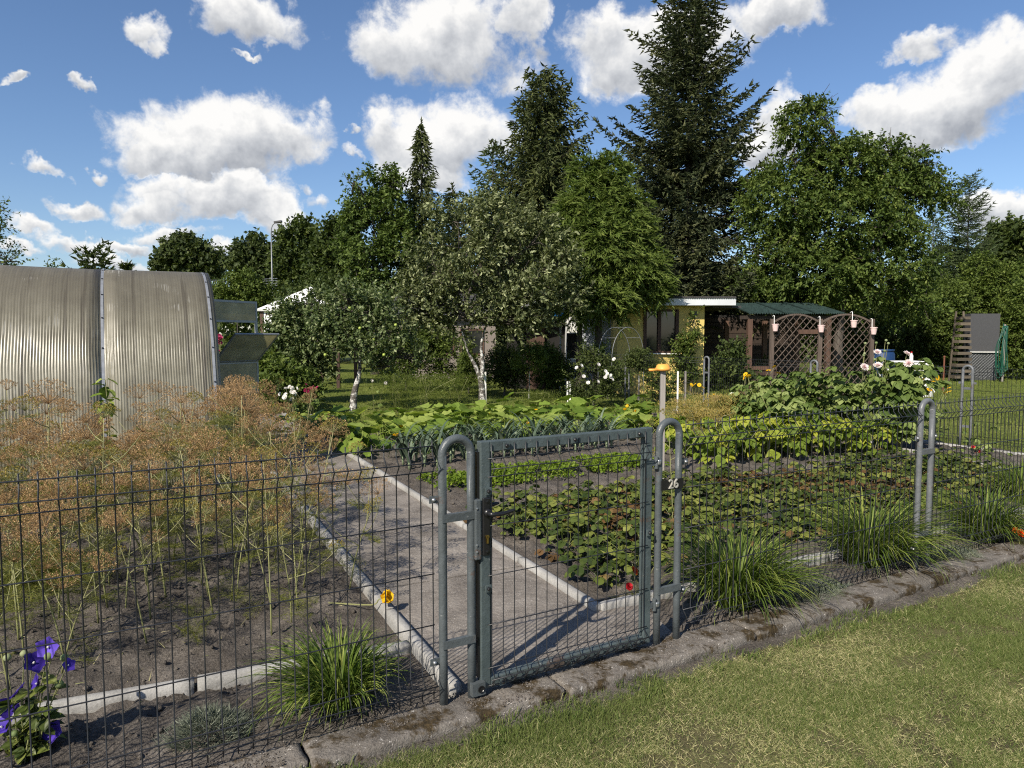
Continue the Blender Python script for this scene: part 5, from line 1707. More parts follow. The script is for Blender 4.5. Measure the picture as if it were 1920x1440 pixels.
for (px_, py_) in ((656, 580), (610, 668), (742, 612), (700, 640), (675, 618), (720, 668)):
    c = D(px_, py_, Y - .6)
    inst('apple', apm, ap, (c.x - b[0], -.6, c.z - b[2]), (0, 0, px_))
Y = 17.0
b = base_at(592, Y)
lob = [(570, 615, 62, 52), (528, 635, 42, 46), (615, 620, 50, 52), (565, 670, 62, 44), (548, 592, 36, 38), (600, 692, 42, 30), (595, 575, 40, 36)]
lb = [px_lobe(b, Y, *q) for q in lob]
broadleaf('apple_tree', 'bushy apple tree left of the leaning one with its white trunk half hidden', b, lb, 1550, .085, 'lf_apple', twig=(.2, .45), per=13, trunk_r=.08, seed=63, gap=.41, gapscale=2.2,
          trunk=[(0, 0, -.1), loc(588, 735, Y), loc(578, 705, Y), loc(563, 660, Y), loc(560, 640, Y)], bark='limewash', up=.75, bright_tips=.18, template='6')
# a tree whose branch tips come in at the left edge
Y = 12.0
b = base_at(-60, Y)
lb = [px_lobe(b, Y, *q) for q in [(-40, 470, 62, 42), (-70, 420, 80, 60), (10, 490, 36, 18), (-5, 395, 14, 18), (-110, 520, 80, 60)]]
broadleaf('plum_tree', 'tree whose leafy branch tips enter at the left edge behind the greenhouse', b, lb, 620, .06, 'lf_shrub', twig=(.2, .4), per=10, trunk_r=.07, seed=64, gap=.45, gapscale=3)
Y = 11.6
b = base_at(92, Y)
broadleaf('sapling', 'single thin leafy shoot rising above the greenhouse ridge', b, [px_lobe(b, Y, 98, 500, 7, 16), px_lobe(b, Y, 102, 486, 4, 8)], 14, .045, 'lf_shrub', twig=(.06, .14), per=6, trunk_r=.015, seed=65, gap=0, trunk=[(0, 0, -.1), (0, 0, 1.5), (0.02, 0, H_at(505, Y)), (0.09, 0, H_at(482, Y))], limbs=False)

# shrubs, hedges and bushes of the back garden
SHR = [
 # name, label, px, Y, lobes, n, leaf, mat
 ('shrub', 'broad green shrub behind the apple tree on the back lawn', 760, 21, [(740, 675, 48, 50), (790, 665, 54, 56), (840, 672, 48, 52), (770, 640, 48, 36), (820, 632, 40, 34)], 1400, .075, 'lf_shrub'),
 ('cypress_shrub', 'small dark conical thuja behind the cherry trunk', 878, 20, [(878, 700, 26, 26), (878, 678, 18, 24), (880, 655, 9, 16)], 650, .055, 'lf_shrub'),
 ('shrub', 'dark shrub behind the white stake right of the cherry trunk', 945, 19.5, [(935, 690, 36, 38), (960, 700, 40, 34), (945, 665, 28, 20)], 800, .06, 'lf_rose'),
 ('shrub', 'dense dark shrub in front of the white shed', 1035, 19.5, [(1030, 690, 34, 42), (1055, 700, 30, 34), (1020, 665, 24, 24)], 800, .06, 'lf_shrub'),
 ('shrub', 'grassy bright green bush at the left edge of the back lawn', 505, 15.5, [(500, 700, 28, 34), (525, 715, 34, 30), (495, 735, 26, 26)], 800, .10, 'lf_bright'),
 ('shrub', 'leafy green bush in front of the left apple tree', 545, 14.6, [(540, 715, 34, 34), (565, 730, 34, 26), (520, 735, 28, 26)], 800, .09, 'lf_shrub'),
 ('shrub', 'dark green bush under the gazebo roof', 520, 19.5, [(515, 665, 30, 36), (540, 650, 28, 34)], 500, .075, 'lf_shrub'),
 ('shrub', 'tall mixed shrub between the greenhouse door and the distant trees', 445, 30, [(440, 550, 42, 34), (480, 555, 40, 32), (415, 560, 34, 30), (455, 525, 26, 16)], 1100, .12, 'lf_shrub'),
 ('shrub', 'dark bushy tree behind the gazebo and the apple trees', 590, 30, [(560, 570, 46, 42), (620, 560, 56, 52), (680, 560, 60, 60), (740, 580, 50, 50)], 1700, .13, 'lf_dark'),
 ('shrub', 'dark bushy tree behind the cherry crown', 820, 31, [(790, 545, 66, 66), (850, 540, 60, 66), (900, 560, 56, 56), (760, 570, 46, 50)], 1900, .14, 'lf_dark'),
 ('shrub', 'dark bushy tree between the cherry and the bright cypress', 980, 27, [(960, 500, 40, 60), (1010, 480, 44, 60), (1050, 470, 40, 50), (1000, 560, 50, 44)], 1500, .13, 'lf_dark'),
 ('shrub', 'dark undergrowth tree behind the roof of the lean-to', 1440, 25, [(1400, 560, 60, 44), (1470, 560, 60, 44), (1540, 580, 60, 50), (1350, 545, 50, 36)], 2000, .14, 'lf_dark'),
 ('shrub', 'deep shaded bush behind the white garden table', 1670, 28.5, [(1610, 620, 60, 60), (1680, 620, 60, 66), (1740, 610, 50, 60), (1660, 680, 70, 40), (1570, 640, 40, 70)], 2200, .13, 'lf_dark'),
 ('shrub', 'green bush left of the stack of grey boards', 1775, 28, [(1765, 620, 32, 60), (1785, 570, 38, 46), (1750, 560, 36, 40), (1760, 680, 24, 36)], 1900, .10, 'lf_shrub'),
 ('shrub', 'bright green bush above the dark grey cabinet', 1850, 28.6, [(1820, 555, 44, 38), (1860, 570, 44, 34), (1890, 540, 44, 50), (1840, 510, 34, 34), (1880, 660, 18, 44), (1800, 600, 24, 50)], 2500, .10, 'lf_bright'),
 ('shrub', 'bright green bush at the right edge beside the garden hose', 1905, 26.5, [(1905, 640, 26, 60), (1920, 590, 40, 60), (1898, 690, 20, 28), (1945, 650, 40, 70)], 2000, .10, 'lf_bright'),
 ('shrub', 'tall loose bush behind the feathery larch', 1800, 33, [(1770, 500, 44, 50), (1830, 510, 50, 50), (1880, 560, 50, 50), (1740, 540, 40, 50)], 1500, .12, 'lf_shrub'),
 ('shrub', 'dark leaved bush before the open lean-to', 1372, 15.0, [(1370, 680, 28, 30), (1385, 710, 30, 28), (1350, 705, 22, 26), (1372, 655, 16, 14)], 420, .075, 'lf_dark'),
 ('shrub', 'small bush behind the side fence under the yellow shed window', 1238, 18.3, [(1225, 705, 26, 30), (1250, 715, 24, 26), (1236, 735, 30, 20)], 330, .06, 'lf_shrub'),
 ('vine', 'green vine climbing the right side of the yellow shed wall', 1295, 19.6, [(1284, 648, 20, 26), (1300, 632, 12, 16), (1283, 680, 22, 26), (1290, 705, 22, 20), (1303, 596, 5, 20)], 300, .085, 'lf_shrub'),
 ('shrub', 'low bush at the foot of the yellow shed left corner', 1140, 18.4, [(1128, 668, 20, 24), (1145, 695, 24, 28), (1165, 715, 20, 22)], 320, .065, 'lf_shrub'),
]
for i, (nm, lab, px_, Y, lob, n, lf, mt) in enumerate(SHR):
    b = base_at(px_, Y)
    broadleaf(nm, lab, b, [px_lobe(b, Y, *q) for q in lob], n, lf, mt, twig=(lf * 2.2, lf * 5), per=12, trunk_r=.035, seed=200 + i, gap=.30, gapscale=.22 / lf, cat='vine' if nm == 'vine' else 'shrub', width=1.15, up=.4)
# white flowering rose bush
Y = 16.3
b = base_at(1112, Y)
rb = broadleaf('rose_bush', 'white flowering rose bush in front of the grey shed wall', b, [px_lobe(b, Y, *q) for q in [(1110, 695, 44, 36), (1085, 710, 30, 30), (1140, 705, 30, 32), (1112, 665, 34, 22), (1115, 735, 44, 18)]], 900, .06, 'lf_rose', twig=(.15, .35), per=12, trunk_r=.03, seed=240, gap=.3, cat='rose bush')
def flower_mesh(name, matk, petals=6, r=0.045, cup=.35, rows=2, centre=None):
    mb = MB()
    for row in range(rows):
        for k in range(petals):
            a = 2 * math.pi * (k + .5 * row) / petals
            R = Matrix.Rotation(a, 3, 'Z') @ Matrix.Rotation(cup + row * .45, 3, 'X')
            V = np.array([[0, 0, 0], [.5, .35, .04], [.45, .8, .12], [0, 1, .1], [-.45, .8, .12], [-.5, .35, .04], [0, .5, -.02]]) * r * (1 - .25 * row)
            mb.add(V @ np.array(R).T, LEAF6_F, RNG.uniform(.3, .8))
    ms = [M[matk]]
    if centre:
        mb.lathe([(r * .2, 0), (r * .22, r * .12), (.0001, r * .2)], (0, 0, r * .05), 8, mi=1)
        ms.append(M[centre])
    return mb.mesh(name, ms, True)
wf_ = flower_mesh('white_flower', 'white_petal', 6, .05)
for (px_, py_) in ((1082, 690), (1122, 684), (1136, 697), (1140, 702), (1146, 705), (1152, 674), (1148, 712), (1094, 706), (1121, 716), (1090, 686), (1146, 708), (1136, 708), (1103, 718)):
    c = D(px_, py_, Y - .75)
    inst('flower', wf_, rb, (c.x - b[0], -.75 + RNG.uniform(-.05, .1), c.z - b[2]), (math.radians(60), 0, RNG.uniform(-1, 1)))
# standard plants: clipped heads on bare stems
for (px_, Y, py_, r1, r2, lab, mt) in ((992, 18.2, 672, 36, 32, 'round headed standard shrub on a pale bare stem right of the cherry', 'lf_bright'), (1198, 16.6, 677, 28, 22, 'round headed standard rose with grey stake before the yellow shed', 'lf_rose')):
    b = base_at(px_, Y)
    l_ = px_lobe(b, Y, px_, py_, r1, r2)
    broadleaf('standard_shrub', lab, b, [l_, (l_[0] + .12, .1, l_[2] + .1, l_[3] * .6, l_[4] * .6, l_[5] * .6)], 420, .05, mt, twig=(.1, .26), per=12, trunk_r=.028, seed=260 + px_, gap=.25, trunk=[(0, 0, -.1), (0.01, 0, l_[2] * .5), (0, 0, l_[2])], bark='limewash', cat='shrub')
# far wooded skyline behind everything, one mass
rng = np.random.default_rng(9)
n = 26000
Yq = rng.uniform(40, 50, n)
pxq = rng.uniform(380, 2300, n)
hq = 3.4 + 1.5 * fbm(np.stack([pxq * .012, Yq * .1, Yq * 0], 1), 21, 3)
P = np.stack([(pxq - 960) / F_PX * Yq, Yq, hq * rng.random(n) ** .6], 1)
V, F, va = scatter(LEAF4_V * np.array([1.4, 1, 1]), LEAF4_F, P, frames(rdir(n, rng), rdir(n, rng)), rng.uniform(.3, .55, n), np.clip(.4 + .2 * rng.normal(size=n), 0, 1))
tag(inst('woods', mesh('woods', V, F, M['lf_dark'], va)), 'dark belt of far undergrowth behind the gardens', 'woods', kind='stuff')

# ------------------------------------------------------------------ grass
def blades(name, P, length, width, lean, var, mat, label, kind='stuff', rng=None, two=False):
    rng = rng or RNG
    n = len(P)
    az = rng.random(n) * 2 * np.pi
    d = np.stack([np.cos(az) * np.sin(lean), np.sin(az) * np.sin(lean), np.cos(lean)], 1)
    sd_ = unit(np.cross(d, rdir(n, rng)))
    w = sd_ * (width / 2)[:, None]
    tip = P + d * length[:, None]
    if two:
        mid = P + d * (length * .55)[:, None] + np.array([0, 0, .15]) * length[:, None]
        V = np.stack([P - w, P + w, mid + w * .8, mid - w * .8, tip - np.array([0, 0, .2]) * length[:, None]], 1).reshape(-1, 3)
        i = np.arange(n)[:, None] * 5
        F = [np.concatenate([i + 0, i + 1, i + 2, i + 3], 1), np.concatenate([i + 3, i + 2, i + 4], 1)]
        k = 5
    else:
        V = np.stack([P - w, P + w, tip], 1).reshape(-1, 3)
        F = [np.arange(n * 3).reshape(-1, 3)]
        k = 3
    o = inst(name, mesh(name, V, F, M[mat], np.repeat(var, k)))
    return tag(o, label, 'grass', kind=kind)

def in_view(P, margin=0.25):
    zc = P[:, 1] * CP - (P[:, 2] - EYE) * SP
    yc = P[:, 1] * SP + (P[:, 2] - EYE) * CP
    u = P[:, 0] / np.maximum(zc, .1) * F_PX
    v = yc / np.maximum(zc, .1) * F_PX
    return (zc > .3) & (np.abs(u) < 960 * (1 + margin)) & (np.abs(v) < 720 * (1 + margin))

def ground_pts(n, s0, s1, t0, t1, rng):
    ss, tt = rng.uniform(s0, s1, n), rng.uniform(t0, t1, n)
    return np.stack([A0.x + E1.x * ss + E2.x * tt, A0.y + E1.y * ss + E2.y * tt, np.zeros(n)], 1), ss, tt

rng = np.random.default_rng(77)
P, ss, tt = ground_pts(2100000, -2.2, 6.0, -3.9, -0.11, rng)
k = in_view(P, .14)
P, ss, tt = P[k], ss[k], tt[k]
dens = fbm(P * 2.6, 31, 4)
bare = fbm(P * 5.5 + 9, 32, 4)
fo = np.where(ss < .2, .10, np.where(ss < 1.4, .145, .17))
edge = np.clip((-tt - fo - (0.05 + .16 * np.clip((ss - 1.2) / 2.5, 0, 1)) * fbm(P * 3, 35, 3)) / 0.10, 0.04, 1)
far_keep = np.clip(2.6 / np.maximum(P[:, 1], 2.4), .35, 1)
k = rng.random(len(P)) < np.clip((dens - .18) * 2.4, .15, 1) * np.where(bare > .66, .25, 1) * edge * far_keep
P, tt = P[k], tt[k]
n = len(P)
P[:, 2] = lawn_z(P)
green = fbm(P * 1.3, 33, 3)
straw = rng.random(n) < np.clip(.40 - (green - .5) * 2.2, .10, .75)
var = np.clip(np.where(straw, .78 + .16 * rng.normal(size=n), .30 + (green - .5) * .3 + .16 * rng.normal(size=n)), 0, 1)
L = np.where(straw, rng.uniform(.014, .036, n), rng.uniform(.015, .040, n)) * (0.7 + .6 * dens[k])
lean = np.where(straw, rng.uniform(.75, 1.5, n), rng.uniform(.25, 1.2, n))
blades('front_lawn_grass', P + np.array([0, 0, .002]), L, rng.uniform(.0015, .0030, n), lean, var, 'grass', 'short dry mown grass of the lawn outside the fence', rng=rng)
NGRASS = n
print('GRASS', n)
# taller sprouting grass along the footing edge, and back lawns
P, ss, tt = ground_pts(12000, -3, 6.5, -.36, -.12, rng)
k = (fbm(P * 4, 36, 3) > .48) & (-tt > np.where(ss < .2, .115, np.where(ss < 1.4, .16, .185)))
P = P[k]; P[:, 2] = lawn_z(P); n = len(P)
blades('edge_grass', P, rng.uniform(.03, .075, n), rng.uniform(.002, .004, n), rng.uniform(.1, .9, n), np.clip(.3 + .2 * rng.normal(size=n), 0, 1), 'grass', 'longer grass sprouting along the concrete footing', rng=rng, two=True)
n = 130000
Yq = 10 + 24 * rng.random(n) ** .8
P = np.stack([rng.uniform(-.55, .80, n) * Yq, Yq, np.full(n, -.045)], 1)
st_s = (P[:, 0] - A0.x) * E1.x + (P[:, 1] - A0.y) * E1.y
st_t = (P[:, 0] - A0.x) * E2.x + (P[:, 1] - A0.y) * E2.y
k = ((st_t > 8.6) & (right_of_side(P) < 0)) | (right_of_side(P) > .15)
P = P[k]; n = len(P)
g = fbm(P * .8, 34, 3)
blades('back_lawn_grass', P, rng.uniform(.04, .085, n), rng.uniform(.008, .016, n), rng.uniform(.2, 1.2, n), np.clip(.5 + (g - .5) * .9 + .15 * rng.normal(size=n), 0, 1), 'grass_back', 'mown green lawn behind the beds and beyond the side fence', rng=rng)

# dry stalks and straw lying about the left bed
P, ss, tt = ground_pts(1500, -3.6, 1.0, .7, 4.4, rng)
k = (path_off(P) < -.15)
P, ss, tt = P[k], ss[k], tt[k]
P[:, 2] = soil_z(P, ss, tt) + .006
n = len(P)
blades('dry_stalks', P, rng.uniform(.03, .20, n) * rng.random(n), rng.uniform(.0025, .0055, n), rng.uniform(1.35, 1.55, n), rng.random(n), 'dill_stem', 'dry stalks and straw lying on the soil of the left bed', rng=rng)
# ------------------------------------------------------------------ leaf and flower shapes
def fan_leaf(outline, size, fold=.25, curl=.15, petiole=0.0, pet_r=.0015, rise=0.0, wav=0.0, var=None):
    "outline: right half, (x, y) from base to tip; makes V, F with a midrib"
    R_ = [(x, y) for x, y in outline]
    mids = [(0, y) for _, y in R_]
    V, F = [], []
    k = len(R_)
    for i, (x, y) in enumerate(R_):
        z = -curl * y * y
        V.append((0, y, z))
        V.append((x, y, z + fold * abs(x) + wav * math.sin(i * 2.3)))
        V.append((-x, y, z + fold * abs(x) + wav * math.sin(i * 1.7 + 1)))
    for i in range(k - 1):
        a, b = i * 3, (i + 1) * 3
        F += [[a, a + 1, b + 1, b], [a + 2, a, b, b + 2]]
    return np.array(V) * size, np.array(F)
OVATE = [(.02, 0), (.30, .18), (.38, .42), (.26, .72), (.0, 1.0)]
ROUND = [(.05, 0), (.36, .16), (.48, .45), (.42, .75), (.20, .95), (.0, 1.0)]
HEART = [(.12, -.10), (.40, .02), (.50, .25), (.36, .58), (.14, .86), (.0, 1.0)]
SQUASH = [(.16, -.18), (.52, -.12), (.44, .12), (.62, .34), (.40, .52), (.34, .78), (.0, .95)]

def place(V, yaw=0, pitch=0, roll=0, loc=(0, 0, 0)):
    R = (Matrix.Rotation(yaw, 3, 'Z') @ Matrix.Rotation(pitch, 3, 'X') @ Matrix.Rotation(roll, 3, 'Y'))
    return V @ np.array(R).T + np.array(loc)

def trifoliate(name, mat, rise, reach, size, outline=ROUND, n3=3, pitch=-.35):
    "petiole out along +Y and up, then three leaflets"
    mb = MB()
    end = np.array([0, reach, rise])
    mb.tube(curve([(0, 0, 0), (0, reach * .35, rise * .65), end], 5), .0018, 4)
    for i, a in enumerate((-1.25, 0, 1.25) if n3 == 3 else (-1.4, -.7, 0, .7, 1.4)):
        s = size * (1.0 if abs(a) < .1 else .88) * RNG.uniform(.9, 1.1)
        V, F = fan_leaf(outline, s, fold=.22 + RNG.uniform(-.06, .1), curl=.18, wav=.02)
        mb.add(place(V, -a, pitch + RNG.uniform(-.25, .25), RNG.uniform(-.3, .3), end), F)
    return mb.mesh(name, M[mat])
def single(name, mat, rise, reach, size, outline, pitch=-.4, fold=.2, curl=.2, pet=.002):
    mb = MB()
    end = np.array([0, reach, rise])
    mb.tube(curve([(0, 0, 0), (0, reach * .3, rise * .7), end], 5), pet, 4)
    V, F = fan_leaf(outline, size, fold=fold + RNG.uniform(-.08, .1), curl=curl, wav=.03)
    mb.add(place(V, RNG.uniform(-.2, .2), pitch + RNG.uniform(-.2, .2), RNG.uniform(-.2, .2), end), F)
    return mb.mesh(name, M[mat])

def gz(x, y):
    return soil_h(x, y)

# ------------------------------------------------------------------ strawberries
SB = [trifoliate('strawberry_leaf', 'straw_g', r, c, s) for r, c, s in ((.10, .07, .050), (.12, .10, .055), (.07, .11, .046), (.14, .06, .052), (.05, .13, .048))]
SBR = [trifoliate('strawberry_leaf', 'straw_r', r, c, s) for r, c, s in ((.06, .10, .052), (.08, .12, .056), (.04, .13, .048))]
rng = np.random.default_rng(5)
right_kerb = lambda p: (p[0] - kr1.x) * krd.y - (p[1] - kr1.y) * krd.x       # sign of the side of the right kerb
k_in = right_kerb((0, 5))
def strawberry(s, t, red, label, group):
    p = S(s, t)
    if right_kerb(p) * k_in < 0.22 * abs(1) * (1 if True else 0) and s > 5: return
    if right_kerb(p) * k_in < 0: return
    off = (p - PR0).dot(PNOR)
    if off < 0.16: return
    root = thing('strawberry_plant', label, 'strawberry plant', (p.x, p.y, gz(p.x, p.y) - .01), rng.uniform(0, 6.28), group)
    n = int(rng.integers(15, 21))
    for i in range(n):
        isr = rng.random() < red
        me = (SBR if isr else SB)[rng.integers(3 if isr else 5)]
        a = i * 2.4 + rng.normal() * .3
        inst('leaf', me, root, (rng.normal() * .02, rng.normal() * .02, 0), (rng.normal() * .18, rng.normal() * .1, a), rng.uniform(.85, 1.45))
row = 0
t = 0.98
while t < 3.0:
    s = 1.62 + (0.12 if row % 2 else 0)
    while s < 8.6:
        q = fbm(np.array([[s * .8, t * 1.1, 3.]]), 71, 3)[0]
        jt, js = rng.normal() * .05, rng.normal() * .06
        if t < 2.95 - .10 * max(0, s - 3.5) and q > .30:
            redp = np.clip((q - .52) * 2.2 + (.12 if (2.2 < s < 6 and 1.4 < t < 2.3) else 0), .06, .7)
            pz = S(s, t)
            pxz = 960 + F_PX * pz.x / pz.y
            zn = 'behind the garden gate' if pxz < 1232 else ('behind the fence panel right of the gate' if pxz < 1735 else 'beyond the light grey hoop post')
            if redp > .22:
                strawberry(s + js, t + jt, redp, 'strawberry plant with many reddish brown leaves ' + zn, 'reddened strawberry plants ' + zn)
            else:
                strawberry(s + js, t + jt, redp, 'mostly green strawberry plant ' + zn, 'green strawberry plants ' + zn)
        s += .24
    t += .26
    row += 1

# ------------------------------------------------------------------ parsley row
def st_cloud(n, s0, s1, t0, t1, hfun, rng):
    P, ss, tt = ground_pts(n, s0, s1, t0, t1, rng)
    return P, ss, tt
P, ss, tt = ground_pts(15000, 1.75, 4.75, 3.72, 4.55, rng)
edge = np.minimum(np.minimum(ss - 1.75, 4.75 - ss) / .25, np.minimum(tt - 3.72, 4.55 - tt) / .22)
h = (.04 + .12 * fbm(P * 4, 41, 3)) * np.clip(edge + .3, .2, 1)
k = rng.random(len(P)) < np.clip(edge + .25, 0, 1) * np.clip((fbm(P * 5, 42, 3) - .36) * 5, 0, 1)
P, h = P[k], h[k]
P[:, 2] = h * rng.random(len(P)) ** .35 + .01
n = len(P)
V, F, va = scatter(LEAF4_V * np.array([1.7, 1, 1]), LEAF4_F, P, frames(unit(rng.normal(size=(n, 3)) + np.array([0, 0, .5])), unit(rng.normal(size=(n, 3)) * .6 + np.array([0, 0, 1.]))), rng.uniform(.022, .042, n), np.clip(.5 + .2 * rng.normal(size=n), 0, 1))
tag(inst('parsley_leaves', mesh('parsley_leaves', V, F, M['parsley'], va)), 'bright light green row of low parsley behind the gate', 'parsley', kind='stuff')

# ------------------------------------------------------------------ leeks
def strap(name, mat, L, w, droop, lift=1.25, fold=.35, nseg=9):
    a = lift
    p = np.zeros(3)
    pts = [p.copy()]
    for i in range(nseg):
        a -= droop * (i / nseg) ** 1.3 / nseg * 4
        p = p + np.array([0, math.cos(a), math.sin(a)]) * L / nseg
        pts.append(p.copy())
    V, F = [], []
    for i, q in enumerate(pts):
        f = i / nseg
        ww = w * (1 - f ** 2.2) * .5 + .0005
        V += [(-ww, q[1], q[2] + fold * ww), (0, q[1], q[2]), (ww, q[1], q[2] + fold * ww)]
    for i in range(nseg):
        a_, b_ = i * 3, (i + 1) * 3
        F += [[a_, a_ + 1, b_ + 1, b_], [a_ + 1, a_ + 2, b_ + 2, b_ + 1]]
    return mesh(name, V, np.array(F), M[mat], smooth=True)
LK = [strap('leek_leaf', 'leek', L, w, d, l) for L, w, d, l in ((.48, .036, .8, 1.25), (.54, .040, 1.3, 1.15), (.46, .038, 1.9, 1.1), (.56, .036, 1.1, 1.35), (.42, .034, 2.3, 1.05), (.50, .040, .6, 1.0))]
shaft = MB().tube([(0, 0, 0), (0, 0, .1), (0, 0, .16)], np.array([.016, .017, .014]), 8).mesh('leek_shaft', solid('leek_shaft', (.22, .27, .16), .5), True)
for row, t in enumerate((5.25, 5.62)):
    s = 1.95
    while s < 5.25:
        p = S(s + rng.normal() * .03, t + rng.normal() * .04)
        lab = 'blue green leek in the front row of the leek bed' if row == 0 else 'blue green leek in the back row of the leek bed'
        root = thing('leek', lab, 'leek', (p.x, p.y, gz(p.x, p.y) - .01), FROT + rng.normal() * .5, ('front' if row == 0 else 'back') + ' row of leeks')
        inst('shaft', shaft, root)
        for i in range(11):
            inst('leaf', LK[rng.integers(6)], root, (0, 0, .05 + i * .013), (0, 0, (math.pi if i % 2 else 0) + math.pi / 2 + rng.normal() * .55), rng.uniform(.8, 1.12))
        s += .185
# ------------------------------------------------------------------ squash
SQ = [single('squash_leaf', 'squash', r, c, s, SQUASH, p, .22, .12, .005) for r, c, s, p in ((.34, .10, .21, -.15), (.28, .14, .19, -.3), (.40, .06, .24, .05), (.24, .16, .17, -.4), (.36, .1, .22, .25), (.20, .12, .15, -.2))]
sqf = flower_mesh('squash_flower', 'yellow_petal', 5, .06, .7, 1)
i = 0
for t in (6.45, 7.15, 7.9, 8.7):
    s = 1.75
    while s < 8.2 - (t - 6.4) * .4:
        p = S(s + rng.normal() * .15, t + rng.normal() * .12)
        rw_ = {6.45: 'front row directly behind the leeks', 7.15: 'second row behind the leeks', 7.9: 'third row behind the leeks', 8.7: 'rear row nearest the back lawn'}[t]
        root = thing('squash_plant', 'broad leaved squash plant in the ' + rw_, 'squash plant', (p.x, p.y, -.03), rng.uniform(0, 6.28), 'squash plants, ' + rw_)
        for j in range(25):
            r_ = .52 * math.sqrt(rng.random())
            a = rng.uniform(0, 6.28)
            inst('leaf', SQ[rng.integers(6)], root, (r_ * math.cos(a), r_ * math.sin(a), 0), (rng.normal() * .22, rng.normal() * .22, rng.uniform(0, 6.28)), rng.uniform(.6, 1.1))
        for j in range(int(rng.integers(0, 2))):
            inst('flower', sqf, root, (rng.normal() * .25, rng.normal() * .25, .26), (rng.normal() * .5, rng.normal() * .5, 0))
        s += .82
        i += 1
# ------------------------------------------------------------------ beans
BN = [trifoliate('bean_leaf', 'bean', r, c, s, HEART, 3, -.65) for r, c, s in ((.08, .07, .105), (.05, .09, .115), (.10, .05, .10), (.03, .10, .11))]
for row, t in enumerate((3.72, 4.12, 4.55)):
    s = 5.35 + row * .1
    while s < 8.3 - row * .2:
        p = S(s + rng.normal() * .07, t - (s - 5.4) * .22 + rng.normal() * .11)
        bs_ = rng.uniform(.65, 1.25)
        if right_kerb(p) * k_in > 0:
            front = row == 0
            root = thing('bean_plant', 'yellowing dwarf bean plant in the front row below the dahlias' if front else 'dwarf bean plant in the rows behind the front one', 'bean plant', (p.x, p.y, gz(p.x, p.y) - .01), rng.uniform(0, 6.28), 'front row of dwarf beans' if front else 'back rows of dwarf beans')
            for j in range(26 if front else 20):
                z = .40 * bs_ * rng.random() ** .7
                a = j * 2.4 + rng.normal() * .3
                r_ = .03 + .12 * rng.random()
                inst('leaf', BN[rng.integers(4)], root, (r_ * math.cos(a), r_ * math.sin(a), z), (rng.normal() * .2, rng.normal() * .2, a - 1.57), rng.uniform(.8, 1.25))
            st_ = MB()
            for q in range(4):
                st_.tube(curve([(0, 0, 0), (rng.normal() * .03, rng.normal() * .03, .2), (rng.normal() * .08, rng.normal() * .08, .42)], 5), .004, 4)
            st_.obj('stem', M['dill_stem'], root)
        s += .30
# ------------------------------------------------------------------ dahlias
DL = [trifoliate('dahlia_leaf', 'lf_dahlia', r, c, s, OVATE, k_, -.45) for r, c, s, k_ in ((.06, .07, .10, 3), (.04, .09, .11, 5), (.09, .06, .09, 3), (.03, .10, .105, 5))]
M['lf_dahlia_obj'] = leafmat('dahlia_plant_leaf', (0.052, 0.088, 0.018), (0.140, 0.192, 0.048), (0.27, 0.32, 0.11), src='obj')
for me in DL:
    me.materials.clear(); me.materials.append(M['lf_dahlia_obj'])
def pom_flower():
    mb = MB()
    for row, (n_, r, el, ln) in enumerate(((16, .0, .15, .085), (16, .0, .42, .080), (14, .0, .72, .068), (10, .0, 1.0, .055), (7, 0, 1.25, .04))):
        for k_ in range(n_):
            a = 2 * math.pi * (k_ + .5 * (row % 2)) / n_ + RNG.normal() * .05
            V, F = fan_leaf([(.06, 0), (.15, .45), (.13, .8), (0, 1)], ln * RNG.uniform(.9, 1.08), .5, -.12)
            mb.add(place(V, a, el + RNG.normal() * .05), F, np.clip(.95 - row * .17 + RNG.normal() * .05, 0, 1))
    return mb.mesh('dahlia_flower', M['pink_petal'], True)
PF = pom_flower()
BUD = MB().lathe([(0.0001, 0), (.014, .002), (.020, .015), (.014, .03), (.0001, .034)], sides=9).mesh('bud', M['bud'], True)
def bushy(label, base, h, r, n, flowers=(), buds=(), group=None, name='dahlia_plant', cat='dahlia'):
    root = thing(name, label, cat, base, rng.uniform(0, 6.28) * 0, group)
    st_ = MB()
    tips = []
    for q in range(9):
        a, rr_ = rng.uniform(0, 6.28), r * math.sqrt(rng.random()) * .9
        e = np.array([rr_ * math.cos(a), rr_ * math.sin(a), h * rng.uniform(.72, .98)])
        st_.tube(curve([(rng.normal() * .04, rng.normal() * .04, 0), e * np.array([.5, .5, .5]), e], 8), np.linspace(.009, .004, 8), 5)
        tips.append(e)
    for j in range(n):
        e = tips[rng.integers(9)]
        f = rng.uniform(.12, 1.0) ** .8
        c = e * np.array([.5 + .5 * f, .5 + .5 * f, 1.0]) * np.array([f ** .6, f ** .6, f])
        a = rng.uniform(0, 6.28)
        d_ = rng.uniform(0, r * .38)
        inst('leaf', DL[rng.integers(4)], root, (c[0] + d_ * math.cos(a), c[1] + d_ * math.sin(a), c[2]), (rng.normal() * .25, rng.normal() * .2, a - 1.57), rng.uniform(.85, 1.6))
    for (px_, py_, kind) in list(flowers) + list(buds):
        c = D(px_, py_, base[1] - r * .45)
        lx = np.array([c.x - base[0], -r * .45, c.z - base[2]])
        st_.tube(curve([tips[rng.integers(9)] * np.array([.5, .5, .55]), lx * np.array([.9, .6, .75]), lx], 8), .0035, 4)
        inst('flower' if kind == 'f' else 'bud', PF if kind == 'f' else BUD, root, tuple(lx), (math.radians(rng.uniform(35, 70)) if kind == 'f' else rng.normal() * .3, rng.normal() * .3, rng.normal() * .5), (rng.uniform(.62, .82) if kind == 'f' else 1.0))
    st_.obj('stem', M['dill_stem'], root)
    return root
b = G(1688, 845)
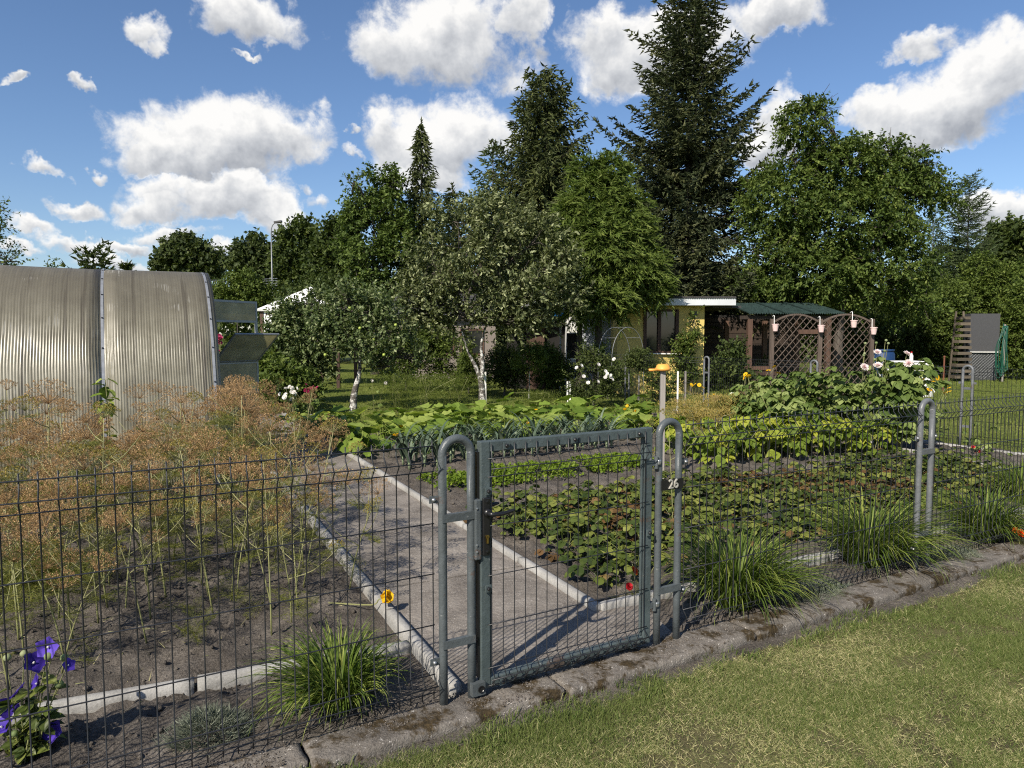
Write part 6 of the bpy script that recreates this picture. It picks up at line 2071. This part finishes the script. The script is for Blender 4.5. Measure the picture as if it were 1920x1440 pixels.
bushy('tall dahlia plant with pale pink and white flowers near the side fence', (b.x, b.y, -.02), 1.28, .44, 340,
      [(1645, 661, 'f'), (1700, 664, 'f'), (1704, 682, 'f'), (1620, 689, 'f'), (1646, 686, 'f')], [(q, w, 'b') for q, w in ((1622, 646), (1643, 645), (1660, 640), (1665, 646), (1658, 660), (1621, 668), (1640, 676), (1676, 703), (1620, 665))])
for (px_, Y, h, r, n, lab) in ((1440, 11.0, .98, .45, 150, 'leafy flowerless dahlia, leftmost of the bushes behind the beans'), (1510, 11.4, 1.18, .46, 160, 'leafy flowerless dahlia in the middle of the bushes behind the beans'),
                               (1580, 11.0, 1.10, .45, 160, 'leafy flowerless dahlia just left of the tall flowering one'), (1475, 10.2, .80, .45, 120, 'lower leafy dahlia in front between the left and middle dahlia bushes'), (1400, 11.6, .75, .4, 110, 'low leafy dahlia beside the white plant label')):
    c = D(px_, 700, Y)
    bushy(lab, (c.x, Y, -.02), h, r, n)
# rudbeckia
RB = flower_mesh('coneflower', 'yellow_petal', 9, .045, .1, 1, 'black')
def rudbeckia(label, px_, Y, spots, h):
    c = D(px_, 700, Y)
    root = thing('coneflower_plant', label, 'coneflower', (c.x, Y, -.03))
    st_ = MB()
    for (a, b_) in spots:
        q = D(a, b_, Y + rng.normal() * .15)
        l_ = np.array([q.x - c.x, q.y - Y, q.z + .03])
        st_.tube(curve([(l_[0] * .3, 0, 0), (l_[0] * .6, l_[1] * .5, l_[2] * .6), l_], 6), .003, 4)
        inst('flower', RB, root, tuple(l_), (rng.normal() * .4 + .7, rng.normal() * .4, rng.uniform(0, 6)), rng.uniform(.8, 1.15))
    for j in range(34):
        a = rng.uniform(0, 6.28)
        inst('leaf', DL[rng.integers(4)], root, (rng.normal() * .16, rng.normal() * .12, h * rng.random() ** .8), (rng.normal() * .3, rng.normal() * .3, a), rng.uniform(.5, .8))
    st_.obj('stem', M['dill_stem'], root)
rudbeckia('yellow coneflowers at the side fence right of the tall dahlia', 1738, 11.6, [(1717 + rng.normal() * 14, 706 + rng.normal() * 12) for _ in range(9)] + [(1742 + rng.normal() * 10, 716 + rng.normal() * 12) for _ in range(9)] + [(1778 + rng.normal() * 5, 735 + rng.normal() * 6) for _ in range(5)], .55)
rudbeckia('few yellow coneflowers below the dark bush at the lean-to', 1400, 13.0, [(1398, 702), (1404, 706), (1441, 695), (1452, 688), (1459, 700), (1396, 708)], .5)
rudbeckia('low yellow flowers at the foot of the vine', 1310, 14.5, [(1296, 722), (1303, 721), (1311, 722), (1318, 727), (1330, 744), (1338, 741)], .25)

# ------------------------------------------------------------------ dill
def umbel(name, mats, rad, n_ray, cup, seed, seeds=11, spread=1.0):
    rg = np.random.default_rng(seed)
    mb = MB()
    ga = 2.39996
    Vr, Fr = [], []
    for k_ in range(n_ray):
        f = math.sqrt((k_ + .5) / n_ray)
        el = math.pi / 2 - f * spread
        a = k_ * ga
        d = np.array([math.cos(a) * math.cos(el), math.sin(a) * math.cos(el), math.sin(el)])
        L = rad * rg.uniform(.85, 1.08)
        end = d * L
        side = unit(np.cross(d, rg.normal(size=3)))
        w = .0009
        s2 = np.cross(d, side)
        mb.add(np.array([side * w, (-.5 * side + .87 * s2) * w, (-.5 * side - .87 * s2) * w, end + side * w * .7, end + (-.5 * side + .87 * s2) * w * .7, end + (-.5 * side - .87 * s2) * w * .7]),
               np.array([[0, 1, 4, 3], [1, 2, 5, 4], [2, 0, 3, 5]]), .5, 0)
        # umbellet
        q = seeds
        dd = unit(rg.normal(size=(q, 3)) * .75 + d * 1.0 + np.array([0, 0, .15]))
        l2 = rad * .15 * rg.uniform(.6, 1.25, q)
        tips = end + dd * l2[:, None]
        sd_ = unit(np.cross(dd, rg.normal(size=(q, 3)))) * .0006
        V = np.stack([np.broadcast_to(end, (q, 3)) - sd_, np.broadcast_to(end, (q, 3)) + sd_, tips], 1).reshape(-1, 3)
        mb.add(V, np.arange(q * 3).reshape(-1, 3), .6, 0)
        V, F, va = scatter(np.array([[0, -.5, 0], [.32, 0, .1], [0, .5, 0], [-.32, 0, .1]]), np.array([[0, 1, 2], [0, 2, 3]]), tips, frames(unit(dd + rg.normal(size=(q, 3)) * .5), rdir(q, rg)), rg.uniform(.0065, .0105, q), np.clip(.5 + .25 * rg.normal(size=q), 0, 1))
        mb.add(V, F, va, 1)
    return mb.mesh(name, mats)
UB = [umbel('dill_umbel', [M['dill_seed'], M['dill_seed']], r, n_, .3, 300 + i, 12, sp) for i, (r, n_, sp) in enumerate(((.115, 34, 1.15), (.135, 40, 1.25), (.095, 28, 1.0), (.125, 38, 1.4)))]
UG = [umbel('dill_umbel', [M['dill_stem'], M['dill_seed_green']], r, n_, .3, 320 + i, 13, sp) for i, (r, n_, sp) in enumerate(((.085, 30, 1.1), (.065, 24, 1.2)))]
def frond(name, seed, L=.24):
    rg = np.random.default_rng(seed)
    P, Dv = [], []
    for k_ in range(13):
        f = k_ / 13
        y = L * (.12 + .88 * f)
        for sd_ in (-1, 1):
            l2 = L * .42 * (1 - f) ** .7 + .015
            d = unit(np.array([sd_ * .8, .7, rg.normal() * .3]))
            for j in range(5):
                p = np.array([0, y, -.15 * L * f * f]) + d * l2 * (j + .4) / 5
                for s3 in (-1, 1):
                    P.append(p)
                    Dv.append(unit(d + np.array([rg.normal() * .3 + s3 * .6 * d[1], rg.normal() * .3 - s3 * .6 * d[0], rg.normal() * .5])))
    P, Dv = np.array(P), np.array(Dv)
    n = len(P)
    V, F, va = scatter(np.array([[-.5, 0, 0], [.5, 0, 0], [0, 1, 0]]), np.array([[0, 1, 2]]), P, frames(Dv, rdir(n, rg)), np.stack([np.full(n, .0022), rg.uniform(.018, .036, n), np.ones(n)], 1), np.clip(.5 + .22 * rg.normal(size=n), 0, 1))
    mb = MB().add(V, F, va)
    mb.tube([(0, 0, 0), (0, L * .5, 0), (0, L, -.15 * L)], .0012, 3)
    return mb.mesh(name, M['dill_green'])
FR = [frond('dill_frond', 340 + i, L) for i, L in enumerate((.22, .28, .18))]
DILL = []
for v in range(9):
    rg = np.random.default_rng(360 + v)
    h = rg.uniform(.70, 1.24)
    bend = rg.normal(size=2) * .16
    top = np.array([bend[0], bend[1], h])
    sp = curve([(0, 0, 0), (bend[0] * .2, bend[1] * .2, h * .35), (bend[0] * .6, bend[1] * .6, h * .72), top], 10)
    mb = MB().tube(sp, np.linspace(.0064, .0026, len(sp)), 6, np.linspace(.35, .7, len(sp)).repeat(6))
    ends, nodes = [(top, np.array([bend[0] * .5, bend[1] * .5, 1.0]))], []
    nb_ = int(rg.integers(3, 6))
    for k_ in range(nb_):
        i = int(len(sp) * (.52 + .42 * k_ / nb_))
        a = k_ * 2.4 + rg.normal() * .3
        L = rg.uniform(.22, .46) * (1.15 - .5 * k_ / nb_)
        o_ = np.array([math.cos(a), math.sin(a), 0])
        e = sp[i] + o_ * L * .70 + np.array([0, 0, L * .62])
        q = curve([sp[i], sp[i] + o_ * L * .38 + np.array([0, 0, L * .22]), e], 6)
        mb.tube(q, np.linspace(.0038, .0018, len(q)), 5, .6)
        if rg.random() < .6: ends.append((e, unit(o_ * .35 + np.array([0, 0, 1.]))))
        nodes.append((sp[i], a))
        if rg.random() < .5: nodes.append(((sp[i] + e) / 2, a + 1))
    for k_ in range(3):
        nodes.append((sp[int(len(sp) * (.12 + .12 * k_))], rg.uniform(0, 6.28)))
    DILL.append((mb.mesh('dill_stem', M['dill_stem'], True), ends, nodes))
def dill(label, x, y, group, scale=1.0, brown=.75, v=None, lean=.085, fronds=.55, name='dill_plant'):
    me, ends, nodes = DILL[rng.integers(9) if v is None else v]
    root = thing(name, label, 'dill plant', (x, y, gz(x, y) - .01 if y < 9 else -.02), rng.uniform(0, 6.28), group)
    root.rotation_euler = (rng.normal() * lean, rng.normal() * lean, root.rotation_euler[2])
    root.scale = (scale,) * 3
    inst('stem', me, root)
    for (e, d) in ends:
        isb = rng.random() < brown
        U = UB[rng.integers(4)] if isb else UG[rng.integers(2)]
        q = Vector(d).to_track_quat('Z', 'Y').to_euler()
        inst('umbel', U, root, tuple(e), (q.x + rng.normal() * .2, q.y + rng.normal() * .2, rng.uniform(0, 6)), rng.uniform(.8, 1.2))
    for (p, a) in nodes:
        if rng.random() < fronds:
            inst('frond', FR[rng.integers(3)], root, tuple(p), (rng.uniform(-.2, .6), rng.normal() * .3, a - 1.57), rng.uniform(.8, 1.3))
    return root
# positions in the bed: between the front kerb, the path kerb and the greenhouse
cnt = 0
tries = 0
pts_d = []
while cnt < 108 and tries < 6000:
    tries += 1
    s, t = rng.uniform(-4.2, 0.9), rng.uniform(1.05, 4.7)
    p = S(s, t)
    off = (p - PL0).dot(PNOR)
    if off > -0.30: continue
    lx = (p - E0).dot(GA); ly = (p - E0).dot(GWD)
    if ly < 0.20 and lx > -0.3: continue
    if p.y < 2.0 or abs(p.x / p.y) > .86: continue
    if t < 1.5 and rng.random() < .25: continue
    if any((p - q).length < .125 for q in pts_d): continue
    pts_d.append(p)
    near = t < 2.3
    dill('tall dry dill plant with brown seed heads, front part of the left bed' if near else 'tall dill plant with brown seed heads, back of the left bed by the greenhouse', p.x, p.y,
         'dill plants at the front of the left bed' if near else 'dill plants at the back of the left bed', rng.uniform(.72, .99), .64, fronds=.5 if near else .7)
    cnt += 1
# dill growing beside the path, leaning into it
for (px_, py_, lab) in ((655, 1110, 'slender dill stalk leaning over the path kerb before the yellow squash flower'), (560, 1060, 'dill plant with pale stems at the edge of the path'), (520, 930, 'dill plant at the path edge half way to the greenhouse'), (560, 905, 'dill with wide brown umbel hanging over the path by the greenhouse'), (500, 870, 'brown dill at the path edge close to the greenhouse door')):
    p = G(px_, py_)
    dill(lab, p.x, p.y, None, rng.uniform(.8, .95), .8)
p = G(1262, 985)
d_ = dill('pale yellow dill stalk rising behind the number plate', p.x, p.y, None, .78, .0, lean=.02, fronds=.2)
for i, (px_, Y, lab) in enumerate(((1288, 10.6, 'yellowing dill left of the yellow dill pair behind the stake'), (1318, 10.4, 'yellowing dill right of the one next to the stake'), (1335, 11.2, 'yellowing dill beside the white plant label'))):
    c = D(px_, 700, Y)
    dill(lab, c.x, Y, None, .62, .25, fronds=1.0)
# low green carrot tops at the left edge of the bed
P0_ = G(70, 1120)
for i in range(9):
    p = P0_ + Vector((rng.uniform(-.55, .45), rng.uniform(-.30, .35), 0))
    root = thing('carrot_plant', 'low feathery green carrot top at the left edge of the dill bed', 'carrot plant', (p.x, p.y, gz(p.x, p.y)), rng.uniform(0, 6.28), 'feathery carrot tops at the left edge')
    for k_ in range(12):
        inst('frond', FR[rng.integers(3)], root, (0, 0, .0), (rng.uniform(.3, 1.25), rng.normal() * .3, k_ * 2.4), rng.uniform(.7, 1.15))
p = G(372, 1220)
root = thing('dill_seedling', 'small yellow green dill seedling alone in front of the dill stems', 'dill plant', (p.x, p.y, gz(p.x, p.y)))
for k_ in range(12):
    inst('frond', FR[rng.integers(3)], root, (0, 0, .01 + .05 * (k_ % 3)), (rng.uniform(.6, 1.35), rng.normal() * .3, k_ * 2.4), rng.uniform(.4, .75))
# asparagus fern behind the squash
for i, (px_, Y, lab) in enumerate(((745, 14.6, 'feathery asparagus plant on the left behind the squash'), (800, 14.2, 'feathery asparagus plant in the middle behind the squash'), (855, 14.6, 'feathery asparagus plant on the right behind the squash, left of the pale trunk'), (1010, 15.0, 'low feathery plant behind the squash right of the cherry'))):
    c = D(px_, 700, Y)
    root = thing('asparagus_plant', lab, 'asparagus', (c.x, Y, -.04))
    n = 2600
    P = np.stack([rng.normal(size=n) * .28, rng.normal(size=n) * .28, rng.random(n) ** .7 * (.85 if i < 3 else .45)], 1)
    P[:, :2] *= (.35 + P[:, 2:3])
    V, F, va = scatter(SPIKE_V, SPIKE_F, P, frames(unit(rng.normal(size=(n, 3)) + np.array([0, 0, .3])), rdir(n, rng)), np.stack([np.full(n, .006), rng.uniform(.05, .10, n), np.full(n, .006)], 1), np.clip(.4 + .2 * rng.normal(size=n), 0, 1))
    inst('foliage', mesh('foliage', V, F, M['feather'], va), root)
    st_ = MB()
    for k_ in range(6):
        st_.tube(curve([(0, 0, 0), (rng.normal() * .1, rng.normal() * .1, .4), (rng.normal() * .25, rng.normal() * .25, .8 if i < 3 else .42)], 6), .004, 4)
    st_.obj('stem', M['dill_stem'], root)

for i, (px_, Y, hh, lab) in enumerate(((1285, 11.2, .62, 'low yellowing feathery plant just right of the orange capped stake'), (1322, 10.6, .55, 'yellow feathery plant gone to seed in front of the vine'), (1348, 11.3, .70, 'yellowing feathery plant left of the white plant label'))):
    c = D(px_, 700, Y)
    root = thing('fennel_plant', lab, 'fennel', (c.x, Y, -.04))
    n = 2400
    P = np.stack([rng.normal(size=n) * .20, rng.normal(size=n) * .18, rng.random(n) ** .6 * hh], 1)
    P[:, :2] *= (.45 + P[:, 2:3])
    V, F, va = scatter(SPIKE_V, SPIKE_F, P, frames(unit(rng.normal(size=(n, 3)) + np.array([0, 0, .3])), rdir(n, rng)), np.stack([np.full(n, .010), rng.uniform(.025, .055, n), np.full(n, .010)], 1), np.clip(.25 + .5 * P[:, 2] / hh + .2 * rng.normal(size=n), 0, 1))
    inst('foliage', mesh('foliage', V, F, M['feather_yellow'], va), root)
    st_ = MB()
    for k_ in range(6):
        st_.tube(curve([(0, 0, 0), (rng.normal() * .06, rng.normal() * .06, hh * .5), (rng.normal() * .16, rng.normal() * .16, hh)], 6), .004, 4)
    st_.obj('stem', M['dill_stem'], root)

# ------------------------------------------------------------------ daylily clumps along the fence
def clump(label, px_, py_, h, r, n, seed, name='daylily_clump', z0=0.0, base=None):
    n = int(n * 1.45)
    rg = np.random.default_rng(seed)
    p = base if base is not None else G(px_, py_)
    root = thing(name, label, 'grass clump', (p.x, p.y, -.01), 0)
    mb = MB()
    ns = 8
    az = rg.random(n) * 2 * np.pi
    rad0 = np.sqrt(rg.random(n)) * r * .28
    L = h * rg.uniform(.75, 1.55, n)
    lean_ = rg.normal(size=2) * .12
    lift = rg.uniform(.85, 1.52, n)
    dr = rg.uniform(.6, 1.9, n)
    w = rg.uniform(.0032, .0066, n)
    P = np.zeros((n, ns + 1, 3))
    P[:, 0] = np.stack([rad0 * np.cos(az), rad0 * np.sin(az), np.zeros(n)], 1)
    a = lift.copy()
    o = np.stack([np.cos(az), np.sin(az)], 1)
    wind = np.array([.10, .03])
    for i in range(ns):
        a = a - dr * ((i + 1) / ns) ** 1.4 * .32
        st_ = (L / ns)[:, None]
        P[:, i + 1, :2] = P[:, i, :2] + (o * np.cos(a)[:, None] + wind * .3 + lean_) * st_
        P[:, i + 1, 2] = np.maximum(P[:, i, 2] + np.sin(a) * L / ns, .01)
    lat = np.stack([-np.sin(az), np.cos(az), np.zeros(n)], 1) + rg.normal(size=(n, 3)) * .25
    lat = unit(lat)
    f = np.linspace(0, 1, ns + 1)
    ww = (w[:, None] * (1 - f[None] ** 2.5 * .95) * (0.7 + .3 * np.sin(f * np.pi))[None])
    up_ = np.array([0, 0, .5])
    Vv = np.stack([P - lat[:, None] * ww[:, :, None] + up_ * ww[:, :, None], P, P + lat[:, None] * ww[:, :, None] + up_ * ww[:, :, None]], 2)
    V = Vv.reshape(-1, 3)
    base_i = (np.arange(n) * (ns + 1) * 3)[:, None, None] + (np.arange(ns) * 3)[None, :, None]
    q1 = base_i + np.array([0, 1, 4, 3])[None, None]
    q2 = base_i + np.array([1, 2, 5, 4])[None, None]
    F = np.concatenate([q1.reshape(-1, 4), q2.reshape(-1, 4)])
    bv = np.clip(.45 + .2 * rg.normal(size=n), 0, 1)
    bv = np.where(rg.random(n) < .09, 1.0, bv)
    var = np.clip(bv[:, None] + .18 * (f[None] - .4), 0, 1)
    var = np.repeat(var.reshape(-1), 3)
    inst('blades', mesh('blades', V, F, M['blade'], var, smooth=True), root, kind='stuff')
    return root
clump('green daylily clump left of the gate behind the left fence panel', 642, 1318, .285, .27, 380, 501)
clump('green daylily clump just right of the gate', 1375, 1130, .44, .42, 520, 502)
clump('largest green daylily clump, left of the light grey hoop post', 1622, 1055, .46, .44, 560, 503)
clump('green daylily clump just right of the light grey hoop post', 1845, 1010, .38, .36, 420, 504)
clump('green daylily clump at the right edge behind the others', 1912, 940, .40, .36, 380, 505)
# silver cushions
def cushion(label, px_, py_, rx, ry, h, n, seed):
    rg = np.random.default_rng(seed)
    p = G(px_, py_)
    root = thing('silver_cushion_plant', label, 'cushion plant', (p.x, p.y, -.01), FROT)
    a = rg.random(n) * 6.28
    q = np.sqrt(rg.random(n))
    lump = .75 + .5 * fbm(np.stack([np.cos(a) * 2, np.sin(a) * 2, q * 3], 1), seed, 2)
    P = np.stack([q * np.cos(a) * rx * lump, q * np.sin(a) * ry * lump, h * (1 - q ** 2.2) * rg.uniform(.5, 1, n) * lump], 1)
    d = unit(np.stack([np.cos(a) * q, np.sin(a) * q, np.full(n, .55)], 1) + rg.normal(size=(n, 3)) * .35)
    V, F, va = scatter(np.array([[-.5, 0, 0], [.5, 0, 0], [0, 1, 0]]), np.array([[0, 1, 2]]), P, frames(d, rdir(n, rg)), np.stack([rg.uniform(.0025, .004, n), rg.uniform(.03, .06, n), np.ones(n)], 1), np.clip(.5 + .22 * rg.normal(size=n), 0, 1))
    inst('leaves', mesh('leaves', V, F, M['cushion'], va), root, kind='stuff')
cushion('small silvery grey cushion plant behind the left fence panel', 392, 1375, .15, .12, .09, 2600, 1)
cushion('flat silvery carpet plant between the two daylily clumps right of the gate', 1520, 1118, .34, .17, .06, 4600, 2)
cushion('flat silvery carpet plant between the light grey post and the next clump', 1785, 1045, .26, .15, .05, 3000, 3)

# ------------------------------------------------------------------ balloon flowers at the lower left
def star_flower():
    mb = MB()
    for k_ in range(5):
        V, F = fan_leaf([(.16, 0), (.44, .25), (.52, .5), (.34, .8), (0, 1.0)], .052, .18, .35)
        mb.add(place(V, k_ * 2 * math.pi / 5, .75), F, RNG.uniform(.3, .7))
    mb.lathe([(.004, 0), (.005, .012), (.0001, .016)], (0, 0, .004), 6, mi=1)
    return mb.mesh('balloon_flower', [M['purple'], M['white_petal']], True)
SF = star_flower()
BL = MB().lathe([(0.0001, 0), (.010, .002), (.017, .012), (.016, .022), (.008, .03), (.0001, .033)], sides=8).mesh('balloon_bud', M['bud'], True)
OV = [single('flower_leaf', 'straw_g', .005, .006, s, OVATE, -.1, .3, .15, .0012) for s in (.05, .06, .045)]
Yf = 2.62
base = Vector((D(40, 1400, Yf).x, Yf, 0))
root = thing('balloon_flower_plant', 'purple balloon flowers behind the fence in the lower left corner', 'balloon flower', (base.x, base.y, -.01))
st_ = MB()
fl = [(92, 1212, 0), (60, 1245, 1), (74, 1282, 2), (10, 1325, 3), (126, 1248, 4), (105, 1372, 5), (5, 1365, 6), (40, 1300, 7), (80, 1372, 8)]
heads = []
for (px_, py_, k_) in fl:
    c = D(px_, py_, Yf + rng.uniform(-.05, .08))
    l_ = np.array([c.x - base.x, c.y - Yf, c.z + .01])
    heads.append(l_)
    sc_ = .55 if k_ == 4 else rng.uniform(.80, 1.0)
    inst('flower', SF, root, tuple(l_), (math.radians(rng.uniform(30, 85)), rng.normal() * .35, rng.normal() * .8), sc_)
for (px_, py_) in ((97, 1232), (120, 1238), (45, 1232), (110, 1290), (60, 1330), (95, 1335), (30, 1380), (48, 1374), (12, 1240), (38, 1420)):
    c = D(px_, py_, Yf + rng.uniform(-.06, .06))
    l_ = np.array([c.x - base.x, c.y - Yf, c.z + .01])
    heads.append(l_)
    inst('bud', BL, root, tuple(l_), (rng.normal() * .4, rng.normal() * .4, 0), rng.uniform(.8, 1.1))
for l_ in heads:
    q = curve([(l_[0] * .25 + rng.normal() * .02, rng.normal() * .03, 0), (l_[0] * .6, l_[1] * .5, l_[2] * .55), l_], 9)
    st_.tube(q, np.linspace(.0035, .0016, len(q)), 5, .3)
    for k_ in range(9):
        i = int(rng.integers(1, len(q) - 2))
        a = rng.uniform(0, 6.28)
        inst('leaf', OV[rng.integers(3)], root, tuple(q[i]), (rng.normal() * .4, rng.normal() * .3, a), rng.uniform(.8, 1.2))
st_.obj('stem', M['dill_stem'], root)

# ------------------------------------------------------------------ marigolds, squash flower, other small flowers
def marigold_mesh(matk):
    mb = MB()
    for row, (n_, el, ln) in enumerate(((9, .1, .026), (9, .5, .024), (7, .9, .019), (5, 1.2, .014))):
        for k_ in range(n_):
            V, F = fan_leaf([(.12, 0), (.34, .5), (.36, .85), (0, 1)], ln, .2, -.2)
            mb.add(place(V, 2 * math.pi * (k_ + .5 * row) / n_, el), F, RNG.uniform(.2, .9))
    return mb.mesh('marigold_flower', M[matk], True)
MO, MR = marigold_mesh('orange_petal'), marigold_mesh('red_petal')
def marigold(label, px_, py_, spots, h):
    p = G(px_, py_)
    root = thing('marigold_plant', label, 'marigold', (p.x, p.y, -.01))
    st_ = MB()
    for (a, b_, me, sc_) in spots:
        c = D(a, b_, p.y - .03)
        l_ = np.array([c.x - p.x, -.03, c.z])
        q = curve([(0, 0, 0), l_ * .55 + rng.normal(size=3) * .01, l_], 7)
        st_.tube(q, .0022, 4)
        inst('flower', me, root, tuple(l_), (math.radians(55), rng.normal() * .3, rng.normal()), sc_)
    for k_ in range(26):
        inst('frond', FR[rng.integers(3)], root, (rng.normal() * .03, rng.normal() * .03, h * rng.random()), (rng.normal() * .5 + .4, rng.normal() * .3, rng.uniform(0, 6.28)), rng.uniform(.22, .4))
    st_.obj('stem', M['dill_stem'], root)
marigold('marigold plant with orange and dark red flowers inside the gate', 1190, 1125, [(1188, 1068, MO, 1.15), (1179, 1097, MR, 1.0), (1231, 1050, MO, .5)], .12)
marigold('orange marigold at the right edge beside the daylily clump', 1912, 1025, [(1913, 998, MO, 1.3), (1905, 992, MO, 1.0)], .10)
p = D(722, 1130, G(735, 1150).y - .02)
root = thing('squash_flower', 'single yellow squash flower lying on the left path kerb', 'flower', (p.x, p.y, .062))
inst('blossom', flower_mesh('squash_blossom', 'yellow_petal', 5, .075, 1.05, 2), root, (-.02, 0, .03), (math.radians(62), math.radians(20), math.radians(55)), 1.0)
MB().tube(curve([(0, 0, .035), (-.04, .02, .02), (-.09, .04, -.02), (-.35, .10, -.03)], 12), .004, 5).obj('stem', M['dill_stem'], root)
# leafy weed standing among the dill before the greenhouse
p = G(207, 950)
root = thing('sapling', 'leafy green sapling rising above the dill against the greenhouse', 'sapling', (p.x, p.y, -.01))
hw_ = D(215, 712, p.y).z
MB().tube(curve([(0, 0, 0), (.02, 0, hw_ * .5), (.0, 0, hw_)], 8), np.linspace(.01, .004, 8), 6).obj('stem', M['dill_stem'], root)
SL = [single('sapling_leaf', 'squash', .015, .03, s, OVATE, -.35, .25, .25, .002) for s in (.13, .15, .11)]
for k_ in range(34):
    z = hw_ * (.35 + .66 * rng.random())
    inst('leaf', SL[rng.integers(3)], root, (0, 0, z), (rng.normal() * .3, rng.normal() * .3, k_ * 2.4), rng.uniform(.7, 1.1) * (1 if z > hw_ * .8 else .8))
# flowers by the greenhouse door and the lawn edge
hosta = [single('hosta_leaf', m_, .10, .08, .14, OVATE, -.2, .2, .3, .003) for m_ in ('squash', 'white_petal', 'bean')]
c = D(592, 765, 12.5)
for i, (px_, Y, lab) in enumerate(((585, 12.6, 'variegated hosta at the end of the path by the lawn'), (622, 13.2, 'second variegated hosta nearer to the leaning apple trunk'))):
    c = D(px_, 740, Y)
    root = thing('hosta', lab, 'hosta', (c.x, Y, -.03))
    for k_ in range(34):
        inst('leaf', hosta[0 if rng.random() < .45 else (2 if rng.random() < .7 else 1)], root, (rng.normal() * .16, rng.normal() * .12, rng.random() * .12), (rng.normal() * .25, 0, k_ * 2.4), rng.uniform(.8, 1.2))
def flower_bunch(label, px_, Y, spots, me, leafs=30, name='flower_plant', sc=1.0):
    c = D(px_, 700, Y)
    root = thing(name, label, 'flowers', (c.x, Y, -.04))
    st_ = MB()
    for (a, b_) in spots:
        q = D(a, b_, Y + rng.normal() * .08)
        l_ = np.array([q.x - c.x, q.y - Y, q.z + .04])
        st_.tube(curve([(l_[0] * .4, 0, 0), l_ * .6, l_], 6), .003, 4)
        inst('flower', me, root, tuple(l_), (rng.uniform(.5, 1.3), rng.normal() * .4, rng.normal()), sc * rng.uniform(.8, 1.2))
    for k_ in range(leafs):
        l_ = np.array([rng.normal() * .12, rng.normal() * .1, rng.random() * .5])
        inst('leaf', DL[rng.integers(4)], root, tuple(l_), (rng.normal() * .3, rng.normal() * .3, rng.uniform(0, 6.28)), rng.uniform(.6, .9))
    st_.obj('stem', M['dill_stem'], root)
rf_ = flower_mesh('red_flower', 'magenta_petal', 6, .042)
flower_bunch('white flowers among leaves by the end of the path', 550, 13.6, [(545 + rng.normal() * 9, 735 + rng.normal() * 6) for _ in range(14)], wf_)
flower_bunch('dark pink flowers beside the white ones by the end of the path', 577, 13.8, [(576 + rng.normal() * 7, 729 + rng.normal() * 5) for _ in range(9)], rf_)
flower_bunch('red hollyhock flowers behind the greenhouse door', 412, 12.6, [(411 + rng.normal() * 3, 640 + rng.normal() * 9) for _ in range(9)], rf_, 16, 'hollyhock', 1.3)
flower_bunch('two white flowers standing alone on the lawn beside the leaning apple trunk', 702, 15.4, [(697, 714), (723, 719)], wf_, 8)
flower_bunch('small pink and white flowers before the broad green shrub', 840, 19.0, [(851, 704)], rf_, 8)
p = G(1868, 872)
flower_bunch('red flowered seedling in the strip by the neighbour fence', 1832, 9.6, [(1825, 838), (1836, 846), (1829, 852), (1847, 858)], MR, 16)
